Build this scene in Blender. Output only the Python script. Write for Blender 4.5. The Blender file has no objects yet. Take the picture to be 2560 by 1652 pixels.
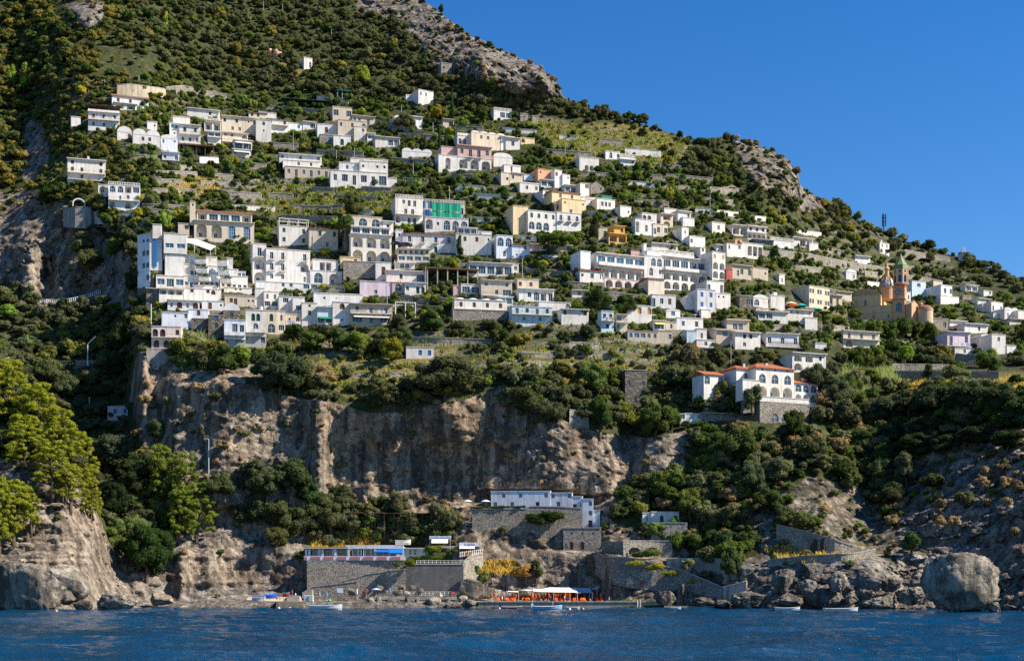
import bpy, math, random
import numpy as np
R = math.radians
rng = np.random.default_rng(7)
random.seed(7)
scene = bpy.context.scene
COL = scene.collection
# ---------------------------------------------------------------- camera model (pixel grid of the 2560x1652 photograph)
F, VH, ZC = 3517.0, 1475.0, 5.0
def P(u, v, D):
    return np.array(((u - 1280.0) * D / F, D, ZC + (VH - v) * D / F))
cam = bpy.data.cameras.new('camera'); camo = bpy.data.objects.new('camera', cam); COL.objects.link(camo)
camo.location = (0, 0, ZC); camo.rotation_euler = (R(90), 0, 0)
cam.sensor_width = 36; cam.lens = F / 2560 * 36; cam.shift_y = (VH - 826) / 2560
cam.clip_start = 1; cam.clip_end = 20000
scene.camera = camo
# ---------------------------------------------------------------- light
SUN_AZ, SUN_EL = 79.0, 41.0
w = bpy.data.worlds.new('World'); scene.world = w; w.use_nodes = True
nt = w.node_tree; nt.nodes.clear()
sky = nt.nodes.new('ShaderNodeTexSky'); sky.sky_type = 'NISHITA'; sky.sun_disc = False
sky.sun_elevation = R(SUN_EL); sky.sun_rotation = R(180 - SUN_AZ)
sky.altitude = 0; sky.air_density = 1.0; sky.dust_density = 0.0; sky.ozone_density = 4.0
hs = nt.nodes.new('ShaderNodeHueSaturation'); hs.inputs['Saturation'].default_value = 1.34; hs.inputs['Value'].default_value = 0.66
hs.inputs['Hue'].default_value = 0.508
bg = nt.nodes.new('ShaderNodeBackground'); bg.inputs['Strength'].default_value = 0.125
ow = nt.nodes.new('ShaderNodeOutputWorld')
nt.links.new(sky.outputs[0], hs.inputs['Color']); nt.links.new(hs.outputs[0], bg.inputs[0]); nt.links.new(bg.outputs[0], ow.inputs[0])
sl = bpy.data.lights.new('sun', 'SUN'); sl.energy = 5.0; sl.angle = R(0.5); sl.color = (1.0, 0.91, 0.78)
so = bpy.data.objects.new('sun', sl); COL.objects.link(so); so.rotation_euler = (R(90 - SUN_EL), 0, R(SUN_AZ)); so.location = (300, 100, 500)
scene.view_settings.view_transform = 'Standard'; scene.view_settings.look = 'None'; scene.view_settings.exposure = 0.92
scene.cycles.max_bounces = 6; scene.cycles.transparent_max_bounces = 4; scene.cycles.diffuse_bounces = 3
scene.cycles.use_denoising = False; scene.cycles.sample_clamp_indirect = 4.0; scene.cycles.sample_clamp_direct = 12.0
# ---------------------------------------------------------------- noise
def _h(i, j, k):
    n = (i.astype(np.uint32) * np.uint32(374761393) + j.astype(np.uint32) * np.uint32(668265263) + k.astype(np.uint32) * np.uint32(2147483647))
    n = (n ^ (n >> np.uint32(13))) * np.uint32(1274126177)
    n = n ^ (n >> np.uint32(16))
    return (n & np.uint32(0xffff)).astype(np.float32) / 65535.0
def vnoise(x, y, z):
    xi, yi, zi = np.floor(x), np.floor(y), np.floor(z)
    fx, fy, fz = x - xi, y - yi, z - zi
    xi, yi, zi = xi.astype(np.int64), yi.astype(np.int64), zi.astype(np.int64)
    fx = fx * fx * (3 - 2 * fx); fy = fy * fy * (3 - 2 * fy); fz = fz * fz * (3 - 2 * fz)
    r = 0
    for a in (0, 1):
        for b in (0, 1):
            for c in (0, 1):
                wgt = (fx if a else 1 - fx) * (fy if b else 1 - fy) * (fz if c else 1 - fz)
                r = r + wgt * _h(xi + a, yi + b, zi + c)
    return r * 2 - 1
def fbm(x, y, z, oct=4, lac=2.03, gain=0.5, ridge=False):
    a, s, t = 1.0, 0, 0
    for o in range(oct):
        n = vnoise(x + 17.3 * o, y + 5.1 * o, z + 9.7 * o)
        if ridge: n = 1 - 2 * np.abs(n)
        s = s + a * n; t += a
        x, y, z = x * lac, y * lac, z * lac; a *= gain
    return s / t
def cells(x, y, z):
    """random value of the nearest cell point, and how close the second one is (0 on an edge)"""
    xi, yi, zi = np.floor(x).astype(np.int64), np.floor(y).astype(np.int64), np.floor(z).astype(np.int64)
    d1 = np.full(np.shape(x), 9., np.float32); d2 = d1.copy(); val = np.zeros(np.shape(x), np.float32)
    for a in (-1, 0, 1):
        for b in (-1, 0, 1):
            for c in (-1, 0, 1):
                i, j, k = xi + a, yi + b, zi + c
                q = np.sqrt((i + _h(i, j, k) - x) ** 2 + (j + _h(i + 71, j, k) - y) ** 2 + (k + _h(i, j + 53, k) - z) ** 2)
                v = _h(i, j, k + 31); n = q < d1
                d2 = np.where(n, d1, np.minimum(d2, q)); val = np.where(n, v, val); d1 = np.where(n, q, d1)
    return val * 2 - 1, d2 - d1
# ---------------------------------------------------------------- terrain: depth profile of each column of the hillside
# (u, [(v, distance) ... from the shore upwards], slope of the hillside above)
COLS = [
 (-700, [(1560,300),(1525,330),(1480,332),(1400,338),(1200,352),(1000,372),(900,385),(870,440),(800,490),(700,500),(490,520)], .9),
 (-150, [(1560,310),(1525,345),(1480,350),(1400,355),(1300,366),(1100,378),(960,398),(915,404),(900,470),(760,508),(490,528)], .9),
 (0,    [(1560,318),(1526,352),(1480,356),(1400,361),(1300,370),(1150,380),(1000,394),(930,404),(900,468),(870,485),(760,508),(745,512),(490,530)], .9),
 (90,   [(1560,318),(1526,352),(1500,356),(1400,362),(1300,370),(1180,378),(1080,390),(1055,396),(1030,455),(900,485),(760,508),(742,513),(480,526)], .9),
 (160,  [(1560,322),(1526,354),(1480,358),(1380,366),(1260,374),(1160,384),(1140,392),(1110,448),(1000,468),(900,485),(765,506),(744,512),(560,520),(480,524)], .88),
 (230,  [(1560,330),(1526,358),(1490,364),(1400,374),(1320,382),(1260,390),(1230,425),(1100,450),(1000,466),(900,483),(758,506),(738,511),(560,520),(520,524)], .86),
 (300,  [(1560,340),(1524,366),(1500,380),(1440,394),(1380,405),(1300,414),(1200,432),(1050,455),(950,472),(870,488),(750,506),(700,511),(560,520),(530,525)], .85),
 (322,  [(1560,345),(1522,372),(1500,384),(1430,398),(1360,406),(1280,414),(1180,428),(1050,446),(950,462),(880,476),(760,494),(700,503),(600,512),(540,518)], .85),
 (342,  [(1560,350),(1522,378),(1500,388),(1420,401),(1360,407),(1280,414),(1150,426),(1050,434),(950,440),(880,443),(850,447),(780,463),(720,476),(600,500),(540,512)], .84),
 (450,  [(1560,370),(1520,388),(1500,396),(1480,398),(1380,403),(1365,409),(1250,418),(1100,428),(950,434),(900,440),(860,450),(800,465),(700,486),(600,506)], .82),
 (560,  [(1560,372),(1520,388),(1502,392),(1485,402),(1470,406),(1380,411),(1340,415),(1200,424),(1100,427),(950,432),(900,441),(850,456),(800,468)], .80),
 (700,  [(1560,378),(1520,390),(1504,392),(1500,404),(1475,408),(1370,412),(1350,418),(1200,425),(1100,427),(960,431),(930,438),(880,455),(830,470)], .80),
 (860,  [(1560,378),(1520,390),(1504,392),(1498,404),(1470,410),(1385,411.5),(1372,421),(1330,424),(1290,427),(1270,429),(1200,431),(1010,429),(960,434),(880,456),(830,470)], .80),
 (1060, [(1560,378),(1520,390),(1504,392),(1498,404),(1470,410),(1385,411.5),(1376,420),(1330,423),(1285,425),(1275,430),(1200,432),(1020,429),(950,435),(880,454),(830,470)], .80),
 (1180, [(1560,380),(1520,391),(1505,392),(1500,403),(1470,408),(1400,410),(1370,413),(1310,420),(1265,422),(1255,431),(1200,433),(1100,429),(970,431),(930,440),(830,471)], .80),
 (1330, [(1560,380),(1520,391),(1504.7,392),(1503,409),(1470,410),(1385,411.5),(1374,415),(1335,418),(1272,420),(1262,431),(1225,432),(1222,424),(1100,427),(965,430),(925,440),(830,472)], .79),
 (1470, [(1560,380),(1520,391),(1504.7,392),(1503,409),(1470,410),(1385,411),(1374,416),(1325,419),(1322,428),(1240,430),(1235,424),(1100,428),(1010,432),(960,440),(925,449),(830,474)], .78),
 (1520, [(1560,380),(1520,391),(1504.7,392),(1498,397),(1470,398),(1385,401),(1372,414),(1320,418),(1240,423),(1100,429),(1030,433),(1000,438),(930,452),(830,476)], .78),
 (1650, [(1560,376),(1520,390),(1506,392),(1450,397),(1400,400),(1392,408),(1350,412),(1300,418),(1200,430),(1085,440),(1050,446),(1000,452),(900,465),(830,482)], .77),
 (1760, [(1560,372),(1521,388),(1500,391),(1440,397),(1400,400),(1390,407),(1340,410),(1300,414),(1200,426),(1085,436),(1050,443),(1000,449),(900,470),(830,486)], .76),
 (1860, [(1560,362),(1522,380),(1500,383),(1420,388),(1395,396),(1300,408),(1200,420),(1100,431),(1040,438),(1000,452),(900,470),(850,484)], .74),
 (2050, [(1560,348),(1524,368),(1480,371),(1400,381),(1380,390),(1300,402),(1200,416),(1100,432),(1000,450),(950,462),(880,488),(820,515)], .62),
 (2180, [(1560,345),(1526,360),(1450,368),(1400,378),(1375,395),(1300,410),(1200,430),(1100,448),(1000,468),(950,482),(935,500),(880,514),(830,540)], .52),
 (2260, [(1560,340),(1530,362),(1400,385),(1300,402),(1200,420),(1100,440),(1000,462),(955,482),(940,500),(918,520),(900,526)], .48),
 (2380, [(1560,333),(1530,352),(1400,374),(1300,390),(1200,406),(1050,428),(980,440),(952,460),(935,495),(918,520),(900,527)], .45),
 (2470, [(1560,328),(1530,345),(1400,364),(1300,380),(1200,396),(1050,420),(980,432),(955,450),(935,490),(918,518),(900,525)], .43),
 (2560, [(1560,322),(1530,338),(1400,352),(1300,366),(1200,382),(1050,410),(985,424),(955,440),(930,490),(915,516),(900,522)], .42),
 (2800, [(1560,305),(1530,322),(1300,345),(1100,375),(1000,395),(950,430),(900,510)], .42),
 (3300, [(1560,240),(1535,250),(1300,270),(1100,300),(1000,330),(950,430),(900,500)], .42),
]
SKY = [(-700,-520),(0,-430),(300,-360),(600,-240),(850,-110),(985,-45),(1057,0),(1100,34),(1165,82),(1202,108),(1277,136),(1352,168),(1395,210),(1408,242),
 (1432,254),(1502,283),(1588,307),(1674,332),(1717,350),(1781,371),(1800,352),(1815,349),(1888,360),(1963,393),(1996,434),(2001,466),(2038,489),(2103,527),
 (2189,575),(2253,602),(2317,622),(2390,640),(2446,655),(2500,688),(2563,712),(2800,790),(3300,900)]
skyu, skyv = np.array(SKY, float).T
def col_depth(pts, slope, vv):
    v = np.array([p[0] for p in pts], float)[::-1]; d = np.array([p[1] for p in pts], float)[::-1]
    out = np.interp(vv, v, d)
    v0, d0 = v[0], d[0]
    z0 = ZC + (VH - v0) * d0 / F
    up = vv < v0
    k = (z0 - slope * d0 - ZC)
    den = (VH - vv) / F - slope
    out[up] = np.clip(k / np.where(den < -.05, den, -.05), d0, 1600)[up]
    return out
US = np.concatenate([np.arange(-700, -60, 16.), np.arange(-60, 2220, 5.), np.arange(2220, 2620, 2.6), np.arange(2620, 3301, 16.)])
NV = 430
TT = np.concatenate([np.linspace(0, .56, 260, endpoint=False), np.linspace(.56, 1, NV - 260)])
SV = np.interp(US, skyu, skyv)
V0 = 1560.0
VV = V0 + (SV[:, None] - V0) * TT[None, :]
lat_v = np.arange(-560, 1566, 3.0); lat_u = np.arange(-700, 3301, 8.0)
cu = np.array([c[0] for c in COLS], float)
LD = np.stack([col_depth(p, s, lat_v) for _, p, s in COLS])
LAT = np.stack([np.interp(lat_u, cu, LD[:, i]) for i in range(len(lat_v))], 1)
def blur(a, n, ax):
    k = np.exp(-.5 * (np.arange(-3 * n, 3 * n + 1) / n) ** 2); k /= k.sum()
    pad = [(0, 0), (0, 0)]; pad[ax] = (3 * n, 3 * n)
    ap = np.pad(a, pad, 'edge')
    return np.apply_along_axis(lambda r: np.convolve(r, k, 'valid'), ax, ap)
LAT = blur(LAT, 1, 0)
hi = lat_v < 820
LAT[:, hi] = blur(LAT, 5, 0)[:, hi]
UG = np.repeat(US[:, None], NV, 1)
def lat_sample(u, v):
    a = np.clip((u - lat_u[0]) / 8.0, 0, len(lat_u) - 1.001); b = np.clip((v - lat_v[0]) / 3.0, 0, len(lat_v) - 1.001)
    i = a.astype(int); j = b.astype(int); a = a - i; b = b - j
    return (LAT[i, j] * (1 - a) + LAT[i + 1, j] * a) * (1 - b) + (LAT[i, j + 1] * (1 - a) + LAT[i + 1, j + 1] * a) * b
DD = lat_sample(UG, VV)
def gauss(u0, v0, su, sv): return np.exp(-.5 * (((UG - u0) / su) ** 2 + ((VV - v0) / sv) ** 2))
# crags standing out of the mountain
DD -= 26 * gauss(1985, 430, 34, 70); DD -= 22 * gauss(1905, 430, 60, 60); DD += 14 * gauss(1850, 450, 30, 60)
DD -= 40 * gauss(1330, 190, 80, 45); DD -= 30 * gauss(1130, 90, 90, 70); DD -= 20 * gauss(1210, 160, 40, 40)
DD -= 16 * gauss(215, 40, 40, 25); DD += 45 * gauss(40, 250, 90, 240); DD -= 30 * gauss(260, 150, 110, 160)
DD -= 9 * gauss(70, 620, 35, 110); DD += 7 * gauss(118, 690, 16, 50); DD += 9 * gauss(208, 720, 20, 20); DD += 8 * gauss(250, 610, 26, 60)
# ribs and hollows of the big sea cliff
for u0, v0, su, sv, a in [(800,1080,16,130,-5),(700,1120,60,80,3),(980,1040,24,90,-4),(1135,1040,40,60,-4.5),(1050,1150,50,60,3),(900,1130,40,90,3.5),
                          (560,1100,30,110,-4),(470,1050,20,90,3),(640,1060,40,70,-3),(1260,1120,60,80,3),(1400,1120,40,80,-3),(1570,1110,22,60,4),(1500,1170,60,20,-3),(1640,1150,30,50,-5),
                          (395,1000,18,110,3.5),(360,1000,14,90,-4),(455,1440,10,60,-4),(530,1440,16,50,-3),(620,1420,40,50,3),(1490,1440,16,40,5),(920,1240,15,40,-3)]:
    DD += a * gauss(u0, v0, su, sv)
DD += (UG - 1000) * .013 * np.clip((UG - 380) / 80, 0, 1) * np.clip((1660 - UG) / 80, 0, 1) * np.clip((VV - 925) / 40, 0, 1) * np.clip((1290 - VV) / 40, 0, 1)
def inpoly(u, v, poly):
    x = np.array([p[0] for p in poly], float); y = np.array([p[1] for p in poly], float)
    r = np.zeros(np.shape(u), bool); j = len(x) - 1
    for i in range(len(x)):
        c = ((y[i] > v) != (y[j] > v)) & (u < (x[j] - x[i]) * (v - y[i]) / (y[j] - y[i] + 1e-9) + x[i])
        r ^= c; j = i
    return r
ROCK = [  # polygon, rock amount, warmth of the stone, relief in metres
 ([(335,880),(420,905),(470,930),(560,930),(640,905),(700,985),(830,1005),(1010,1030),(1180,985),(1260,960),(1340,1030),(1450,1060),(1620,1090),(1745,1075),(1720,1180),(1560,1260),(1500,1330),(1500,1390),(1200,1390),(1140,1300),(900,1270),(700,1290),(560,1330),(450,1330),(430,1240),(340,1080),(322,1000)], 1, .95, 1.9),
 ([(300,1330),(760,1290),(770,1500),(300,1530)], 1, .6, 2.2),
 ([(300,1470),(1220,1470),(1220,1570),(300,1570)], 1, .12, 1.0),
 ([(-100,1160),(80,1150),(200,1190),(240,1280),(300,1370),(340,1400),(380,1530),(-100,1530)], 1, .62, 2.6),
 ([(1140,1290),(1520,1290),(1720,1370),(1750,1420),(1750,1500),(1140,1500)], 1, .6, 2.0),
 ([(1690,1480),(1740,1440),(1860,1395),(2080,1370),(2190,1390),(2260,1420),(2300,1560),(1690,1560)], 1, .1, 3.0),
 ([(1860,1290),(2020,1180),(2140,1220),(2240,1330),(2240,1400),(2080,1370),(1900,1400)], .55, .5, 2.0),
 ([(2230,1180),(2300,1130),(2420,1080),(2700,1060),(3300,1060),(3300,1570),(2240,1570)], 1, .7, 3.4),
 ([(870,-60),(905,20),(985,75),(1040,95),(1055,150),(1090,185),(1160,190),(1290,235),(1430,265),(1440,200),(1300,120),(1150,20),(1060,-80)], .66, .25, 7),
 ([(1798,340),(1850,365),(1862,430),(1900,480),(1955,505),(1992,520),(2060,535),(2070,500),(2020,380),(1900,340)], .6, .35, 6),
 ([(170,10),(255,15),(265,60),(230,75),(185,50)], .95, .15, 5),
 ([(40,470),(160,520),(230,560),(330,640),(335,790),(300,760),(170,765),(40,760)], 1, .55, 4),
 ([(-100,480),(40,480),(40,720),(-100,720)], .6, .4, 3),
 ([(55,300),(110,310),(120,420),(60,470)], .8, .5, 3),
 ([(240,120),(300,95),(370,130),(380,170),(330,190),(240,175)], .34, .45, 3),
 ([(440,190),(570,220),(560,245),(450,225)], .4, .5, 2),
]
PX = (UG - 1280) * DD / F; PZ = ZC + (VH - VV) * DD / F
rock = np.zeros_like(DD); warm = np.zeros_like(DD) + .5; amp = np.zeros_like(DD) + 1.4
wu = 18 * vnoise(PX * .06, DD * .06, PZ * .06); wv = 14 * vnoise(PX * .07 + 40, DD * .07, PZ * .07)
for poly, a, wm, am in ROCK:
    m = inpoly(UG + wu, VV + wv, poly)
    rock[m] = np.maximum(rock[m], a); warm[m] = wm; amp[m] = am
def blur2(a):
    for _ in range(2):
        b = a.copy(); b[1:-1, 1:-1] = (a[1:-1, 1:-1] * 2 + a[:-2, 1:-1] + a[2:, 1:-1] + a[1:-1, :-2] + a[1:-1, 2:]) / 6; a = b
    return a
rock, warm, amp = blur2(rock), blur2(warm), blur2(amp)
flat = ((UG > 590) & (UG < 1720) & (VV > 1492)) | ((UG > 520) & (UG < 760) & (VV > 1480))
amp[flat] *= .08
n1 = fbm(PX / 22, DD / 22, PZ / 26, 5)
n2 = fbm(PX / 7, DD / 9, PZ / 16, 4, ridge=True)          # upright ribs
n3 = fbm(PX / 30, DD / 30, PZ / 2.2, 3, ridge=True)       # level beds
n4 = fbm(PX / 2.6, DD / 2.6, PZ / 3, 3)
n5 = fbm(PX / 2.4, DD / 3, PZ / 15, 3, ridge=True)         # narrow flutes
n6 = fbm(PX / 1.3, DD / 1.3, PZ / 1.2, 2)
n7 = fbm(PX / 11 + 50, DD / 11, PZ / 9, 3, ridge=True)    # broken blocks
wx, wy, wz = 2.5 * n4, 2.5 * n6, 2.0 * vnoise(PX / 5, DD / 5, PZ / 5)
tilt_ = PX * .18
c1, e1 = cells((PX + wx) / 8.5, (DD + wy) / 11, (PZ + wz + tilt_) / 8)
c2, e2 = cells((PX + wx) / 3.6 + 9, (DD + wy) / 4, (PZ + wz * .6 + tilt_) / 2.4)
c3, e3 = cells((PX + wx * .4) / 1.7 + 4, (DD + wy) / 2, (PZ + tilt_) / 1.3)
rk = np.clip(rock * 1.3, 0, 1)
blk = .62 * c1 + .36 * c2 + .17 * c3 + .30 * np.exp(-e1 * 9) + .22 * np.exp(-e2 * 9)
sh = np.where(VV > 1370, .75, 1.)
DD += rk * amp * .62 * blk * sh
DD -= rk * amp * .60 * n3 * np.clip((640 - UG) / 60, 0, 1) * np.clip((VV - 1120) / 60, 0, 1) * np.clip((1500 - VV) / 40, 0, 1)
DD += amp * (n1 * 1.0 + rk * .72 * (-.50 * n2 - .26 * n3 + .24 * n4 - .14 * n5 + .17 * n6 - .30 * np.clip(n7, -.2, .5)) + (1 - rk) * .25 * n4)
# cultivated terraces: the slope broken into walls and treads
TERR = [([(350,430),(700,420),(1000,470),(980,540),(700,520),(560,500),(380,500)],1),([(640,840),(1500,800),(1900,850),(1600,940),(1150,960),(800,940)],1),
        ([(1280,270),(1700,350),(1850,480),(1700,480),(1400,390),(1270,330)],1),([(150,180),(600,260),(1100,330),(1000,420),(600,330),(120,250)],.7),
        ([(300,250),(2300,600),(2560,800),(2560,900),(1900,860),(1400,850),(500,800),(300,560)],.55)]
ter = np.zeros_like(DD)
for poly, a in TERR:
    m = inpoly(UG + wu, VV + wv, poly); ter[m] = np.maximum(ter[m], a)
ter = blur2(ter) * (1 - rk) * np.clip(.75 + 1.5 * fbm(PX / 35, DD / 35, PZ / 18, 3), 0, 1)
HS = 4.2
PZ = ZC + (VH - VV) * DD / F
ph = (PZ + 1.6 * vnoise(PX / 40, DD / 40, PZ * 0)) / HS; fr = ph - np.floor(ph)
saw = np.where(fr < .62, -fr * 1.0, -.62 + (fr - .62) * (.62 / .38))
DD += ter * saw * 4.2 * .95
twall = ter * ((fr > .06) & (fr < .62))
def tD(u, v):
    """distance of the hillside at photo pixel (u, v)"""
    u = np.asarray(u, float); v = np.asarray(v, float)
    fi = np.interp(u, US, np.arange(len(US))); sv = np.interp(u, skyu, skyv)
    t = np.clip((v - V0) / (sv - V0), 0, 1); fj = np.interp(t, TT, np.arange(NV))
    i = np.minimum(fi.astype(int), len(US) - 2); j = np.minimum(fj.astype(int), NV - 2); a = fi - i; b = fj - j
    return (DD[i, j] * (1 - a) + DD[i + 1, j] * a) * (1 - b) + (DD[i, j + 1] * (1 - a) + DD[i + 1, j + 1] * a) * b
def tS(arr, u, v):
    fi = np.interp(u, US, np.arange(len(US))); sv = np.interp(u, skyu, skyv)
    t = np.clip((np.asarray(v, float) - V0) / (sv - V0), 0, 1); fj = np.interp(t, TT, np.arange(NV))
    return arr[np.round(fi).astype(int), np.round(fj).astype(int)]
# ---------------------------------------------------------------- mesh helpers
def grid_mesh(name, X, Y, Z, flip=False):
    n, m = X.shape
    co = np.stack([X, Y, Z], -1).reshape(-1, 3)
    idx = np.arange(n * m).reshape(n, m)
    q = np.stack([idx[:-1, :-1], idx[1:, :-1], idx[1:, 1:], idx[:-1, 1:]], -1).reshape(-1, 4)
    if flip: q = q[:, ::-1]
    return np_mesh(name, co, q)
def np_mesh(name, co, q, smooth=True, mats=None):
    k = q.shape[1]
    me = bpy.data.meshes.new(name)
    me.vertices.add(len(co)); me.vertices.foreach_set('co', np.ascontiguousarray(co, np.float32).ravel())
    me.loops.add(q.size); me.loops.foreach_set('vertex_index', np.ascontiguousarray(q, np.int32).ravel())
    me.polygons.add(len(q)); me.polygons.foreach_set('loop_start', np.arange(0, q.size, k, dtype=np.int32))
    me.polygons.foreach_set('loop_total', np.full(len(q), k, np.int32))
    if smooth: me.polygons.foreach_set('use_smooth', np.ones(len(q), bool))
    me.update(calc_edges=True)
    return me
def fattr(me, name, vals):
    a = me.attributes.new(name, 'FLOAT', 'POINT'); a.data.foreach_set('value', np.ascontiguousarray(vals, np.float32).ravel())
def link(name, me, mat=None, parent=None):
    o = bpy.data.objects.new(name, me); COL.objects.link(o)
    if mat is not None:
        for m in (mat if isinstance(mat, (list, tuple)) else [mat]): me.materials.append(m)
    if parent is not None: o.parent = parent
    return o
def tag(o, label=None, cat=None, group=None, kind=None):
    if label: o['label'] = label
    if cat: o['category'] = cat
    if group: o['group'] = group
    if kind: o['kind'] = kind
    return o
# ---------------------------------------------------------------- material helpers
class NB:
    def __init__(s, name):
        s.m = bpy.data.materials.new(name); s.m.use_nodes = True; s.t = s.m.node_tree; s.t.nodes.clear()
        s.out = s.n('ShaderNodeOutputMaterial')
    def n(s, ty, **kw):
        nd = s.t.nodes.new(ty)
        for k, v in kw.items(): setattr(nd, k, v)
        return nd
    def l(s, a, b): s.t.links.new(a, b)
    def val(s, nd, i, v):
        if hasattr(v, 'links') or hasattr(v, 'is_output'): s.l(v, nd.inputs[i])
        else: nd.inputs[i].default_value = v
    def pos(s, obj=False):
        if obj: return s.n('ShaderNodeTexCoord').outputs['Object']
        return s.n('ShaderNodeNewGeometry').outputs['Position']
    def scale(s, vec, sc):
        m = s.n('ShaderNodeVectorMath', operation='MULTIPLY'); s.l(vec, m.inputs[0]); m.inputs[1].default_value = sc; return m.outputs[0]
    def noise(s, vec, scale, detail=4, rough=.55):
        t = s.n('ShaderNodeTexNoise'); s.l(vec, t.inputs['Vector']); t.inputs['Scale'].default_value = scale; t.inputs['Detail'].default_value = detail
        t.inputs['Roughness'].default_value = rough; return t.outputs['Fac']
    def ramp(s, fac, stops):
        r = s.n('ShaderNodeValToRGB'); s.l(fac, r.inputs[0]); e = r.color_ramp.elements
        while len(e) < len(stops): e.new(.5)
        for k, (p, c) in enumerate(stops):
            e[k].position = p; e[k].color = (c, c, c, 1) if isinstance(c, (int, float)) else (*c, 1)
        return r.outputs[0]
    def mix(s, fac, a, b, mode='MIX'):
        m = s.n('ShaderNodeMix', data_type='RGBA', blend_type=mode)
        s.val(m, 0, fac)
        for i, v in ((6, a), (7, b)):
            if isinstance(v, tuple): m.inputs[i].default_value = (*v, 1) if len(v) == 3 else v
            else: s.l(v, m.inputs[i])
        return m.outputs[2]
    def math(s, op, a, b=0.):
        m = s.n('ShaderNodeMath', operation=op); s.val(m, 0, a); s.val(m, 1, b); return m.outputs[0]
    def attr(s, name): return s.n('ShaderNodeAttribute', attribute_name=name)
    def bump(s, h, dist, strength=1.):
        b = s.n('ShaderNodeBump'); s.l(h, b.inputs['Height']); b.inputs['Distance'].default_value = dist; b.inputs['Strength'].default_value = strength; return b.outputs[0]
    def bsdf(s, color, rough=.8, spec=.3, normal=None, **kw):
        b = s.n('ShaderNodeBsdfPrincipled')
        if isinstance(color, tuple): b.inputs['Base Color'].default_value = (*color, 1)
        else: s.l(color, b.inputs['Base Color'])
        s.val(b, 'Roughness', rough); b.inputs['Specular IOR Level'].default_value = spec
        if normal is not None: s.l(normal, b.inputs['Normal'])
        for k, v in kw.items(): s.val(b, k, v)
        s.l(b.outputs[0], s.out.inputs[0]); return b
def rock_color(b, p, warm):
    big = b.noise(p, .035, 5); mid = b.noise(p, .16, 6, .62)
    st = b.noise(b.scale(p, (.5, .5, .05)), .9, 5, .6)
    bed = b.noise(b.scale(p, (.03, .03, 1)), .55, 4, .6)
    grey = b.ramp(mid, [(.28, (.060, .057, .052)), (.5, (.165, .155, .14)), (.72, (.31, .295, .265))])
    tan = b.ramp(mid, [(.26, (.115, .075, .045)), (.44, (.265, .188, .118)), (.60, (.41, .295, .185)), (.78, (.56, .44, .31))])
    c = b.mix(warm, grey, tan)
    c = b.mix(b.ramp(big, [(.42, 0.), (.6, .55)]), c, (.27, .245, .21))
    c = b.mix(b.ramp(st, [(.46, 0.), (.58, .78)]), c, (.055, .046, .038))
    c = b.mix(b.ramp(st, [(.33, .65), (.44, 0.)]), c, (.46, .40, .32))
    c = b.mix(b.ramp(bed, [(.58, 0.), (.66, .45)]), c, (.10, .08, .06))
    vq = b.n('ShaderNodeVectorMath', operation='ADD'); b.l(b.scale(p, (1, 1, 1.3)), vq.inputs[0]); dn = b.n('ShaderNodeTexNoise'); b.l(p, dn.inputs[0]); dn.inputs['Scale'].default_value = .5
    dv = b.n('ShaderNodeVectorMath', operation='SCALE'); b.l(dn.outputs['Color'], dv.inputs[0]); dv.inputs['Scale'].default_value = 3.; b.l(dv.outputs[0], vq.inputs[1])
    ck = b.n('ShaderNodeTexVoronoi', feature='DISTANCE_TO_EDGE'); b.l(vq.outputs[0], ck.inputs['Vector']); ck.inputs['Scale'].default_value = .33
    c = b.mix(b.ramp(ck.outputs['Distance'], [(0., .55), (.045, 0.)]), c, (.03, .026, .022))
    return c, mid, st, bed
def make_terrain_mat():
    b = NB('hillside_rock_and_soil'); p = b.pos()
    c, mid, st, bed = rock_color(b, p, b.attr('warm').outputs['Fac'])
    g1 = b.noise(p, .05, 5); g2 = b.noise(p, .4, 5, .65)
    soil = b.ramp(g2, [(.3, (.022, .030, .010)), (.5, (.044, .052, .018)), (.66, (.080, .074, .030)), (.8, (.17, .14, .08))])
    soil = b.mix(b.ramp(g1, [(.4, 0.), (.62, .8)]), soil, b.ramp(g2, [(.3, (.035, .045, .015)), (.7, (.10, .10, .035))]))
    dry = b.ramp(g2, [(.25, (.09, .10, .025)), (.5, (.20, .165, .045)), (.75, (.33, .23, .085))])
    soil = b.mix(b.attr('dry').outputs['Fac'], soil, dry)
    stone = b.ramp(b.noise(b.scale(p, (1, 1, 1.6)), 1.3, 4, .7), [(.3, (.075, .065, .05)), (.5, (.21, .185, .145)), (.7, (.34, .31, .25))])
    soil = b.mix(b.math('MULTIPLY', b.attr('twall').outputs['Fac'], b.ramp(g1, [(.35, .25), (.55, 1.)])), soil, stone)
    rk = b.math('ADD', b.attr('rock').outputs['Fac'], b.math('MULTIPLY', b.math('SUBTRACT', g2, .5), .9))
    rk = b.ramp(rk, [(.42, 0.), (.58, 1.)])
    col = b.mix(rk, soil, c)
    sea = b.n('ShaderNodeSeparateXYZ'); b.l(p, sea.inputs[0])
    wet = b.math('ADD', sea.outputs[2], b.math('MULTIPLY', g2, -1.6))
    col = b.mix(b.ramp(b.math('MULTIPLY_ADD', wet, .5), [(0., .9), (.42, 0.)]), col, (.035, .028, .018))
    h = b.math('ADD', b.math('MULTIPLY', mid, 1.2), b.math('MULTIPLY', b.noise(p, .9, 6, .65), .9))
    h = b.math('ADD', h, b.math('MULTIPLY', st, .5))
    b.bsdf(col, .9, .15, b.bump(h, 1.3, .9)); return b.m
MT = make_terrain_mat()
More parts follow.
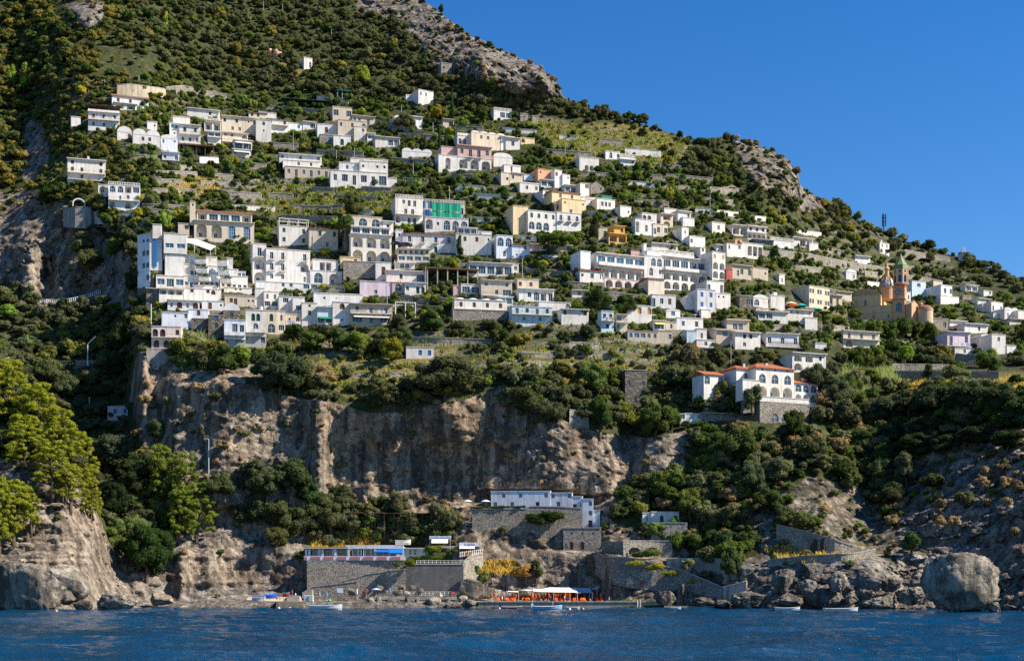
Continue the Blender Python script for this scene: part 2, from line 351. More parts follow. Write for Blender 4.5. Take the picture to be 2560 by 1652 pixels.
def finish_terrain():
    global DD
    rows_back = [(6, 1), (20, 7), (60, 30), (150, 90), (320, 220)]
    def surf_xyz():
        X = (UG - 1280) * DD / F; Z = ZC + (VH - VV) * DD / F
        return X, DD, Z
    X, Y, Z = surf_xyz()
    exX = [X]; exY = [Y]; exZ = [Z]
    for dy, dz in rows_back:
        s = (Y[:, -1:] + dy) / Y[:, -1:]
        exX.append(X[:, -1:] * s); exY.append(Y[:, -1:] + dy); exZ.append(Z[:, -1:] - dz)
    AX, AY, AZ = np.concatenate(exX, 1), np.concatenate(exY, 1), np.concatenate(exZ, 1)
    ter_me = grid_mesh('hillside', AX, AY, AZ)
    pad = np.zeros((len(US), len(rows_back)))
    # dry grass patches
    DRY = [([(440,440),(540,440),(560,500),(430,490)],1),([(640,470),(1000,450),(1000,530),(640,530)],.5),([(2240,940),(2400,940),(2400,965),(2240,965)],1),([(2400,930),(2700,930),(2700,1010),(2400,960)],.55),
           ([(760,900),(1150,860),(1150,980),(860,990)],.7),([(640,110),(760,150),(780,200),(640,160)],.7),([(1180,1400),(1290,1400),(1290,1440),(1180,1430)],1),([(760,1340),(950,1340),(950,1372),(760,1372)],.9),
           ([(2000,1370),(2200,1360),(2190,1410),(2060,1420)],.6),([(1320,290),(1760,330),(1700,420),(1400,390)],.6),([(1250,860),(1700,870),(1650,960),(1200,950)],.35),([(1240,540),(1330,560),(1330,600),(1240,580)],.4)]
    dry = np.zeros_like(DD)
    for poly, a in DRY:
        m = inpoly(UG + wu, VV + wv, poly); dry[m] = np.maximum(dry[m], a)
    dry = blur2(dry)
    for nm, arr in (('rock', rock), ('warm', warm), ('dry', dry), ('twall', twall)):
        fattr(ter_me, nm, np.concatenate([arr, np.repeat(arr[:, -1:], len(rows_back), 1)], 1))
    tag(link('hillside', ter_me, MT), 'steep rocky hillside falling to the sea', None, None, 'structure')
# ---------------------------------------------------------------- sea
def make_sea():
    vs = np.concatenate([np.linspace(2600, 1720, 26), np.linspace(1712, 1560, 190), np.linspace(1559.5, 1517, 90), np.linspace(1516.5, 1500, 12)])
    us = np.linspace(-900, 3460, 620)
    V, U = np.meshgrid(vs, us)
    D = ZC * F / (V - VH); Xs = (U - 1280) * D / F
    def wave(x, y):
        h = 0
        r = np.random.default_rng(3)
        for k in range(26):
            lam = 1.3 * 1.19 ** k; 
            if lam > 34: break
            th = R(-100 + r.normal() * 34); a = .0125 * lam ** .86
            ph = r.uniform(0, 6.28)
            q = (x * math.cos(th) + y * math.sin(th)) * 2 * math.pi / lam + ph + 1.3 * vnoise(x / lam / 3, y / lam / 3, x * 0 + k)
            h = h + a * (1 - np.abs(np.sin(q / 2)) * 1.6) * (.5 + .9 * np.clip(vnoise(x / lam / 2.2 + k, y / lam / 2.2, x * 0), -.4, 1))
        return h
    Zs = wave(Xs, D) * 1.5
    Zs -= Zs.mean()
    me = grid_mesh('sea', Xs, D, Zs, flip=True)
    b = NB('sea_water'); p = b.pos()
    nz = b.noise(b.scale(p, (.5, 1., 1)), .9, 8, .7)
    nb = b.noise(p, .05, 3)
    col = b.mix(b.ramp(nb, [(.35, 0.), (.65, 1.)]), (.001, .030, .072), (.001, .052, .13))
    b.bsdf(col, .07, .25, b.bump(nz, .36, 1.), IOR=1.26)
    return link('sea', me, b.m)
tag(make_sea(), 'deep blue choppy sea in front of the shore', None, None, 'structure')
# sea floor and the far sea behind the boat, one flat sheet below the waves
def plain(name, co, q, mat): return link(name, np_mesh(name, np.array(co, float), np.array(q), False), mat)
bf = NB('sea_bed'); bf.bsdf((.01, .02, .04), .6, .3)
tag(plain('sea_bed', [(-4000,-4000,-3),(4000,-4000,-3),(4000,4000,-3),(-4000,4000,-3)], [(0,1,2,3)], bf.m), 'dark sea bed below the water', None, None, 'structure')
# ---------------------------------------------------------------- mesh builder
class MB:
    def __init__(s): s.v = []; s.f = []; s.mi = []
    def face(s, pts, m=0):
        i = len(s.v); s.v += [tuple(p) for p in pts]; s.f.append(tuple(range(i, i + len(pts)))); s.mi.append(m)
    def box(s, x0, x1, y0, y1, z0, z1, m=0):
        a = [(x0,y0,z0),(x1,y0,z0),(x1,y1,z0),(x0,y1,z0),(x0,y0,z1),(x1,y0,z1),(x1,y1,z1),(x0,y1,z1)]
        i = len(s.v); s.v += a
        for q in ((0,3,2,1),(4,5,6,7),(0,1,5,4),(1,2,6,5),(2,3,7,6),(3,0,4,7)): s.f.append(tuple(i + k for k in q)); s.mi.append(m)
    def bar(s, p, q, r, m=0, n=6, r2=None):
        p = np.array(p, float); q = np.array(q, float); d = q - p; L = np.linalg.norm(d) or 1; d /= L
        a = np.cross(d, (0, 0, 1) if abs(d[2]) < .9 else (1, 0, 0)); a /= np.linalg.norm(a); b = np.cross(d, a)
        r2 = r if r2 is None else r2; i = len(s.v)
        for c, rr in ((p, r), (q, r2)):
            for k in range(n):
                t = 2 * math.pi * k / n; s.v.append(tuple(c + rr * (a * math.cos(t) + b * math.sin(t))))
        for k in range(n): s.f.append((i + k, i + (k + 1) % n, i + n + (k + 1) % n, i + n + k)); s.mi.append(m)
        s.f.append(tuple(i + n + k for k in range(n))); s.mi.append(m); s.f.append(tuple(i + n - 1 - k for k in range(n))); s.mi.append(m)
    def lathe(s, c, prof, n=16, m=0):
        i = len(s.v); c = np.array(c, float)
        for r, z in prof:
            for k in range(n):
                t = 2 * math.pi * k / n; s.v.append((c[0] + r * math.cos(t), c[1] + r * math.sin(t), c[2] + z))
        for j in range(len(prof) - 1):
            for k in range(n):
                a, b = i + j * n + k, i + j * n + (k + 1) % n
                s.f.append((a, b, b + n, a + n)); s.mi.append(m)
        s.f.append(tuple(i + n - 1 - k for k in range(n))); s.mi.append(m)
        s.f.append(tuple(i + (len(prof) - 1) * n + k for k in range(n))); s.mi.append(m)
    def mesh(s, name, mats, smooth=False):
        me = bpy.data.meshes.new(name); me.from_pydata(s.v, [], s.f)
        for m in mats: me.materials.append(m)
        if len(mats) > 1: me.polygons.foreach_set('material_index', np.array(s.mi, np.int32))
        if smooth: me.polygons.foreach_set('use_smooth', np.ones(len(s.f), bool))
        me.update(); return me
    def build(s, name, mats, parent=None, color=None, loc=None, smooth=False):
        if not isinstance(mats, (list, tuple)): mats = [mats]
        o = bpy.data.objects.new(name, s.mesh(name, mats, smooth)); COL.objects.link(o)
        if parent is not None: o.parent = parent
        if color is not None: o.color = (*color, 1)
        if loc is not None: o.location = loc
        return o
def inst(name, me, parent=None, loc=None, color=None):
    o = bpy.data.objects.new(name, me); COL.objects.link(o)
    if parent is not None: o.parent = parent
    if loc is not None: o.location = loc
    if color is not None: o.color = (*color, 1)
    return o
def empty(name, loc, rz=0., label=None, cat=None, group=None):
    o = bpy.data.objects.new(name, None); COL.objects.link(o); o.location = tuple(loc); o.rotation_euler = (0, 0, rz); o.empty_display_size = .5
    return tag(o, label, cat, group)
# ---------------------------------------------------------------- materials for built things
def plaster():
    b = NB('painted_plaster'); p = b.pos()
    c = b.n('ShaderNodeObjectInfo').outputs['Color']
    st = b.noise(b.scale(p, (1.3, 1.3, .13)), 1.0, 5, .65); bl = b.noise(p, .35, 5, .6)
    c2 = b.mix(b.ramp(st, [(.46, 0.), (.70, .48)]), c, (.22, .19, .155))
    c2 = b.mix(b.ramp(bl, [(.48, 0.), (.70, .38)]), c2, (.45, .37, .28))
    b.bsdf(c2, .85, .2, b.bump(b.noise(p, 1.6, 3), .02, .5)); return b.m
def masonry():
    b = NB('rubble_masonry'); p = b.pos(); q = b.scale(p, (1, 1, 1.35))
    c = b.n('ShaderNodeObjectInfo').outputs['Color']
    v = b.n('ShaderNodeTexVoronoi'); b.l(q, v.inputs['Vector']); v.inputs['Scale'].default_value = 1.7
    f = b.n('ShaderNodeTexVoronoi', feature='DISTANCE_TO_EDGE'); b.l(q, f.inputs['Vector']); f.inputs['Scale'].default_value = 1.7
    sep = b.n('ShaderNodeSeparateColor'); b.l(v.outputs['Color'], sep.inputs[0])
    c2 = b.mix(b.ramp(sep.outputs[0], [(.0, .5), (.45, .1), (.5, 0.), (1., 0.)]), c, (.06, .055, .048))
    c2 = b.mix(b.ramp(sep.outputs[1], [(.55, 0.), (1., .55)]), c2, (.52, .48, .41))
    c2 = b.mix(b.ramp(b.noise(p, .25, 5), [(.45, 0.), (.7, .42)]), c2, (.14, .122, .095))
    c2 = b.mix(b.ramp(f.outputs['Distance'], [(0., .75), (.09, 0.)]), c2, (.06, .055, .05))
    b.bsdf(c2, .92, .15, b.bump(b.ramp(f.outputs['Distance'], [(0., 0.), (.16, 1.)]), .12, .9)); return b.m
def concrete():
    b = NB('weathered_concrete'); p = b.pos(); c = b.n('ShaderNodeObjectInfo').outputs['Color']
    st = b.noise(b.scale(p, (.8, .8, .1)), 1.1, 6, .7); bl = b.noise(p, .5, 6, .65)
    c2 = b.mix(b.ramp(st, [(.45, 0.), (.65, .6)]), c, (.09, .08, .07)); c2 = b.mix(b.ramp(bl, [(.5, 0.), (.75, .5)]), c2, (.36, .33, .28))
    b.bsdf(c2, .9, .2, b.bump(bl, .03, .5)); return b.m
def tiles():
    b = NB('clay_roof_tile'); o = b.pos(True); p = b.pos()
    w = b.n('ShaderNodeTexWave', wave_type='BANDS', bands_direction='X'); b.l(o, w.inputs['Vector']); w.inputs['Scale'].default_value = .75; w.inputs['Distortion'].default_value = .5
    n = b.noise(p, 1.2, 5, .7); c = b.n('ShaderNodeObjectInfo').outputs['Color']
    c2 = b.mix(b.ramp(n, [(.35, 0.), (.7, .55)]), c, (.13, .06, .035)); c2 = b.mix(b.ramp(w.outputs['Fac'], [(.0, .45), (.5, 0.)]), c2, (.10, .04, .02))
    b.bsdf(c2, .85, .15, b.bump(w.outputs['Fac'], .09, .8)); return b.m
def simple(name, col, rough=.6, spec=.3, var=.35, sc=.8, objcol=False, **kw):
    b = NB(name); p = b.pos(); n = b.noise(p, sc, 4, .6)
    if objcol: c0 = b.n('ShaderNodeObjectInfo').outputs['Color']
    else:
        r = b.n('ShaderNodeRGB'); r.outputs[0].default_value = (*col, 1); c0 = r.outputs[0]
    c = b.mix(b.ramp(n, [(.4, 0.), (.8, var)]), c0, tuple(x * .35 for x in col) if not objcol else (.08, .075, .07))
    b.bsdf(c, rough, spec, **kw); return b.m
M_PL, M_ST, M_CO, M_TI = plaster(), masonry(), concrete(), tiles()
M_GL = simple('dark_window_glass', (.018, .026, .032), .08, .6, .3, .5)
M_BL = simple('blue_tinted_glass', (.05, .14, .22), .12, .6, .3, .5)
M_PANE = simple('large_bluish_glass', (.045, .075, .09), .1, .6, .4, .4)
M_PT = simple('painted_surface', (.5, .5, .5), .55, .3, .3, 1.3, objcol=True)
M_FR = simple('white_frame_paint', (.72, .71, .68), .5, .3, .2)
M_RS = simple('flat_roof_screed', (.33, .30, .27), .9, .15, .5, .6)
M_WR = simple('white_roof_wash', (.66, .65, .62), .85, .15, .35, .5)
M_IR = simple('dark_iron', (.05, .05, .055), .5, .4)
M_WD = simple('weathered_wood', (.13, .085, .055), .8, .2, .5, 2.)
M_CL = simple('cloth', (.5, .5, .5), .9, .1, .15, .6, objcol=True)
M_SK = simple('skin', (.42, .24, .16), .7, .3, .1, 3.)
PAL = dict(W=(.765,.735,.68), w=(.66,.63,.575), C=(.66,.57,.44), Y=(.74,.57,.33), P=(.60,.38,.34), L=(.54,.65,.70), O=(.66,.38,.09), Q=(.70,.58,.64), B=(.53,.45,.35), T=(.66,.36,.19),
           R=(.42,.07,.06), G=(.40,.39,.37), S=(.40,.345,.265), D=(.17,.15,.12), N=(.34,.30,.25), V=(.70,.74,.80), X=(.52,.49,.44), E=(.62,.62,.62), g=(.02,.20,.13), p=(.74,.60,.53), y=(.75,.65,.22))  # V also tints white walls blue as shade on cave house and hotel wings
GREEN, BROWN, BLUE = (.015, .085, .055), (.12, .05, .028), (.03, .14, .42)
NOM = dict(w=(1.05,1.4,.30), g=(1.1,1.5,.28), b=(1.1,1.5,.28), u=(1.1,1.5,.28), d=(1.15,2.2,.03), D=(1.15,2.2,.03), e=(1.15,2.2,.03), j=(1.15,2.2,.03), a=(2.1,2.5,.05), A=(2.9,2.75,.05), O=(3.2,2.35,.06),
           B=(2.8,1.55,.27), r=(.8,.8,.45), q=(1.9,1.6,.26), h=(1.7,2.35,.04), G=(1.2,2.1,.05), x=(.8,1.6,.15), M=(2.1,2.6,.05), W=(3.4,2.1,.12), n=(.75,.8,.4), R=(2.6,2.5,.08))
ARCH = set('aAhGxrMR')
_wm = {}
def arch_pts(w, h, n=10, full=False):
    """outline of an arched opening, from lower left over the top to lower right (x from -w/2 to w/2, z from 0)"""
    r = w / 2; rz = min(r, h * .6)
    if full: return [(r * math.cos(t), h / 2 + h / 2 * math.sin(t)) for t in np.linspace(math.pi, -math.pi, 17)[:-1]]
    return [(-r, 0)] + [(-r * math.cos(t), h - rz + rz * math.sin(t)) for t in np.linspace(0, math.pi, n)] + [(r, 0)]
def win_mesh(k, w, h, col=None):
    key = (k, round(w, 1), round(h, 1), col)
    if key in _wm: return _wm[key]
    b = MB(); fb = MB(); t = .07 if w < 1.6 else .09
    if k in 'wdDqBWxarMnjR':
        if k in 'xarMR':
            pts = arch_pts(w, h, 10, k == 'r'); b.face([(x, .0, z) for x, z in pts], 0)
            for (xa, za), (xb, zb) in zip(pts[:-1], pts[1:]): fb.face([(xa, -.04, za), (xb, -.04, zb), (xb * .9, -.04, za * 0 + zb * .94 + .02), (xa * .9, -.04, za * .94 + .02)])
        else:
            b.box(-w/2, w/2, 0, .05, 0, h, 0)
            fb.box(-w/2, -w/2+t, -.05, 0, 0, h); fb.box(w/2-t, w/2, -.05, 0, 0, h); fb.box(-w/2+t, w/2-t, -.05, 0, h-t, h); fb.box(-w/2+t, w/2-t, -.05, 0, 0, t)
        if k not in 'rn':
            nb = {'B': 2, 'W': 3, 'a': 3, 'M': 4, 'q': 3, 'R': 2}.get(k, 2)
            top = h * (.97 if k not in 'xaMR' else .9)
            for i in range(1, nb): x = -w/2 + w * i / nb; fb.box(x - .035, x + .035, -.045, -.005, t, top - t)
            if k in 'aMxR': fb.box(-w/2 + t, w/2 - t, -.045, -.005, h * .52, h * .52 + .07)
            if k == 'M': fb.box(-w/2 + t, w/2 - t, -.045, -.005, h * .28, h * .28 + .06)
        me = (b.mesh('window', [M_BL if k in 'BM' else M_PANE if k in 'WaR' else M_GL]), fb.mesh('frame', [M_FR]))
    elif k in 'gbue':
        b.box(-w/2, w/2, -.06, .04, 0, h, 0); b.box(-.02, .02, -.08, -.06, 0.05, h - .05, 0)
        for s in (-1, 1): b.box(s * w/4 - w/5, s * w/4 + w/5, -.09, -.06, h * .08, h * .92, 0)
        me = (b.mesh('shutter', [M_PT]), None)
    else:
        pts = arch_pts(w, h); b.face([(x, 0, z) for x, z in pts], 0); b.box(-.03, .03, -.06, -.01, 0, h * .95, 0); b.box(-w/2 + .02, w/2 - .02, -.06, -.01, h * .5, h * .5 + .08, 0)
        me = (b.mesh('door', [M_PT]), None)
    _wm[key] = me; return me
def balcony(parent, x0, x1, z, solid=False, dep=1.1, h=1.0, col=None):
    b = MB(); b.box(x0, x1, -dep, -.01, z - .18, z, 0); o = b.build('balcony', M_PL, parent, col or PAL['W']); b = MB()
    if solid: b.box(x0, x1, -dep, -dep + .12, z, z + h, 0); b.box(x0, x0 + .12, -dep + .12, -.01, z, z + h, 0); b.box(x1 - .12, x1, -dep + .12, -.01, z, z + h, 0); b.build('parapet', M_PL, o, col or PAL['W']); return o
    for (xa, ya, xb, yb) in ((x0, -dep + .05, x1, -dep + .05), (x0 + .04, -dep + .05, x0 + .04, 0), (x1 - .04, -dep + .05, x1 - .04, 0)):
        b.bar((xa, ya, z + h), (xb, yb, z + h), .035, 0, 4); b.bar((xa, ya, z + .5), (xb, yb, z + .5), .02, 0, 4); b.bar((xa, ya, z + .12), (xb, yb, z + .12), .02, 0, 4)
    n = max(2, int((x1 - x0) / .55))
    for i in range(n + 1): x = x0 + .03 + (x1 - x0 - .06) * i / n; b.bar((x, -dep + .05, z), (x, -dep + .05, z + h), .022, 0, 4)
    b.build('railing', M_IR, o); return o
HOUSES = []; FRONTS = []
ROOTS = {}
def block(root, org, th, W, H, dep, floors, col, roof, op, wallname='wall'):
    """one volume of a building in the root's frame: org = local offset of the front's centre at ground level"""
    ox, oy, oz = org; fnd = min(1.2, float(op.get('f', 1.2))); color = PAL[col]; wm = M_ST if col in 'SDN' else M_CO if col == 'G' else M_PL
    if col in 'WwC': q_ = random.uniform(.86, 1.05); t_ = random.uniform(-.025, .03); color = (color[0] * q_ * (1 + t_), color[1] * q_, color[2] * q_ * (1 - 1.6 * t_))
    if 'm' in op: wm = {'s': M_ST, 'c': M_CO, 'p': M_PL}[op['m']]
    fl = floors.split('/') if floors and floors != '-' else []
    nf = max(1, len(fl)); fh = H / nf; ops = []; parts = []
    for k, row in enumerate(fl):
        z0 = H - (k + 1) * fh; pre = ''
        while row and row[0] in '=#_^~*': pre += row[0]; row = row[1:]
        n = len(row); cw = W / max(n, 1)
        for i, ch in enumerate(row):
            if ch not in NOM: continue
            nw, nh, sf = NOM[ch]; w = min(nw * (1.25 if fh > 4 else 1), .8 * cw); h = min(nh * (fh / 3.2 if fh > 3.2 else 1), .8 * fh)
            if ch == 'r': w = h = min(w, h)
            x = -W/2 + cw * (i + .5); z = z0 + sf * fh
            if z + h > z0 + .93 * fh: h = z0 + .93 * fh - z
            d = .24 if ch not in 'AO' else min(1.8, dep * .4)
            ops.append((x - w/2, x + w/2, z, z + h, ch in ARCH and ch != 'r', d, ch)); parts.append((ch, x, z, w, h, d))
            if ch == 'D': balcony(root_part(root), ox + x - w * .95, ox + x + w * .95, oz + z, False, .9).location = (0, oy, 0)
        if '=' in pre or '#' in pre:
            o = balcony(root, ox - W/2 + .05, ox + W/2 - .05, oz + z0 + .1, '#' in pre, float(op.get('bd', 1.2))); o.location = (0, oy, 0)
            if '#' in pre: o.color = (*color, 1)
        if '_' in pre:
            b = MB(); b.box(-W/2 - .06, W/2 + .06, -.14, -.004, z0 - .12, z0 + .14); b.build('cornice', M_PL, root, tuple(c * .9 for c in color), (ox, oy, oz))
        if '^' in pre:
            b = MB(); zt = z0 + fh * .88
            b.face([(-W*.42, -.02, zt), (W*.42, -.02, zt), (W*.42, -1.4, zt - .75), (-W*.42, -1.4, zt - .75)]); b.face([(-W*.42, -1.4, zt - .75), (W*.42, -1.4, zt - .75), (W*.42, -1.4, zt - 1.0), (-W*.42, -1.4, zt - 1.0)])
            b.build('awning', M_CL, root, op.get('aw') and PAL.get(op['aw'], PAL['W']) or PAL['W'], (ox, oy, oz))
        if '*' in pre:      # a line of washing on the balcony
            for i in range(6):
                x = -W*.38 + W*.76 * i / 6 + random.uniform(0, .3); hh = random.uniform(.6, 1.1); b = MB(); b.box(x, x + random.uniform(.5, 1.0), -1.28, -1.24, z0 + 1.15 - hh, z0 + 1.15)
                b.build('washing', M_CL, root, random.choice([(.6,.6,.65),(.2,.3,.6),(.65,.4,.15),(.6,.2,.25),(.7,.7,.7),(.35,.25,.6)]), (ox, oy, oz))
    # front wall with real openings
    b = MB(); xs = sorted({-W/2, W/2} | {o[0] for o in ops} | {o[1] for o in ops}); zs = sorted({0., H} | {o[2] for o in ops} | {o[3] for o in ops})
    for i in range(len(xs) - 1):
        if xs[i+1] - xs[i] < 1e-4: continue
        col_ops = [o for o in ops if o[0] - 1e-4 <= xs[i] and o[1] + 1e-4 >= xs[i+1]]
        z = 0.
        for o in sorted(col_ops, key=lambda o: o[2]):
            if o[2] > z + 1e-4: b.face([(xs[i],0,z),(xs[i+1],0,z),(xs[i+1],0,o[2]),(xs[i],0,o[2])])
            z = max(z, o[3])
        if z < H - 1e-4: b.face([(xs[i],0,z),(xs[i+1],0,z),(xs[i+1],0,H),(xs[i],0,H)])
    for (x0, x1, z0, z1, arch, d, ch) in ops:
        if arch:
            pts = [((x0+x1)/2 + x, z0 + z) for x, z in arch_pts(x1 - x0, z1 - z0)]
            for (xa, za), (xb, zb) in zip(pts[1:-2], pts[2:-1]): b.face([(xa,0,za),(xb,0,zb),(xb,0,z1),(xa,0,z1)])
        else: pts = [(x0,z0),(x0,z1),(x1,z1),(x1,z0)]
        for (xa, za), (xb, zb) in zip(pts, pts[1:] + pts[:1]): b.face([(xa,0,za),(xa,d,za),(xb,d,zb),(xb,0,zb)])
        if ch in 'AO': b.face([(x, d, z) for x, z in pts])
    hw = W/2
    b.face([(-hw,0,-fnd),(hw,0,-fnd),(hw,0,0),(-hw,0,0)])
    b.face([(-hw,dep,-fnd),(-hw,0,-fnd),(-hw,0,H),(-hw,dep,H)]); b.face([(hw,0,-fnd),(hw,dep,-fnd),(hw,dep,H),(hw,0,H)]); b.face([(hw,dep,-fnd),(-hw,dep,-fnd),(-hw,dep,H),(hw,dep,H)])
    rt = roof[0]; n_v = int(op.get('nv', 1)); rise = 0
    if rt == 'v':
        vw = W / n_v; rise = min(vw * .42, float(op.get('ri', 99)))
        for q in range(n_v):
            c = -hw + vw * (q + .5); pts = [(c - vw/2 * math.cos(t), H + rise * math.sin(t)) for t in np.linspace(0, math.pi, 11)]
            b.face([(x, 0, z) for x, z in pts][::-1]); b.face([(x, dep, z) for x, z in pts])
    if rt == 's':
        rise = W * .28; b.face([(-hw,0,H),(hw,0,H),(0,0,H+rise)]); b.face([(hw,dep,H),(-hw,dep,H),(0,dep,H+rise)])
    wall = b.build(wallname, wm, root, color, (ox, oy, oz))
    # roof
    b = MB(); tile = (.46, .155, .075) if op.get('rc', 'r') == 'r' else (.24, .15, .11); mats = [M_WR if op.get('rw') else M_RS]
    if rt == 'f': b.box(-hw-.12, hw+.12, -.14, dep+.1, H, H+.2); mats = [M_PL]
    elif rt == 'e': b.box(-hw-.3, hw+.3, -.75, dep+.1, H+.002, H+.24); mats = [M_PL]
    elif rt == 'v':
        vw = W / n_v
        for q in range(n_v):
            c = -hw + vw * (q + .5); pts = [(c - (vw/2+.06) * math.cos(t), H + .03 + (rise+.1) * math.sin(t)) for t in np.linspace(0, math.pi, 13)]
            for (xa, za), (xb, zb) in zip(pts[:-1], pts[1:]): b.face([(xa,-.08,za),(xb,-.08,zb),(xb,dep,zb),(xa,dep,za)])
            b.face([(x, -.08, z) for x, z in pts])
        mats = [M_TI if col == 'k' else M_WR]
    elif rt == 't':
        ri = float(op.get('ri', min(2.0, dep*.3))); e = .45
        b.face([(-hw-.3,-e,H-.05),(hw+.3,-e,H-.05),(hw+.3,dep*.6,H+ri),(-hw-.3,dep*.6,H+ri)]); b.face([(-hw-.3,dep*.6,H+ri),(hw+.3,dep*.6,H+ri),(hw+.3,dep+.2,H),(-hw-.3,dep+.2,H)])
        b.face([(-hw-.3,-e,H-.2),(hw+.3,-e,H-.2),(hw+.3,-e,H-.05),(-hw-.3,-e,H-.05)]); b.face([(-hw-.3,-e,H-.2),(-hw-.3,dep+.2,H-.2),(hw+.3,dep+.2,H-.2),(hw+.3,-e,H-.2)])
        for s in (-1, 1): b.face([(s*(hw+.3),-e,H-.2),(s*(hw+.3),dep*.6,H+ri),(s*(hw+.3),dep+.2,H-.2)])
        mats = [M_TI]
    elif rt == 'h':
        ri = float(op.get('ri', dep*.22)); e = .5; d2 = dep/2; k = min(hw*.6, d2)
        A = [(-hw-e,-e,H),(hw+e,-e,H),(hw+e,dep+e,H),(-hw-e,dep+e,H)]; r0 = (-hw+k,d2,H+ri); r1 = (hw-k,d2,H+ri)
        b.face([A[0],A[1],r1,r0]); b.face([A[1],A[2],r1]); b.face([A[2],A[3],r0,r1]); b.face([A[3],A[0],r0]); b.box(-hw-e,hw+e,-e,dep+e,H-.22,H-.01); mats = [M_TI]
    elif rt == 's':
        ri = rise
        for s in (-1, 1): b.face([(s*(hw+.25),-.25,H-.1),(s*(hw+.25),dep+.1,H-.1),(0,dep+.1,H+ri+.12),(0,-.25,H+ri+.12)])
        mats = [M_TI] if op.get('rc') else [M_RS]
    elif rt == 'd':
        n = int(op.get('nd', 3)); b.box(-hw-.15, hw+.15, -.2, dep, H, H+.2); cw = W/n
        for q in range(n): b.lathe((-hw + cw*(q+.5), dep*.4, H+.2), [(cw*.44*math.cos(t), cw*.22*math.sin(t)) for t in np.linspace(0, 1.5, 5)], 14)
        mats = [M_WR]
    if b.f: r = b.build('roof', mats, root, tile if rt in 'th' or op.get('rc') else tuple(c*.92 for c in color) if col not in 'SDN' else (.42,.39,.34), (ox, oy, oz))
    ex = roof[1:]
    for ch in ex:
        b = MB()
        if ch == 'c': x = random.uniform(-.3, .3) * W; b.box(x-.35, x+.35, dep*.3, dep*.3+.7, H+rise+.1, H+rise+1.9); b.box(x-.45, x+.45, dep*.3-.1, dep*.3+.8, H+rise+1.9, H+rise+2.1); b.build('chimney', M_PL, r, color)
        if ch == 'k': x = random.uniform(-.3, .3) * W; b.lathe((x, dep*.2, H+.3), [(.55,0),(.6,.1),(.6,1.1),(.4,1.25)], 10); b.build('water_tank', M_FR, r)
        if ch == 's': x = random.uniform(-.35, .35) * W; b.bar((x,.6,H+.2),(x,.6,H+1.2),.05); b.lathe((x,.4,H+1.2),[(.1,0),(.5,.12),(.6,.3)],10); b.build('satellite_dish', M_FR, r)
        if ch == 'r':
            for z in (.55, 1.1): b.bar((-hw,0,H+z),(hw,0,H+z),.03,0,4); b.bar((-hw,0,H+z),(-hw,dep*.6,H+z),.03,0,4)
            for i in range(int(W/1.5)+1): x = -hw + W*i/(int(W/1.5) or 1); b.bar((x,0,H+.2),(x,0,H+1.1),.035,0,4)
            b.build('railing', M_IR if op.get('ri2') else M_FR, root, None, (ox, oy, oz))
        if ch == 'p': b.box(-hw, hw, .02, .22, H+.2, H+1.15); b.box(-hw, -hw+.2, .22, dep*.7, H+.2, H+1.15); b.build('parapet', wm, root, color, (ox, oy, oz))
        if ch == 'l':   # pierced parapet of small uprights
            b.box(-hw, hw, 0.02, .25, H+1.0, H+1.15)
            for i in range(int(W/.6)+1): x = -hw + .1 + (W-.2)*i/(int(W/.6) or 1); b.box(x-.1, x+.1, .04, .22, H+.2, H+1.0)
            b.build('balustrade', M_PL, root, PAL['W'], (ox, oy, oz))
        if ch in 'gw':
            n = max(2, int(W/3.2)); ht = 2.5
            for i in range(n+1):
                x = -hw + .12 + (W-.24)*i/n
                for y in (.1, dep*.55): b.bar((x,y,H+.15),(x,y,H+ht),.09 if ch == 'w' else .07,0,4)
            b.box(-hw-.1, hw+.1, .0, .2, H+ht, H+ht+.2); b.box(-hw-.1, hw+.1, dep*.55-.1, dep*.55+.1, H+ht, H+ht+.2)
            for i in range(int(W/.9)+1): x = -hw + W*i/(int(W/.9) or 1); b.box(x-.04, x+.04, -.3, dep*.6, H+ht+.2, H+ht+.28)
            if ch == 'g': b.box(-hw-.2, hw+.2, -.5, dep*.6, H+ht+.28, H+ht+.36)
            b.build('pergola', M_WD if ch == 'g' else M_FR, root, None, (ox, oy, oz))
        if ch == 'b': x = random.uniform(-.2,.2)*W; b.box(x-1.1, x+1.1, dep*.3, dep*.3+2, H+.2, H+2.3); b.build('roof_hut', M_PL, root, color, (ox, oy, oz))
    for (ch, x, z, w, h, d) in parts:
        nm = 'window'; c = None; k = ch
        if ch in 'gGu': c = GREEN if ch != 'u' else BLUE
        if ch in 'bhe': c = BROWN
        if op.get('sh'): c = {'b': BLUE, 'o': (.55,.25,.06), 'd': (.05,.025,.02), 'g': GREEN}[op['sh']] if ch in 'gGubhe' else c
        if ch in 'gbu': nm = 'shutter'
        elif ch in 'dDehGj': nm = 'door'
        elif ch == 'A': k = 'd'; w2 = min(1.2, w*.5); x -= w*.12; w = w2; h = min(2.1, h*.75); nm = 'door'
        elif ch == 'O': k = 'd'; w = min(1.6, w*.45); h = h*.86; nm = 'door'
        pm, fm = win_mesh(k, w, h); o = inst(nm, pm, root, (ox + x, oy + d - (.02 if ch not in 'AO' else .06), oz + z), c)
        if fm: inst('frame', fm, o)
    return wall
def root_part(r): return r
TILES = {f'{r}{c}': (640*c, 413*r, 2386/640) for r in range(4) for c in range(4)}
TILES.update(h1=(330,550,2387/300), h2=(360,700,2387/320), h3=(640,700,2387/420), h4=(1420,600,2387/420), ch=(2120,620,1945/240), vi=(1700,880,2387/380), cv=(1180,1200,2387/580),
             w1=(600,1330,2387/320), w2=(900,1330,2387/320), w3=(1200,1400,2386/220), w4=(1400,1400,2386/220), px=(0,0,1.))
def tp(t, x, y):
    a, b, k = TILES[t]; return a + x / k, b + y / k
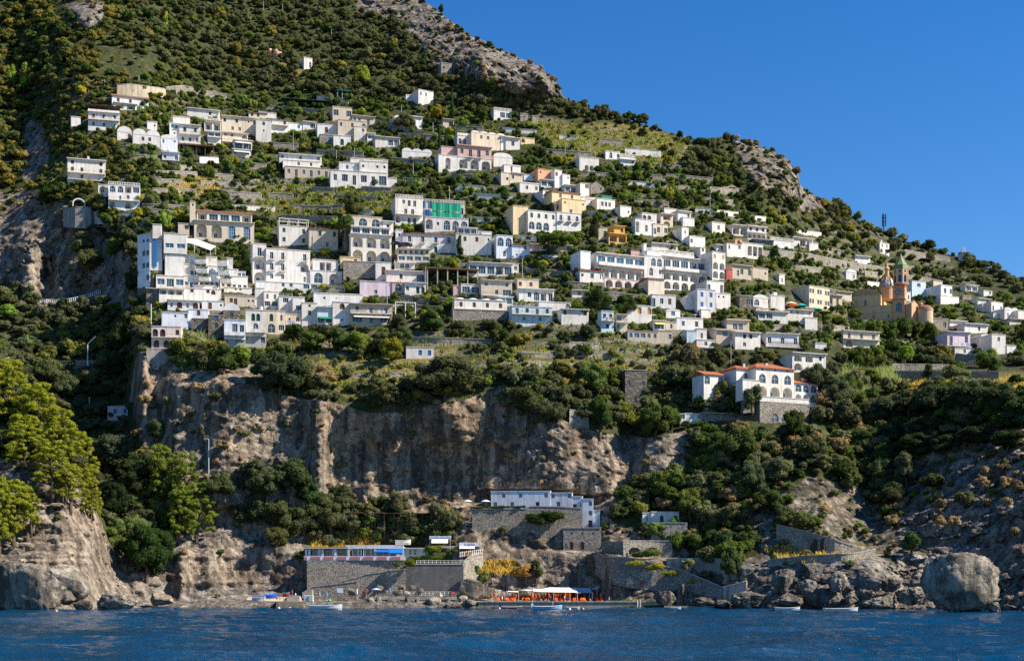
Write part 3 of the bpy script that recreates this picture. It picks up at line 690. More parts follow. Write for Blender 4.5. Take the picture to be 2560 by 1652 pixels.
TILES.update(r1=(1720,520,1372/420), r3=(1720,720,1372/420), r7=(1130,330,1372/510))
CUR = {}
def build_lines(lines):
    for i, l in enumerate(lines):
        if l.startswith('+'): house_line(l); continue
        j = i + 1
        while j < len(lines) and lines[j].startswith('+'): j += 1
        house_line(l, lines[i+1:j])
def house_line(line, extra=()):
    f = [s.strip() for s in line.split('|')]
    plus = f[0].startswith('+'); t = f[0].lstrip('+').strip()
    x0, x1, yt, yb = map(float, f[1].split())
    (u0, vt), (u1, vb) = tp(t, x0, yt), tp(t, x1, yb)
    spec = f[3].split(); col, roof = spec[0], spec[1]; op = dict(s.split('=') for s in spec[2:])
    yaw = R(float(op.get('yaw', CUR.get('yaw_deg', 18)) if plus else float(op.get('yaw', 18)))); dep = float(op.get('dep', 8))
    uc = (u0 + u1) / 2; c, s = math.cos(yaw), math.sin(yaw)
    if not plus:
        # the whole front stands on or before the hillside
        best = []; a0 = (uc - 1280) / F; probes = [(u0, u1, vb, 0.)]
        for e in extra:     # lower wings must clear the slope too
            g = [q.strip() for q in e.split('|')]; xa, xb, ya, yb_ = map(float, g[1].split()); ge = dict(q.split('=') for q in g[3].split()[2:])
            if float(ge.get('dy', 0)) <= 1.2 and ('yaw' not in ge or ge['yaw'] == op.get('yaw')):
                (ua, _), (ub, vb_) = tp(g[0].lstrip('+').strip(), xa, ya), tp(g[0].lstrip('+').strip(), xb, yb_); probes.append((ua, ub, vb_, float(ge.get('dy', 0))))
        for ua, ub, vq, dq in probes:
          for k in np.linspace(0, 1, 7):
            u = ua + (ub - ua) * k; D = float(tD(u, vq)) - dq; a = (u - 1280) / F
            # plane through (a0*D0, D0) along (c, s): D(u) = D0*(c - a0*s)/(c - a*s)
            best.append(D * (c - a * s) / (c - a0 * s))
        D0 = float(np.percentile(best, 30)) - .3 + float(op.get('dy', 0))
        CUR.update(D0=D0, a0=(uc - 1280) / F, c=c, s=s, yaw=yaw, yaw_deg=math.degrees(yaw))
        D = D0
    else:
        a = (uc - 1280) / F; D = CUR['D0'] * (CUR['c'] - CUR['a0'] * CUR['s']) / (CUR['c'] - a * CUR['s']) + float(op.get('dy', 0))
    a0 = (uc - 1280) / F
    W = (u1 - u0) / F * D / (c - a0 * s); H = (vb - vt) * D / F
    base = P(uc, vb, D)
    if not plus:
        root = empty(op.get('n', 'house'), base, yaw, f[4], op.get('cat', op.get('n', 'house').split('_')[-1]), op.get('grp', 'houses of the hillside town').replace('_', ' '))
        CUR['root'] = root; CUR['base'] = base; ROOTS[f[4]] = root; org = (0, 0, 0)
    else:
        root = CUR['root']; d = base - CUR['base']; cc, ss = math.cos(-CUR['yaw']), math.sin(-CUR['yaw'])
        org = (d[0]*cc - d[1]*ss, d[0]*ss + d[1]*cc, d[2])
        if abs(yaw - CUR['yaw']) > 1e-3:    # a wing turned against the main front: the wall parts share the root, so turn them one by one
            before = set(o.name for o in root.children)
            block(root, (0, 0, 0), 0, W, H, dep, f[2], col, roof, op)
            dz = yaw - CUR['yaw']; c2, s2 = math.cos(dz), math.sin(dz)
            for o in root.children:
                if o.name not in before:
                    l = o.location; o.location = (org[0] + l[0]*c2 - l[1]*s2, org[1] + l[0]*s2 + l[1]*c2, org[2] + l[2]); o.rotation_euler = (0, 0, dz)
            FRONTS.append((root.name, u0, u1, vt, vb, D, (uc - 1280) / F, math.cos(yaw), math.sin(yaw), dep, f[2])); HOUSES.append((u0, u1, vt, vb, D, None)); return root
    block(root, org, 0, W, H, dep, f[2], col, roof, op)
    FRONTS.append((root.name, u0, u1, vt, vb, D, (uc - 1280) / F, c, s, dep, f[2]))
    HOUSES.append((u0 - dep * s / D * F * .8, u1, vt, vb, D, None if plus else f[4]))
    return root
# ---------------------------------------------------------------- the town: tile | x0 x1 top bottom | storeys from the top | colour roof options | label      ('+' adds a wing to the building above)
TOWN = '''
00|1045 1385 908 985|bbw|W t dep=7 rc=d yaw=20|long low house with brown tiled roof below concrete wall
+00|1060 1275 968 1022|OO|W e dy=-2 dep=4
00|822 1115 1052 1200|=*bbb/wwx|W egp yaw=14|two-storey white house with russet eave and balcony washing
00|662 752 1092 1165|..|W f|small blank white cube at far left of town
00|1092 1228 1236 1285|..e|W v|plain white barrel-vaulted house near washing balcony
00|1372 1465 1138 1205|.n|W f dep=5|small white tower cube with one tiny window
00|1238 1490 1262 1335|.bb.|W v nv=2|pair of white vaults with brown shuttered windows
00|1497 1655 1292 1400|x.n/..|V v ri=1.4|low bluish house left of tall stepped white house
00|1672 1870 1168 1345|=gg/=www|W e yaw=15|tall white house stepped in terraces with green shutters
+00|1610 1770 1092 1170|.|W f dy=4
+00|1580 1672 1150 1340|B/n/.|W f dy=.5
00|1905 2062 1128 1222|OO|W el|cream-white house with two shaded loggia bays
00|2068 2400 1095 1240|g.g.ng/.ww..|C e yaw=15 dep=10|wide cream house with green shutters in upper town
00|1938 2062 1232 1340|=BB/..|W e|white house with wide twin windows below loggia house
00|2072 2310 1244 1335|ww.a/=....|C e|cream house with long railed balcony below green shutters
00|2180 2350 1312 1400|^WW|W e|white house with two broad white awnings
00|2165 2340 1400 1455|^w.w|W e dy=-1|lowest white house of the upper left cluster
00|2320 2490 1052 1105|bb.|C t rc=d ri=.8|cream house with brown shutters crowning upper cluster
00|1745 2050 1024 1085|...b.|w e|low shed with dark flat roof above the town
00|630 985 1492 1685|b..b/=bb.b/=.b..|W ec yaw=16|white house with stacked balconies on the left spur
10|1010 1305 188 410|aaOW/=.xw./A.A.|W fl yaw=14 dep=9|white house with arched windows on the left spur
+10|915 1005 184 262|A|W f dy=3
10|1810 2370 530 692|AAMM|C e dep=12 yaw=13|old cream building with four big arches
+10|1835 2350 440 530|OWWWO|w t dy=1.2 ri=1.7 dep=9
+10|1770 1822 342 530|n/./.|C f dy=.6 dep=5
+10|1660 1765 545 690|.q/..|C f dy=.4
h1|480 1040 1112 1355|BWB|W f dep=14 yaw=12 n=hotel f=10|stepped white hotel with blue glass stair strip
+h1|655 1035 700 1110|./.|W f dy=.7 dep=12
+h1|632 1085 278 600|./BB|W f dy=.3 dep=10
+h1|620 1085 600 715|.w.BB.|W f dy=2
+h1|350 600 300 935|-|W f dy=1.6 dep=6
+h1|410 582 92 300|.|W f dy=1.0 dep=5
+h1|110 350 300 1275|.nn/.ww/.ww/..w|V f dy=3 dep=9 yaw=-22
+h1|1030 1250 715 905|.|W f dy=2.6 dep=8
+h1|1475 1690 740 915|.|W f dy=2.6 dep=8
+h1|1895 2005 762 985|.|W f dy=2.6 dep=8
+h1|815 1035 845 940|BB|W f dy=4.2 dep=6
+h1|1250 1480 855 945|BB|W f dy=4.2 dep=6
+h1|1690 1900 885 975|BB|W f dy=4.2 dep=6
+h1|1040 1250 885 1112|./.w|W f dy=1.5 dep=8
+h1|1505 1695 915 1105|.|W f dy=1.5 dep=8
+h1|1280 1505 1045 1125|BB|W f dy=2.8 dep=6
+h1|1715 1945 1075 1155|BB|W f dy=2.8 dep=6
+h1|1945 2110 985 1200|./.|W f dy=1.5 dep=8
+h1|2100 2255 1030 1185|dd|V f dy=1.7 dep=8
+h1|1040 1325 1112 1330|./qdd|W f dy=.3 dep=8
+h1|1325 1548 1130 1330|./ww|W f dy=1 dep=8
+h1|1548 1738 1098 1325|./dd|W f dy=.3 dep=8
+h1|1755 1978 1160 1350|./ww|W f dy=1 dep=8
+h1|1978 2300 1125 1400|./ddd|W f dy=.3 dep=8
+h1|1210 1690 1305 1368|-|W f dy=-1.2 dep=6
+h1|1830 2385 1352 1430|..nn..|W f dy=-1 dep=6
11|95 505 790 1095|DD.D/DD.A/ww.x|W f dep=12 yaw=16 n=hotel|white hotel with bracket balconies and planted roof
+11|-30 95 735 1100|D/A/A|W f dy=.7
+11|505 805 988 1112|RA|W f dy=-.6 dep=10
+11|530 765 885 988|.OO.|W f dy=1
11|0 650 1098 1152|...ww.WW.|W f dep=10 dy=-3 yaw=14 n=terrace_bar cat=bar|long white terrace bar below the bracket-balcony hotel
11|495 765 590 790|.g.g/..w.|C t ri=.6 yaw=14|old cream house with two green-shuttered upper windows
11|215 490 568 742|g.g/g.g|W fw yaw=16|white house with green shutters and white roof frame
11|885 1265 650 905|AAA/AAA|W e dep=12 yaw=16 n=hotel f=8|white hotel with two tiers of three deep arches
+11|890 1250 582 650|WWWW|W e dy=1
+11|815 1175 478 582|RRR|C f dy=4
+11|1180 1280 528 620|.b.|W e dy=4
11|1300 1555 305 548|.wdd./=.dd./A.dd.|W fl yaw=14 dep=10|white three-storey house with two long balconies
11|1560 1950 352 500|.w.w.w|C fl yaw=12|house wrapped in green and blue scaffold netting
11|1575 1980 494 610|Anaaa|W f yaw=12|white house with wide arched windows above terracotta roof
11|1370 1860 640 818|DDDD/..G.|W t yaw=8 dep=9 ri=1.4|long white building with terracotta roof and four balconies
+11|1302 1370 602 800|n/e|W f dy=.5
11|1865 2195 645 832|.b.b.n/......|W f yaw=10 dep=9|white wing right of the long terracotta roof
+11|1880 2060 588 648|WWW|w e dy=2
+11|2070 2195 622 690|b..|W f dy=2
11|1320 1620 785 905|wwwwww/BBBB|C e yaw=8 dep=6|low cream terrace building below two black cars
11|2240 2392 658 865|aa/.x.|V f yaw=14|pale house with twin arched windows left of umbrella pine
12|0 165 742 868|.w/..|V t yaw=12 ri=1|bluish white house with small terracotta roof
12|170 560 745 795|..WW..W|C e yaw=10 dep=6|low cream garage building behind the umbrella pine
11|815 1110 900 1048|../..|N f yaw=10|derelict stone house with ochre upper room
+11|785 975 858 935|.b|Y f dy=2 dep=5
11|1115 1260 908 1062|.b.|W f yaw=10|white house with single brown window beside derelict house
11|1215 1580 990 1090|.g.W|W e yaw=13|white house with green door left of concrete frame
11|970 1265 1085 1220|.../.w.|Q f yaw=10|lilac washed house above garden trees
+11|1268 1382 1095 1172|R|P f dy=-.3
11|1388 1580 1100 1200|w.GG|W e yaw=12|white house with green arched doors beside lilac house
11|1985 2390 915 1030|WWWWW|E e yaw=13|long glazed veranda house in mid town
11|1912 2090 1112 1200|WW|W f yaw=12|white house with wide glazed front below concrete frame
+11|1838 1912 1122 1195|.|P f dy=.5
11|2100 2386 1078 1222|w.w/=.gW|B e yaw=13|beige house with green awning on balcony
11|1850 2340 1258 1350|bbbb|W d nd=4 yaw=11|white house with four low domes and brown shutters
+11|1835 2345 1350 1440|....|N f dy=-1.3 dep=6
h2|40 278 168 400|.w/..|D e yaw=14|grey stone house at left edge below stepped hotel
h2|282 735 168 392|OOO/....|W e yaw=12|white house with shaded cane terrace below stepped hotel
h2|745 1440 166 372|.b..bh./.......|W f yaw=12|white house with dark brown shutters below stepped hotel
h2|440 1035 385 535|xhxh|W e yaw=12|white house with row of small brown arched doors
h2|1080 1485 395 548|.e.n|W f yaw=12|white house with brown door above the stone gable
h2|1505 2070 300 472|.be..nn|C f yaw=12|cream walled house with brown doorway and long terrace
h2|330 830 612 880|..n.w/....|V f yaw=10|pale bluish house behind the pink-white house
+h2|830 1205 552 890|.e./.../...|V f dy=1
h2|1480 1790 570 740|.g.|D v ri=2.6 yaw=11|dark stone gable house with one green shutter
h2|1200 1495 660 1050|.u./.g./...|D f yaw=11|tall dark stone house with small blue window
h2|890 1190 722 930|n../.u.|D f yaw=11|low dark stone house with planted terrace
h2|140 690 870 1280|=hh.b/=hhh|p f yaw=9 f=2 sh=d|pink and white house with dark arched doors on cliff edge
h2|1495 1890 752 1040|#.Wd|V f yaw=11|pale house with white solid balcony near cliff edge
+h2|1490 1895 1040 1245|..|G f dy=.4
h2|1895 2270 562 985|.GG./#.R.|W fks yaw=11|white house with blue glazed arch and green arched doors
+h2|1895 2282 985 1250|..w|G f dy=.3
h3|108 320 168 400|xx/qq|W f yaw=13|white house with arched windows over barred windows
+h3|-12 108 118 380|./.|w f dy=1
h3|322 520 238 462|q/.|W fr yaw=13|white block with one three-part barred window
h3|522 690 248 560|./q/.w|W fs yaw=13|narrow white house with satellite dish and barred window
h3|652 870 328 622|r/g/..|w f yaw=12|white house with oval window over green shutter
h3|130 305 432 758|G/R|C f yaw=12|white house with green arched shutter over glazed arch
h3|306 415 442 758|x/q|C f yaw=12|narrow cream house with small arched window
h3|418 648 484 642|=*nw|C f yaw=12|cream house with washing on a low terrace
h3|822 1520 198 332|.n.....|W f yaw=11|long blank white house with one tiny window
h3|872 1090 388 625|../^WW|V e aw=g yaw=11|pale house with dark green awning
h3|1090 1360 315 625|.h./.../.n.|W fs yaw=11|white stepped house with arched rooftop window
h3|1340 1940 348 622|=*bdd/^WdW|B e yaw=10|beige house with bamboo screen and bright washing
21|1400 1660 158 258|.uu|W f yaw=8|low white cottage with blue windows among gardens
01|447 525 542 640|.x|W f yaw=24|lone white house with single window high on slope
01|1725 1825 592 682|n.|N f yaw=20|small stone hut under the grey crag
01|715 895 1002 1112|q.q|B f yaw=18 dep=12|beige house with two shuttered windows and deep side
01|1398 1458 888 938|.|W f yaw=20|small white outbuilding high on the slope
01|1514 1655 848 962|xx./...|W f yaw=30|white house with arched terrace high on the slope
01|1348 1550 1088 1202|..w.|W e yaw=22|white house with slanting roofline left of cypresses
+01|1288 1348 1105 1165|x|W v dy=1
01|900 1110 1088 1162|uu.d.|B e yaw=18|low stone house with blue doors in upper town
01|0 143 1122 1320|g/n/.|w f yaw=14|tall grey-white house with green shutter in upper town
01|105 300 1112 1232|=b.b/..|W t ri=.7 rc=d yaw=18|white house with brown eave right of tall grey house
01|25 190 1052 1105|...|W f|low white house on top edge of upper cluster
01|302 430 1152 1215|.w|V f|small bluish house with rooftop tank in upper town
01|437 560 1142 1202|.W|W e|small white house with glazed front in upper town
01|572 905 1168 1268|.b.w.w|W f yaw=13|long white house with brown shutters in upper town
01|765 1030 1128 1290|w.b.a/.....|B f yaw=15|beige two-storey house with fanlight arch
01|592 720 1258 1345|.u|N f yaw=13|stone house with blue window in upper town
01|722 882 1268 1360|.G.|W f yaw=13|white house with green arched door in upper town
01|916 1026 1184 1312|.w/..|w f yaw=15|narrow pale house right of green arched door house
01|1036 1110 1248 1312|B|w e yaw=15|tiny pale house with wide window in upper town
01|1112 1340 1284 1365|..WW|w e yaw=18|low house with glass terrace right of upper town
01|1742 1845 1118 1185|.O|B e yaw=18|small beige house with dark porch beside cypress
01|2216 2380 1032 1108|.WW|W fl yaw=18|low white house with glazed terrace on right upper slope
01|1878 2060 1270 1378|ww.w|W fp yaw=18|white house with small windows behind pink house
01|2008 2318 1250 1400|.ww.w/.....|C v nv=4 ri=.7 yaw=20|weathered cream house with scalloped roofline
01|2282 2400 1278 1388|.w/.e|W e yaw=18|small white house right of the scalloped roofline
01|1880 2195 1368 1475|wDDw|P e yaw=17 dep=10|pink house with white arcade below
+01|1880 2195 1475 1585|AAA|W f dy=-.05 dep=10
+01|1728 1880 1372 1450|.|P f dy=2
+01|1702 1878 1450 1585|.A.|W f dy=-.2
01|2216 2390 1470 1548|...|W v ri=1.5 yaw=17|white vaulted house right of the pink house
01|1362 1640 1418 1455|.....|W v nv=3 dep=4 ri=1.3 yaw=14|white garden rooms with three vaults
11|270 690 22 112|wdwdwd|B f yaw=12 dep=9|long white two-storey building with even window row
+01|218 612 1445 1502|w..w..w|W e dy=3
+11|252 600 -38 22|..w.w.|W f dy=1.5
11|695 1225 62 192|wqdqdW|W f yaw=11 dep=10|broad white stepped building above terraced fields
+11|775 975 -20 62|.w..|W f dy=2
+11|965 1230 -32 64|n.nn|W f dy=1
+01|880 1230 1484 1545|.w..w|W f dy=4
+11|1225 1312 122 202|.|W f dy=.3
02|78 150 1064 1120|n|N f|ruined stone hut on the upper right slope
02|188 245 1084 1142|.|N f|roofless stone hut lower on the upper right slope
02|82 210 1290 1338|h..|Y f yaw=18|low yellow house with dark arched door
02|-58 74 1290 1392|.w.|W e yaw=16|white house left of the low yellow house
02|872 1005 1414 1482|.R.w|W f yaw=16|white house with big arched window on upper terrace
+02|1005 1150 1462 1490|-|W fl dy=-.5 dep=4
02|628 810 1472 1592|..../.AAA|W f yaw=18|white house with three arches on upper right slope
12|2 100 80 152|.w|C e yaw=18|cream house left of the orange-plastered house
12|4 82 12 78|..|W f yaw=16|small white block uppermost in the crowded lane
12|112 236 92 142|.n|L f yaw=18|pale blue house left of the orange-plastered house
12|242 390 44 168|n.n/....|T f yaw=24|orange-plastered house in the crowded lane
12|270 390 142 206|WW|w e yaw=20|low glazed house below the orange-plastered house
12|398 466 48 202|b./..|W f yaw=26|tall narrow white house in the crowded lane
12|472 540 92 202|.n/..|W f yaw=26|slim white house with tiny window in the crowded lane
12|492 600 192 262|WW|w e yaw=20|small house with dark veranda in the crowded lane
12|636 720 174 282|.q/..|W f yaw=28|white house with one balcony window left of stone gable
12|732 858 190 252|.n|N s yaw=26|grey stone gabled hut above the town
12|72 250 172 252|.w.w|W f yaw=18|long low white house on left of crowded lane
12|288 355 242 348|g/.|E f yaw=32 dep=12|grey house with green shutter left of yellow house
12|466 690 322 472|n..n/.w.w|Y f yaw=22|long yellow house stepping down the hill
+12|372 640 252 335|.w.w.|Y t ri=.7 dy=3.5
12|396 536 348 452|bb|B f yaw=20|beige house with two brown windows before yellow house
12|645 800 304 372|.bb.|W f yaw=22|white house with ochre shutters below stone gable
12|792 960 320 412|.www.|W f yaw=24|white house with three windows below green netted shed
12|1010 1110 388 482|.n|W f yaw=28|white house stepping down right of three-window house
12|838 930 287 342|-|g f yaw=26|green netted shed on a roof terrace
12|150 418 432 612|gggg/RRR.|W f yaw=20 dep=10|large white house with yellow gable and green windows
+12|10 150 385 625|./.|Y f dy=2 dep=9
+12|418 645 448 612|DDD/...|W f dy=-.3
12|1150 1315 508 638|A.x.|W f yaw=20|white house with brown arched windows in right town
+12|1315 1450 552 662|xw.w|C f dy=-.3
+12|1212 1348 452 528|hh.|W f dy=3
12|1386 1500 458 572|O/A|C e yaw=22|cream house with stone arch in right town
12|1546 1665 434 502|..b|W e yaw=26|white house with ochre eave line in right town
+12|1592 1700 492 568|..|W f dy=-1.5
12|1582 1645 587 712|x/.|W f yaw=28 dep=10|white cube house with one dark green window
12|1656 1800 668 758|w...|W f yaw=24|low white house below the white cube house
12|806 890 584 692|.g|B fc yaw=16|narrow beige house with chimney left of ochre house
12|902 1070 645 722|OO|O e yaw=20|ochre yellow house with shaded balcony
+12|952 1050 572 648|.b|O e dy=1.5
12|1866 1985 538 628|.w.|W f yaw=24|plain white house with red edge on right slope
12|2196 2370 575 692|=bbb/AAAA|W e yaw=20|white villa with long balcony over four arches
+12|2052 2196 565 652|OA|W e dy=1
12|2002 2145 738 852|x.w/...|W f yaw=24|white house with small orange tower room
+12|2082 2145 692 742|h|T f dy=2
+12|2145 2340 732 852|.OOO|W f dy=.2
h4|475 1075 392 560|AAAAA|W - yaw=24 dep=14 n=hotel f=3|large white arcaded hotel with blue glazed restaurant
+h4|520 1055 562 692|AAAA|p f dy=-.4 dep=6 f=8
+h4|412 1070 218 392|#BBBBB|W e dy=.2 dep=13 bd=1.6
+h4|1085 1342 232 520|.aa/.R.w|W f dy=-.5 dep=13
+h4|1348 1965 262 462|#WWWWW|W e dy=.8 dep=12 bd=2
+h4|1348 1972 462 722|AAAAA/AAAAA|W f dy=-.2 dep=12
+h4|1076 1116 55 230|-|W f dy=5 dep=1.5
+h4|1130 1790 188 258|-|W fl dy=4 dep=6
+h4|178 322 165 365|.|V f dy=1 dep=8
h4|170 515 432 592|n.w.w|W t yaw=19 dep=7 ri=1.6|small white house with terracotta roof left of arcaded hotel
h4|1140 1370 545 782|.../...|C t yaw=18 ri=.9 dep=9|tall cream house with narrow terracotta roof
h4|2052 2235 178 552|b.b/AA/AA|W f yaw=30 sh=o|white tower house with orange shutters and stacked arches
h4|1882 1952 112 275|w/A|W f yaw=30|narrow white house behind the hotel terrace
h4|1972 2215 592 762|w..O|W f yaw=22|white house with pergola right of arcaded hotel
12|2052 2232 938 1052|.xw.g|B e yaw=24|beige terrace house with small red wing
+12|1998 2056 972 1062|.|R f dy=-.5
12|2242 2386 962 1052|..n|B f yaw=24|plain beige house right of the small red wing
h4|1838 2095 708 990|uu/uu|E f yaw=17 dep=9|grey-white house with four bright blue shutters
+h4|1892 2030 990 1100|.|W f dy=-2
h4|1672 1828 805 982|..|w f yaw=17|stained white house left of the blue shutters
h4|1192 1530 782 962|d.w.b.|E f yaw=15|pale house with brown streaks below arcaded hotel
h4|588 765 868 1022|.d.|Q e yaw=16|white house with lilac eave in lower town
h4|475 650 1012 1300|=*gg/.g.|L f yaw=14|light blue house with green shutters and hanging washing
h4|842 1190 934 1172|..h.h/.....|W f sh=o yaw=14|white house with two ochre arched shutters
h4|690 840 1064 1292|=B./B..|C e yaw=13|cream house with small railed balcony in lower town
h4|1392 1595 1005 1102|.B.|W v ri=.5 yaw=13|low white house with shallow vaulted roof
h4|1545 1920 1112 1272|.w..b.|W fss yaw=13|long white house with rooftop dishes
+h4|1390 1545 1168 1272|.x.|C f dy=-.5
h4|1212 1380 1152 1282|^W|W e aw=y yaw=13|white house with yellow striped awning
h4|850 1280 1302 1422|uBBww|B f yaw=12|beige house with blue doors above a hedge
+h4|1280 1485 1292 1452|..w|B f dy=.4
h4|1688 1830 1292 1540|./.w|L f yaw=11|pale blue house with white panel wall
+h4|1830 1972 1262 1420|.x.|W f dy=.2
+h4|1830 2090 1420 1535|=.w.|W f dy=-1
12|2002 2210 1448 1545|.WW.|B e yaw=14|beige house with dark glazed balcony in lower town
22|2080 2315 22 172|.bb./.w..|W e yaw=14|white house with pale sunblind in lower right town
22|1905 2075 2 120|.W./...|B e yaw=14|beige house with deep balcony left of pale sunblind
12|52 250 1068 1152|b.b.|C f yaw=13|cream house with two brown windows in mid town
12|65 392 1158 1266|.waOd|W e yaw=13|white house with arched door and open terrace in mid town
12|0 375 1322 1472|=dgdg/.w.w.|L fr yaw=11|light blue house with long white-railed balcony
12|252 550 1278 1342|....a|W f yaw=12|white house with arched garden gate behind blue house
12|462 715 1348 1482|b..b/....|W e yaw=13|white house with two tall brown shutters
12|1906 2036 1198 1332|nn./...|W f yaw=18|white house with two tiny windows right of blue shutters
12|2122 2250 1218 1332|.q|D f yaw=18|dark stone house with glazed bay in lower town
12|2246 2386 1240 1312|a.|W v ri=1.2 yaw=18|white vaulted house beside dark stone bay house
13|228 420 684 762|.OO|W e yaw=22|white villa with brown eave above the long stone wall
+13|386 468 726 774|.|W f dy=-1
13|24 240 704 756|....|W fl yaw=20|white balustraded terrace house above the long stone wall
13|1042 1130 728 822|xx/A.x|W fc yaw=30 dep=9|white cube house with arched openings near the ridge
13|812 952 852 908|...|W e yaw=20|low white house on slope above bell tower
13|728 825 1000 1062|.x|W v ri=1.2 yaw=24|small white vaulted house with grey side wall
13|385 575 1138 1325|ww.ww.ww/ww.ww.ww|C f yaw=34 dep=18|large cream block with two rows of paired windows
13|642 780 1182 1235|..|C e yaw=24|low cream house behind the paired-window block
13|602 692 1218 1312|.e.|B e yaw=24|tan house between paired-window block and church
13|105 156 1024 1102|x|W f yaw=30|slim white house left of the paired-window block
13|25 155 1218 1332|...|w fkk yaw=18|streaked white block with rooftop tanks
13|190 420 1352 1452|nn.n/....|W es yaw=16|white house with cluttered roof below green parasols
+13|346 460 1422 1532|..|W f dy=-1
13|-90 188 1368 1442|WW..|w e yaw=15|low house with dark veranda below streaked block
13|1342 1470 1084 1222|.q./...|L f yaw=24|pale turquoise house right of bell tower
13|1612 1716 1122 1226|.w.w|V f yaw=28 dep=12|white two-step house right of turquoise house
+13|1610 1780 1222 1292|.|W f dy=-1
13|1542 1626 1082 1132|..|C f yaw=26|small cream block behind the white two-step house
13|1842 1956 1122 1182|=WW|W e yaw=24|white house with railed glass front at far right
13|2082 2190 1278 1372|x.x|W f yaw=26|white cube house in far right cluster
13|1996 2080 1302 1362|.a|W f yaw=24|low white house left of far right cube
13|1956 2076 1248 1294|.w|W e yaw=24|flat-roofed white house uppermost in far right cluster
13|2206 2330 1352 1428|xx|W v nv=2 ri=1 yaw=24|twin-vaulted white house in far right cluster
13|2332 2430 1358 1432|..|W f yaw=24|plain white house at the picture's right edge
13|1486 1680 1428 1542|w.w|N f yaw=20|brown stone house with two windows below church
13|1692 1850 1454 1494|...|W e yaw=20|long low white house right of brown stone house
13|1832 2050 1484 1562|..b.|W e yaw=20|low white house with dark eave right of church
23|0 285 38 142|=bdb|w e yaw=14|house with long balcony and grey eave in lower right town
23|702 1040 12 162|=ddd/A..|C e yaw=17|cream house with three balcony doors above reeds
23|228 540 218 380|AAg/A.w|W e yaw=21|white house with two arched loggias above the villa
23|1672 1885 18 152|=*d.w|Q e yaw=16|lilac-trimmed house with washing on balcony
+23|1742 1925 168 228|.w.|W f dy=-1
23|1986 2085 60 172|wd|W v ri=1 yaw=16|white house with rounded top beside lilac-trimmed house
23|2086 2215 38 218|.w./...|W f yaw=17|plain white house right of the rounded top
23|2226 2312 142 205|..|W f yaw=17|low white annex at far right of lower town
12|1300 1545 738 792|..n.|W es yaw=20|low white house with roof clutter above arcaded hotel
12|1110 1235 778 834|.w|P t ri=.6 yaw=18|small pinkish hut left of the hotel chimney
12|1906 1975 748 802|.b|W e yaw=22|small white house above the beige terrace house
13|522 600 755 802|OO|B t rc=d ri=.6 yaw=20|brown-roofed open shelter on the right slope
13|646 708 795 842|.n|N f yaw=22|grey stone hut above the long stone wall
13|492 640 1158 1186|...|D f yaw=24|dark low house behind the cream block
13|2010 2090 1172 1216|.w|W f yaw=24|small white house above the far right cluster
13|1815 1900 1218 1248|..|N f yaw=22|low stone annex below the railed glass front
13|2100 2200 1385 1424|.x.|W f yaw=22|low white house below far right cube
13|2250 2400 1438 1476|...|C e yaw=20|low cream house below the twin vaults
23|440 545 122 166|..|E f yaw=15|small grey garage left of cream balcony house
11|1292 1480 915 965|.WW.|W er yaw=8|white terrace kiosk below the low cream building
12|-55 62 918 1002|.w|W f yaw=12|small white house left below umbrella pine
11|2262 2392 1232 1302|WW|L e yaw=12|pale glazed house right of the four domes
02|1010 1150 1494 1535|..w|W e yaw=16|white lower house under the balustraded terrace
00|1510 1672 1424 1502|=w.j|V e yaw=14|pale bluish house under the dark cane pergola
12|2275 2392 1334 1404|.w.|B f yaw=17|plain beige house below the white vaulted house
12|1420 1540 408 440|..|W f yaw=24|low white annex below green netted shed
12|560 700 1170 1230|.w.|C e yaw=14|small cream house behind trees in mid town
00|2180 2300 1092 1130|..|W f yaw=15|white rooftop block above the wide cream house
12|1235 1330 1400 1440|.x|W e yaw=13|small white house between ochre shutters and yellow awning
13|-20 100 1250 1310|w.|W e yaw=18|white house with glazed corner left of streaked block
13|1250 1330 1180 1260|.x|W f yaw=22|white house glimpsed right of bell tower
r7|282 395 160 222|..w|W v ri=1 yaw=18|white house with rounded gable below the pink house
r7|350 460 225 278|.w.|W f yaw=18|white house under the rounded gable
r7|330 385 275 355|.n|C f yaw=20|small cream house at left end of the crowded lane
r7|388 475 280 335|w.|C f yaw=20|cream house with open side beside the crowded lane
r7|470 585 345 400|.w.w|W f yaw=18|long white house with two shutters below crowded lane
r7|895 985 455 492|.nn|W f yaw=20|low white house right of the long yellow house
r1|530 700 262 308|WW|D e yaw=18|dark veranda house left of the balustraded terrace
r1|350 440 300 372|.x.|W f yaw=22|white house end left of the ochre tower room
r1|750 790 545 612|x|W f yaw=28|slim white gable end behind the tree in right town
r3|205 350 340 410|.O.|G e yaw=16|grey house with dark recess below streaked concrete house
r3|318 500 262 345|.WW|B e yaw=15|stained beige house with two dark openings
r3|640 905 375 485|=w.w.w|E e yaw=14|grey-eaved house with long railed balcony and rooftop washing
vi|1195 1790 512 740|AAA|W - dep=12 yaw=24 n=villa f=3 grp=houses_above_the_cliff|white villa with hipped terracotta roofs and arched windows
+vi|1195 1790 328 512|RRR|W - dep=12 f=0
+vi|1195 1790 258 328|rrr|W hc dep=12 ri=2.4 f=0
+vi|885 1195 262 540|.w.|W hc dy=4.5 ri=1.6 dep=9
+vi|375 690 352 690|R.R/...|W t dy=9 ri=1.6 dep=7
+vi|985 1258 442 705|./AA|W f dy=-2.6 dep=4
+vi|1800 2165 492 790|RRR/AAA|W tc dy=.7 ri=1.8 dep=8
+vi|1255 2025 722 795|-|W f dy=-4 dep=4.5 f=0
+vi|1258 2040 797 1110|...../.RRx.|N - dy=-3.9 dep=8
+vi|2025 2290 808 870|-|W f dy=-3 dep=4 f=0
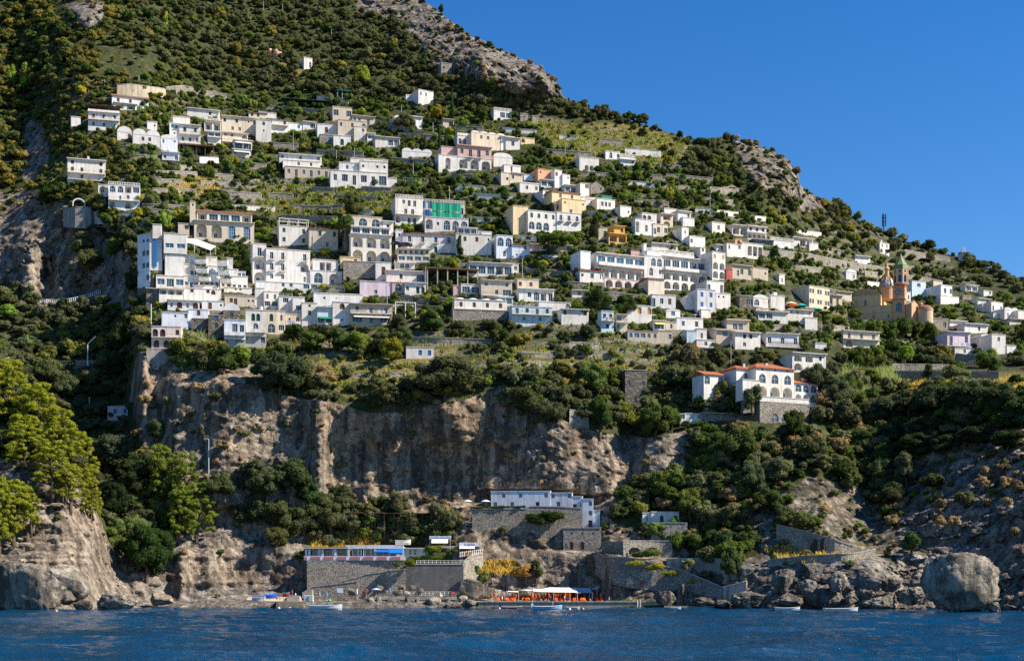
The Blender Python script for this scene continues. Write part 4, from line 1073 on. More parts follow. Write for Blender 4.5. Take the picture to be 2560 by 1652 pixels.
22|1055 1258 372 702|.../w.w/.../.w.|D f yaw=8 dep=8 n=watchtower cat=tower grp=houses_above_the_cliff|old square grey stone watchtower above the cliff
vi|345 1200 968 1082|..n.w.n|N e dep=8 yaw=8 n=terrace_bar cat=bar grp=houses_above_the_cliff|stone terrace bar with white parasols below the villa
+vi|0 85 972 1080|B|V f dy=.3
+vi|85 345 968 1082|..w|W f dy=.5
cv|195 805 115 300|.w.w..w/d.d..e.|V f yaw=-4 dep=6 grp=houses_at_the_foot_of_the_cliff|long pale house built under the overhanging cliff
+cv|805 1030 132 282|w..w/.d..|V f dy=.2 dep=5
+cv|1030 1135 168 300|../e.|V f dy=.3 dep=5
+cv|1135 1245 195 490|.w/.w/.e|V f dy=0 dep=5
+cv|1245 1318 310 490|-|V f dy=.6 dep=4
cv|940 1330 492 716|.n.n.n./xe.e...|N f yaw=-2 dep=6 grp=houses_at_the_foot_of_the_cliff|brown stone house with small openings below cave house
cv|1845 2130 328 440|.G.G|W f rw=1 yaw=6 dep=7 grp=houses_at_the_foot_of_the_cliff|white garden house with green arched doors
+cv|1755 1845 338 440|x|W f dy=1 dep=5
20|1002 1190 706 800|.u.u|w f yaw=-12 grp=houses_at_the_foot_of_the_cliff|white shed with blue doors in the dark ravine
w1|1215 2010 300 440|OOO|W e dep=8 yaw=2 n=restaurant cat=restaurant grp=houses_at_the_foot_of_the_cliff|white waterfront restaurant with blue awnings
+w2|-150 805 285 440|dWdWdWdW|W e rw=1 dep=7 dy=.05
+w2|812 1235 305 435|.xx.n|W e rw=1 dy=.6 dep=6
'''
PAL['k'] = (.74, .51, .26)
TOWN += '''ch|905 1150 1300 1470|.|T - yaw=-23 dep=5.6 f=12 n=church cat=church grp=landmarks|ochre church with clock tower, green spire and tiled dome
+ch|905 1150 1042 1300|_a|T e yaw=-23 dep=5.6 f=0
+ch|905 1150 772 1042|.|T e yaw=-23 dep=5.6 f=0
+ch|60 640 965 1200|_..x..|k v yaw=-23 dy=1.2 dep=22 ri=2.7
+ch|-20 900 1190 1465|_...../_.x.x.x|k f yaw=-23 dy=.6 dep=14 f=10
+ch|1290 1425 1130 1465|.|T s yaw=38 dy=1 dep=9 f=12
13|1772 1872 832 893|.n.|E s yaw=-22 dep=9 n=chapel cat=chapel grp=landmarks|small grey gabled chapel on the ridge at far right
'''
build_lines([l.strip() for l in TOWN.strip().splitlines() if l.strip()])

# the slope is dug away behind every front and banked up as a retaining wall under every front
def dig():
    global twall
    def plane(D, a0, c, s_, u): a = (u - 1280) / F; return D * (c - a0 * s_) / (c - a * s_)
    i_of = lambda u: np.interp(u, US, np.arange(len(US)))
    low = {}
    for k, (nm, u0, u1, vt, vb, D, a0, c, s_, dep, fl) in enumerate(FRONTS): low.setdefault(nm, []).append(k)
    for nm, u0, u1, vt, vb, D, a0, c, s_, dep, fl in sorted(FRONTS, key=lambda q: -q[5]):
        i0, i1 = int(i_of(u0)), int(i_of(u1)) + 2
        U = UG[i0:i1]; V = VV[i0:i1]; pl = plane(D, a0, c, s_, np.clip(U, u0, u1)); sub = DD[i0:i1]
        # bank below the base, unless a lower wing of the same building stands there
        foot = (V >= vb - .5) & (V < vb + 60) & (U >= u0 - 2) & (U <= u1 + 2)
        for k in low[nm]:
            q = FRONTS[k]
            if q[4] > vb + 3: foot &= ~((U > q[1] - 3) & (U < q[2] + 3) & (V > q[3] - 3))
        tgt = pl + .18 - np.clip(V - vb, 0, 60) * .012
        m = foot & (sub > tgt); sub[m] = tgt[m]
        tw = twall[i0:i1]; tw[m] = np.maximum(tw[m], .85)
    for nm, u0, u1, vt, vb, D, a0, c, s_, dep, fl in FRONTS:
        i0, i1 = int(i_of(u0)), int(i_of(u1)) + 2
        U = UG[i0:i1]; V = VV[i0:i1]; pl = plane(D, a0, c, s_, np.clip(U, u0, u1)); sub = DD[i0:i1]
        m = (V < vb - .5) & (V > vt) & (U > u0 - 1) & (U < u1 + 1) & (sub < pl + min(2.6, dep - .5)); sub[m] = (pl + min(2.6, dep - .5))[m]
dig()
finish_terrain()
# ---------------------------------------------------------------- vegetation
def foliage_mat(name, use_attr):
    b = NB(name)
    c = b.attr('tcol').outputs['Color'] if use_attr else b.n('ShaderNodeObjectInfo').outputs['Color']
    lv = b.attr('lv').outputs['Fac']
    c1 = b.mix(1., c, b.ramp(lv, [(0., (1.7, 1.65, 1.5)), (.5, (2.4, 2.3, 2.0)), (1., (3.4, 3.2, 2.5))]), 'MULTIPLY')
    d = b.n('ShaderNodeBsdfDiffuse'); t = b.n('ShaderNodeBsdfTranslucent'); b.l(c1, d.inputs[0])
    c2 = b.mix(1., c1, (1.25, 1.3, .6), 'MULTIPLY'); b.l(c2, t.inputs[0])
    m = b.n('ShaderNodeMixShader'); m.inputs[0].default_value = .44; b.l(d.outputs[0], m.inputs[1]); b.l(t.outputs[0], m.inputs[2]); b.l(m.outputs[0], b.out.inputs[0])
    return b.m
M_LF, M_LFA = foliage_mat('foliage', False), foliage_mat('massed_foliage', True)
M_BARK = simple('bark', (.10, .075, .055), .9, .1, .5, 3.)
def cube_sphere(n=3):
    g = np.linspace(-1, 1, n + 1); V = []; Q = []
    for ax in range(3):
        for s in (-1, 1):
            o = len(V)
            for a in g:
                for c in g:
                    p = np.zeros(3); p[ax] = s; p[(ax+1) % 3] = a * s; p[(ax+2) % 3] = c; V.append(p / np.linalg.norm(p))
            for i in range(n):
                for j in range(n): k = o + i*(n+1) + j; Q.append((k, k+n+1, k+n+2, k+1))
    return np.array(V), np.array(Q)
CSV, CSQ = cube_sphere(3)
def crown_arrays(seed, blobs, nleaf, size, aspect=1.0, up=.15, core=.84, droop=0.):
    """blobs: list of (centre, radius, flattening); returns vertices, quads, leaf value"""
    r = np.random.default_rng(seed); C = np.array([b[0] for b in blobs], float); RR = np.array([b[1] for b in blobs], float); FL = np.array([b[2] for b in blobs], float)
    pr = RR ** 2; pr /= pr.sum(); k = r.choice(len(blobs), int(nleaf * 1.5), p=pr)
    d = r.normal(size=(len(k), 3)); d[:, 2] += up; d /= np.linalg.norm(d, axis=1)[:, None]
    rad = RR[k] * r.uniform(.80, 1.14, len(k)); p = C[k] + d * rad[:, None] * np.stack([np.ones(len(k)), np.ones(len(k)), FL[k]], 1)
    inside = np.zeros(len(k), bool)
    for j in range(len(blobs)):
        q = (p - C[j]) / np.array([1, 1, FL[j]]); inside |= (np.linalg.norm(q, axis=1) < RR[j] * .82) & (k != j)
    sel = np.where(~inside)[0][:nleaf]; p, d, k = p[sel], d[sel], k[sel]; n = len(p)
    nn = d + r.normal(size=(n, 3)) * .55; nn /= np.linalg.norm(nn, axis=1)[:, None]
    a = np.cross(nn, r.normal(size=(n, 3))); a /= np.linalg.norm(a, axis=1)[:, None]; b = np.cross(nn, a)
    s = size * r.uniform(.6, 1.4, n)[:, None]; a, b = a * s * aspect, b * s / aspect
    V = np.stack([p - a, p - b * .8, p + a, p + b * .8], 1).reshape(-1, 3)
    lv = np.repeat(np.clip(r.normal(.5, .22, n) + .10 * r.normal(size=len(blobs))[k], 0, 1), 4); Q = np.arange(4 * n).reshape(-1, 4)
    Vs, Qs, Ls = [V], [Q], [lv]; o = 4 * n
    for c, rr, fl in blobs:
        v = CSV * (1 + .12 * r.normal(size=(len(CSV), 1)) * 0) * rr * core * np.array([1, 1, fl]) + np.array(c); Vs.append(v); Qs.append(CSQ + o); Ls.append(np.full(len(v), .35)); o += len(v)  # cores carry a fixed darker leaf value, painting shade inside the crown
    return np.concatenate(Vs), np.concatenate(Qs), np.concatenate(Ls)
def round_blobs(seed, n, rx=.36, rz=.34, rmin=.17, rmax=.30, cz=.5, fl=.9):
    r = np.random.default_rng(seed); out = [((0, 0, cz), .30, .95)]
    for i in range(n):
        t = r.uniform(0, 6.283); e = r.uniform(-.75, 1.0); c = math.sqrt(max(0, 1 - e * e)); q = r.uniform(.75, 1.1)
        out.append(((rx * q * c * math.cos(t), rx * q * c * math.sin(t), cz + rz * q * e), r.uniform(rmin, rmax), fl))
    return out
def pine_blobs(seed, n):
    r = np.random.default_rng(seed); out = []
    for i in range(n):
        z = r.uniform(.12, .95); w = .5 * (1 - .55 * abs(z - .4) - .25 * z); t = r.uniform(0, 6.283); q = r.uniform(.25, 1) ** .6
        out.append(((w * q * math.cos(t), w * q * math.sin(t), z), r.uniform(.04, .095), .48))
    return out
def cone_blobs(seed):
    r = np.random.default_rng(seed)
    return [((r.normal() * .02, r.normal() * .02, z), .30 * (1 - z) ** .6 * (.75 if z < .12 else 1) + .05, 1.0) for z in np.linspace(.05, .97, 12)]
PROTO = {}
def proto(kind, i):
    """crown of unit height and width: vertices, quads, leaf values"""
    key = (kind, i)
    if key not in PROTO:
        s = hash(kind) % 1 + i * 13 + {'scrub': 100, 'olive': 200, 'oak': 300, 'pine': 400, 'cypress': 500, 'bigoak': 600, 'tall': 700, 'low': 800}[kind]
        if kind == 'scrub': a = crown_arrays(s, round_blobs(s, 8, .36, .28, .12, .27), 210, .056, 1.2)
        elif kind == 'low': a = crown_arrays(s, [((x, y, .35 + .1 * math.sin(9*x)), .24, 1.1) for x, y in np.random.default_rng(s).uniform(-.3, .3, (6, 2))], 190, .055)
        elif kind == 'olive': a = crown_arrays(s, round_blobs(s, 11, .36, .33, .14, .24), 620, .042, 1.25)
        elif kind == 'oak': a = crown_arrays(s, round_blobs(s, 13, .36, .36, .15, .25), 640, .046, 1.1)
        elif kind == 'bigoak': a = crown_arrays(s, round_blobs(s, 24, .37, .37, .10, .20), 2200, .024, 1.15)
        elif kind == 'tall': a = crown_arrays(s, [(( .22*math.cos(t)*(1-z*.5), .22*math.sin(t)*(1-z*.5), z), .17*(1.25-z*.6), 1.2) for z, t in zip(np.linspace(.1, .9, 13), np.random.default_rng(s).uniform(0, 6.28, 13))], 700, .04, 1.2)
        elif kind == 'pine': a = crown_arrays(s, pine_blobs(s, 120), 6500, .0125, 1.7, .55, .70)
        elif kind == 'cypress': a = crown_arrays(s, cone_blobs(s), 420, .05, 1.5)
        PROTO[key] = a
    return PROTO[key]
_cm = {}
def crown_mesh(kind, i):
    if (kind, i) not in _cm:
        V, Q, L = proto(kind, i); me = np_mesh('crown', V, Q, False); fattr(me, 'lv', L); me.materials.append(M_LF); _cm[(kind, i)] = me
    return _cm[(kind, i)]
def trunk_mesh(i):
    if ('t', i) not in _cm:
        r = np.random.default_rng(i); b = MB(); p = np.array((0., 0., -.25)); k = .055
        for z in (.1, .3, .5):
            q = np.array((r.normal() * .03, r.normal() * .03, z)); b.bar(p, q, k, 0, 7, k * .75); p = q; k *= .75
        for j in range(4):
            t = j * 1.57 + r.uniform(0, .8); b.bar((p[0]*.6, p[1]*.6, .26 + .05*j), (.26 * math.cos(t), .26 * math.sin(t), .55 + .08 * j), .028, 0, 5, .012)
        _cm[('t', i)] = b.mesh('trunk', [M_BARK], True)
    return _cm[('t', i)]
TREES = []
def tree_at(u, vb, hpx, wpx, kind, col, name, noun, dD=0., group=None, label=None, lift=.06, i=None, rank=None):
    D = float(tD(u, vb)) + dD; base = P(u, vb, D); k = D / F; h, w = hpx * k, wpx * k
    i = random.randrange(7) if i is None else i
    t = empty(name, base, random.uniform(0, 6.28), None, noun.split()[-1] if noun.split()[-1] in ('tree', 'pine', 'cypress', 'palm', 'shrub', 'oak') else 'tree', group)
    c = inst('crown', crown_mesh(kind, i), t, (0, 0, h * lift), col); c.scale = (w, w, h * (1 - lift))
    tr = inst('trunk', trunk_mesh(i % 5), t); tr.scale = (min(w, h), min(w, h), h)
    TREES.append(dict(o=t, u=u, v=vb - hpx * .5, h=h, w=w, noun=noun, col=col, label=label)); return t
def lum(c): return .3 * c[0] + .6 * c[1] + .1 * c[2]
def tone(c):
    r, g, b = c
    if r > g * 1.15: return 'brownish'
    if g > .10 and r > .8 * g: return 'yellow-green'
    if lum(c) > .085: return 'bright green'
    if b > .6 * g: return 'grey-green' if lum(c) > .045 else 'dark grey-green'
    return 'dark green' if lum(c) < .045 else 'mid-green'
def covered(u0, u1, v0, v1, D):
    """share of the box that hides house fronts standing behind it"""
    a = (u1 - u0) * (v1 - v0); s = 0
    for (hu0, hu1, hv0, hv1, hD, _) in HOUSES:
        if hD > D - 1.5:
            s += max(0, min(u1, hu1) - max(u0, hu0)) * max(0, min(v1, hv1) - max(v0, hv0))
    return s / a
def onfoot(u, v):
    for (hu0, hu1, hv0, hv1, hD, _) in HOUSES:
        if hu0 - 1 < u < hu1 + 1 and hv0 < v < hv1 + 4: return True
    return False
DARK, MID, GREY, YEL, BRI, BLUISH, DRYC = (.026,.040,.014), (.046,.066,.018), (.066,.074,.042), (.125,.125,.020), (.085,.120,.026), (.042,.058,.040), (.150,.115,.075)
PINEC = (.118,.130,.017)
G_PINE, G_OAK = 'pines above the left shore', 'trees of the lower hillside'
TOWNP = [(90,230),(350,180),(640,230),(1150,260),(1500,330),(1800,480),(2150,640),(2560,760),(2560,900),(2100,880),(1880,870),(1600,850),(1000,800),(660,850),(380,850),(330,600),(90,560)]
# --- single trees that stand out
for (u, vb, h, w) in [(22,1075,175,130),(95,1135,180,140),(150,1160,150,110),(205,1225,150,95),(60,1175,140,120),(130,1225,130,110),(15,985,90,60),(175,1265,110,100),(228,1300,110,60)]:
    tree_at(u, vb, h, w, 'pine', PINEC, 'pine_tree', 'pine', 0, G_PINE, lift=.05)
for (u, vb, h, w) in [(35,1345,150,120),(78,1320,90,60),(0,1385,200,90)]: tree_at(u, vb, h, w, 'pine', PINEC, 'pine_tree', 'pine', -2, G_PINE)
for (u, vb, h, w) in [(405,1265,160,90),(462,1300,175,95),(492,1352,150,110),(450,1360,150,80)]: tree_at(u, vb, h, w, 'pine', (.080,.104,.020), 'pine_tree', 'pine', 0, G_PINE)
tree_at(325,1375,95,110,'bigoak',(.058,.078,.034),'fig_tree','fig tree',0,G_OAK); tree_at(292,1382,70,74,'bigoak',(.060,.080,.022),'fig_tree','fig tree',-1,G_OAK); tree_at(360,1350,60,60,'bigoak',(.055,.075,.036),'fig_tree','fig tree',0,G_OAK)
for (u, vb, h, w) in [(365,1450,140,110),(400,1430,110,80),(345,1430,90,90)]: tree_at(u, vb, h, w, 'bigoak', (.016,.030,.010), 'ivy_thicket', 'ivy tree', 0, G_OAK)
tree_at(1395,645,78,104,'scrub',MID,'x','tree',0) if False else None
SPEC = [ # u, base, height, width, kind, colour, name, noun
 (700,990,115,140,'bigoak',(.030,.040,.024),'holm_oak','oak'),(660,960,80,90,'bigoak',DARK,'holm_oak','oak'),(745,985,85,80,'bigoak',(.036,.042,.022),'holm_oak','oak'),(1110,995,115,170,'bigoak',(.040,.046,.026),'holm_oak','oak'),
 (955,1020,72,78,'bigoak',(.060,.062,.028),'round_shrub','shrub'),(810,960,45,70,'oak',DRYC,'dry_shrub','shrub'),(560,935,70,80,'oak',DARK,'holm_oak','oak'),(600,915,50,60,'oak',BRI,'climbing_shrub','shrub'),
 (1320,1050,90,110,'bigoak',(.034,.044,.020),'holm_oak','oak'),(1270,1030,70,60,'bigoak',GREY,'olive_tree','olive tree'),(1370,1070,75,80,'bigoak',(.040,.048,.028),'holm_oak','oak'),
 (1500,1090,105,70,'bigoak',DARK,'holm_oak','oak'),(1570,1085,80,80,'bigoak',(.070,.080,.018),'pine_tree','pine'),(1640,1095,95,90,'bigoak',(.045,.062,.018),'holm_oak','oak'),(1680,1080,60,50,'bigoak',MID,'holm_oak','oak'),
 (1480,985,80,80,'bigoak',(.060,.085,.030),'carob_tree','carob tree'),(1520,975,55,60,'oak',MID,'carob_tree','carob tree'),(1690,975,65,70,'olive',(.060,.068,.042),'olive_tree','olive tree'),(1740,985,78,80,'bigoak',(.056,.064,.040),'olive_tree','olive tree'),
 (1650,990,50,60,'olive',DARK,'olive_tree','olive tree'),(1715,925,75,70,'olive',(.070,.066,.040),'flowering_shrub','shrub'),(1733,915,60,36,'olive',(.42,.16,.18),'oleander','oleander shrub'),
 (1803,1002,55,42,'olive',(.080,.085,.030),'orange_tree','orange tree'),(1846,1012,62,46,'olive',GREY,'olive_tree','olive tree'),(1880,1022,66,50,'olive',(.046,.058,.034),'olive_tree','olive tree'),(1985,996,46,52,'olive',(.060,.060,.034),'olive_tree','olive tree'),
 (2263,912,50,46,'bigoak',(.095,.150,.028),'pepper_tree','pepper tree'),(2155,928,68,58,'bigoak',MID,'walnut_tree','walnut tree'),(2190,925,62,52,'bigoak',(.055,.072,.022),'walnut_tree','walnut tree'),(2225,895,48,50,'oak',DARK,'orange_tree','orange tree'),
 (1490,800,80,75,'bigoak',(.022,.034,.014),'magnolia_tree','magnolia tree'),(1560,800,62,75,'bigoak',DARK,'monkey_puzzle_tree','tree'),(1450,800,48,50,'oak',MID,'lemon_tree','lemon tree'),(1535,810,50,40,'tall',(.060,.090,.030),'banana_tree','tree'),
 (1487,598,62,40,'tall',(.028,.036,.016),'ivy_clad_tree','tree'),(415,72,42,16,'tall',(.20,.21,.03),'poplar_tree','poplar tree'),(63,215,56,34,'tall',(.12,.17,.025),'poplar_tree','poplar tree'),(28,222,58,40,'tall',(.09,.135,.022),'poplar_tree','poplar tree'),
 (205,240,26,22,'oak',(.22,.18,.03),'yellow_shrub','shrub'),(905,215,50,42,'oak',(.105,.130,.022),'chestnut_tree','chestnut tree'),(985,135,36,26,'oak',YEL,'chestnut_tree','chestnut tree'),(1090,300,36,34,'oak',(.13,.11,.02),'chestnut_tree','chestnut tree'),
 (1200,310,46,36,'oak',DARK,'holm_oak','oak'),(1010,330,50,50,'olive',(.055,.060,.036),'olive_tree','olive tree'),(1024,336,34,36,'oak',(.034,.044,.020),'cypress_oak','oak'),(880,550,68,56,'bigoak',(.048,.058,.024),'walnut_tree','walnut tree'),(865,585,46,46,'oak',MID,'walnut_tree','walnut tree'),
 (340,735,64,56,'bigoak',(.022,.032,.014),'holm_oak','oak'),(225,700,80,70,'bigoak',(.048,.056,.024),'holm_oak','oak'),(205,640,60,66,'bigoak',GREY,'holm_oak','oak'),(290,645,56,46,'oak',MID,'holm_oak','oak'),(275,565,40,44,'oak',MID,'walnut_tree','walnut tree'),(130,515,45,72,'oak',(.030,.046,.016),'round_shrub','shrub'),
 (320,880,80,90,'bigoak',(.020,.028,.012),'holm_oak','oak'),(300,960,80,80,'bigoak',(.016,.024,.010),'holm_oak','oak'),(62,876,42,42,'olive',(.075,.095,.050),'olive_tree','olive tree'),(8,880,36,30,'olive',(.060,.080,.044),'olive_tree','olive tree'),(15,805,50,60,'olive',(.09,.14,.03),'pine_tree','pine'),
 (110,975,86,110,'bigoak',(.050,.058,.030),'holm_oak','oak'),(160,1000,70,70,'bigoak',(.044,.056,.032),'holm_oak','oak'),(215,1085,44,34,'olive',(.075,.080,.040),'olive_tree','olive tree'),(262,1080,36,28,'olive',(.066,.070,.036),'olive_tree','olive tree'),
 (285,1180,100,110,'bigoak',(.040,.052,.034),'holm_oak','oak'),(395,1110,70,60,'bigoak',(.040,.056,.030),'holm_oak','oak'),(250,1150,80,70,'bigoak',(.036,.046,.030),'holm_oak','oak'),(355,1200,80,70,'bigoak',(.030,.042,.020),'holm_oak','oak'),(330,1260,110,110,'bigoak',(.018,.026,.012),'holm_oak','oak'),
 (280,1310,110,90,'bigoak',(.014,.022,.010),'holm_oak','oak'),(545,1250,70,80,'bigoak',(.040,.048,.026),'holm_oak','oak'),
 (640,1260,110,120,'bigoak',(.036,.046,.026),'holm_oak','oak'),(720,1240,100,130,'bigoak',(.030,.042,.020),'holm_oak','oak'),(770,1275,80,80,'bigoak',(.024,.044,.018),'holm_oak','oak'),(640,1330,100,110,'bigoak',(.032,.044,.026),'holm_oak','oak'),(700,1345,100,110,'bigoak',(.040,.048,.024),'holm_oak','oak'),
 (760,1350,90,100,'bigoak',(.034,.044,.022),'holm_oak','oak'),(820,1335,90,90,'bigoak',(.046,.052,.026),'holm_oak','oak'),(860,1290,80,70,'bigoak',(.050,.056,.034),'olive_tree','olive tree'),(690,1375,60,70,'bigoak',(.050,.052,.024),'holm_oak','oak'),(600,1310,80,70,'bigoak',(.028,.038,.020),'holm_oak','oak'),
 (995,1300,76,66,'bigoak',(.056,.058,.034),'olive_tree','olive tree'),(940,1320,48,44,'olive',(.050,.056,.034),'olive_tree','olive tree'),(1010,1335,56,48,'olive',(.060,.064,.038),'olive_tree','olive tree'),(1065,1340,36,44,'olive',(.044,.058,.028),'olive_tree','olive tree'),(1130,1335,66,54,'olive',(.060,.066,.034),'olive_tree','olive tree'),(865,1335,30,30,'olive',(.038,.046,.020),'olive_tree','olive tree'),
 (1340,1450,52,36,'oak',(.048,.058,.032),'olive_tree','olive tree'),(1305,1450,40,50,'oak',(.20,.12,.04),'dry_shrub','shrub'),(1215,1462,34,28,'oak',(.07,.085,.04),'round_shrub','shrub'),
 (1560,1270,60,60,'bigoak',(.040,.058,.022),'pine_tree','pine'),(1600,1265,50,50,'bigoak',(.070,.080,.030),'pine_tree','pine'),(1725,1300,86,76,'bigoak',(.058,.070,.022),'carob_tree','carob tree'),(1640,1350,50,60,'bigoak',(.080,.110,.030),'vine_thicket','shrub'),(1690,1335,40,40,'oak',(.050,.090,.026),'vine_thicket','shrub'),
 (1805,1385,70,80,'bigoak',(.028,.050,.024),'ivy_oak','oak'),(1825,1455,90,56,'bigoak',(.040,.056,.024),'holm_oak','oak'),(1740,1385,60,60,'bigoak',(.050,.072,.020),'bougainvillea','shrub'),(1690,1385,54,40,'oak',(.044,.072,.018),'lemon_tree','lemon tree'),
 (1850,1160,100,90,'bigoak',(.042,.056,.022),'holm_oak','oak'),(1790,1150,80,70,'bigoak',(.034,.052,.018),'holm_oak','oak'),(1770,1190,56,66,'bigoak',(.056,.080,.020),'round_shrub','shrub'),(1880,1240,90,80,'bigoak',(.046,.060,.036),'olive_tree','olive tree'),(1940,1220,80,70,'bigoak',(.050,.058,.036),'olive_tree','olive tree'),
 (1985,1110,90,60,'bigoak',(.030,.042,.014),'holm_oak','oak'),(2030,1160,80,80,'bigoak',(.056,.060,.030),'olive_tree','olive tree'),(1920,1290,70,80,'bigoak',(.030,.044,.016),'holm_oak','oak'),(1960,1320,60,60,'bigoak',(.050,.060,.028),'olive_tree','olive tree'),(2010,1330,56,56,'oak',(.044,.058,.024),'olive_tree','olive tree'),
 (2040,1000,90,80,'bigoak',(.042,.052,.032),'olive_tree','olive tree'),(2090,1030,90,90,'bigoak',(.046,.056,.034),'olive_tree','olive tree'),(2110,1080,80,90,'bigoak',(.050,.052,.034),'olive_tree','olive tree'),(2200,1080,90,100,'bigoak',(.034,.044,.026),'holm_oak','oak'),(2270,1050,80,100,'bigoak',(.038,.044,.028),'holm_oak','oak'),
 (2290,1150,70,100,'bigoak',(.020,.028,.014),'holm_oak','oak'),(2360,1140,60,90,'bigoak',(.022,.028,.016),'holm_oak','oak'),(2440,1120,60,90,'bigoak',(.020,.026,.014),'holm_oak','oak'),(2520,1130,60,90,'bigoak',(.020,.028,.014),'holm_oak','oak'),(2230,1270,70,80,'bigoak',(.030,.036,.020),'holm_oak','oak'),(2330,1230,50,70,'oak',(.026,.034,.016),'holm_oak','oak'),(2340,1045,90,110,'bigoak',(.030,.038,.024),'holm_oak','oak'),(2420,1040,86,110,'bigoak',(.032,.042,.026),'holm_oak','oak'),(2500,1050,90,110,'bigoak',(.030,.040,.022),'holm_oak','oak'),(2555,1070,80,90,'bigoak',(.024,.036,.018),'holm_oak','oak'),(2160,1140,70,90,'bigoak',(.028,.040,.020),'holm_oak','oak'),
 (2240,1120,70,80,'bigoak',(.020,.030,.014),'holm_oak','oak'),(2310,1110,70,90,'bigoak',(.022,.030,.016),'holm_oak','oak'),(2200,1210,70,70,'bigoak',(.050,.066,.034),'wild_fig_tree','fig tree'),(2265,1220,90,70,'bigoak',(.052,.056,.036),'holm_oak','oak'),(2130,1230,60,60,'oak',(.046,.058,.024),'holm_oak','oak'),(2280,1390,60,50,'oak',(.030,.054,.022),'round_shrub','shrub'),(2410,1270,46,50,'oak',(.055,.060,.034),'round_shrub','shrub'),
 (2470,930,44,60,'oak',(.034,.050,.020),'lemon_tree','lemon tree'),(2390,950,48,50,'oak',(.036,.054,.022),'fig_tree','fig tree'),(2320,950,40,36,'oak',(.034,.052,.020),'fig_tree','fig tree'),
 (1005,885,60,70,'bigoak',(.044,.058,.024),'walnut_tree','walnut tree'),(900,890,66,70,'bigoak',(.080,.100,.022),'lemon_tree','lemon tree'),(980,905,66,60,'bigoak',(.095,.095,.016),'quince_tree','quince tree'),(945,890,48,50,'bigoak',(.026,.036,.020),'orange_tree','orange tree'),(850,880,60,60,'bigoak',(.034,.052,.020),'orange_tree','orange tree'),
 (780,880,50,60,'oak',(.044,.062,.020),'lemon_tree','lemon tree'),(735,850,44,50,'oak',(.024,.040,.014),'orange_tree','orange tree'),(700,905,50,70,'oak',(.030,.046,.016),'orange_tree','orange tree'),(1078,832,56,70,'bigoak',(.034,.052,.020),'orange_tree','orange tree'),(1110,700,36,34,'oak',(.030,.050,.016),'lemon_tree','lemon tree'),(1150,640,52,26,'tall',(.024,.044,.020),'fir_tree','fir tree'),
 (480,880,50,70,'oak',(.11,.12,.07),'reed_clump','shrub'),(540,905,50,50,'oak',(.036,.056,.018),'orange_tree','orange tree'),(575,855,24,26,'oak',(.14,.15,.016),'vine_arbour','shrub'),(2240,790,26,28,'oak',(.032,.052,.016),'orange_tree','orange tree'),(2140,800,26,36,'oak',(.045,.060,.016),'orange_tree','orange tree'),
 (1102,34,22,15,'oak',(.024,.032,.014),'lone_oak','oak'),(1192,104,14,16,'oak',(.026,.034,.016),'lone_oak','oak'),(2150,852,44,40,'oak',(.040,.058,.020),'orange_tree','orange tree'),(2185,850,50,46,'oak',(.046,.062,.018),'orange_tree','orange tree'),(2222,852,46,44,'oak',(.036,.052,.018),'orange_tree','orange tree'),(2258,850,56,40,'oak',(.034,.050,.018),'orange_tree','orange tree'),(2292,848,50,44,'oak',(.044,.060,.020),'orange_tree','orange tree'),(2325,845,44,40,'oak',(.036,.052,.020),'orange_tree','orange tree'),(2055,598,10,14,'oak',(.03,.036,.018),'ridge_shrub','shrub'),(1700,350,24,18,'oak',(.020,.028,.014),'lone_oak','oak'),(1722,358,20,18,'oak',(.020,.028,.014),'lone_oak','oak'),
]
for (u, vb, h, w, k, c, nm, noun) in SPEC: tree_at(u, vb, h, w, k, c, nm, noun, 0, G_OAK)
for (u, vb, h, w) in [(1130,300,76,15),(1098,375,62,13),(1114,376,52,15),(1062,374,36,11)]:
    tree_at(u, vb, h, w, 'cypress', (.016,.030,.014), 'cypress_tree', 'cypress', 0, 'cypresses of the upper town', lift=.02)
# palm
def palm(u, vb, hpx, wpx, label):
    D = float(tD(u, vb)); k = D / F; t = empty('palm_tree', P(u, vb, D), 0, label, 'palm'); h, w = hpx * k, wpx * k
    b = MB(); b.bar((0,0,-1),(0,0,h*.55),.35,0,8,.28); b.build('trunk', M_BARK, t)
    r = np.random.default_rng(5); V = []; Q = []; L = []
    for i in range(60):
        a = r.uniform(0, 6.28); e = r.uniform(-.5, 1.3); ln = w * .55 * r.uniform(.8, 1.1); p = np.array((0, 0, h * .55)); d = np.array((math.cos(a) * math.cos(e), math.sin(a) * math.cos(e), math.sin(e)))
        for s in range(4):
            q = p + d * ln / 4; sd = np.cross(d, (0, 0, 1)); sd = sd / (np.linalg.norm(sd) + 1e-6) * .22 * (1 - s * .2); o = len(V)
            V += [p - sd, p + sd, q + sd * .85, q - sd * .85]; Q.append((o, o+1, o+2, o+3)); L += [r.uniform(.2, .9)] * 4; p = q; d = d + np.array((0, 0, -.28)); d /= np.linalg.norm(d)
    me = np_mesh('fronds', np.array(V), np.array(Q), False); fattr(me, 'lv', np.array(L)); me.materials.append(M_LF); inst('fronds', me, t, None, (.075,.085,.040))
palm(672, 568, 62, 52, 'tall palm tree above the green-shuttered white house')
palm(2070, 690, 22, 26, 'small palm on the terrace left of the bell tower')
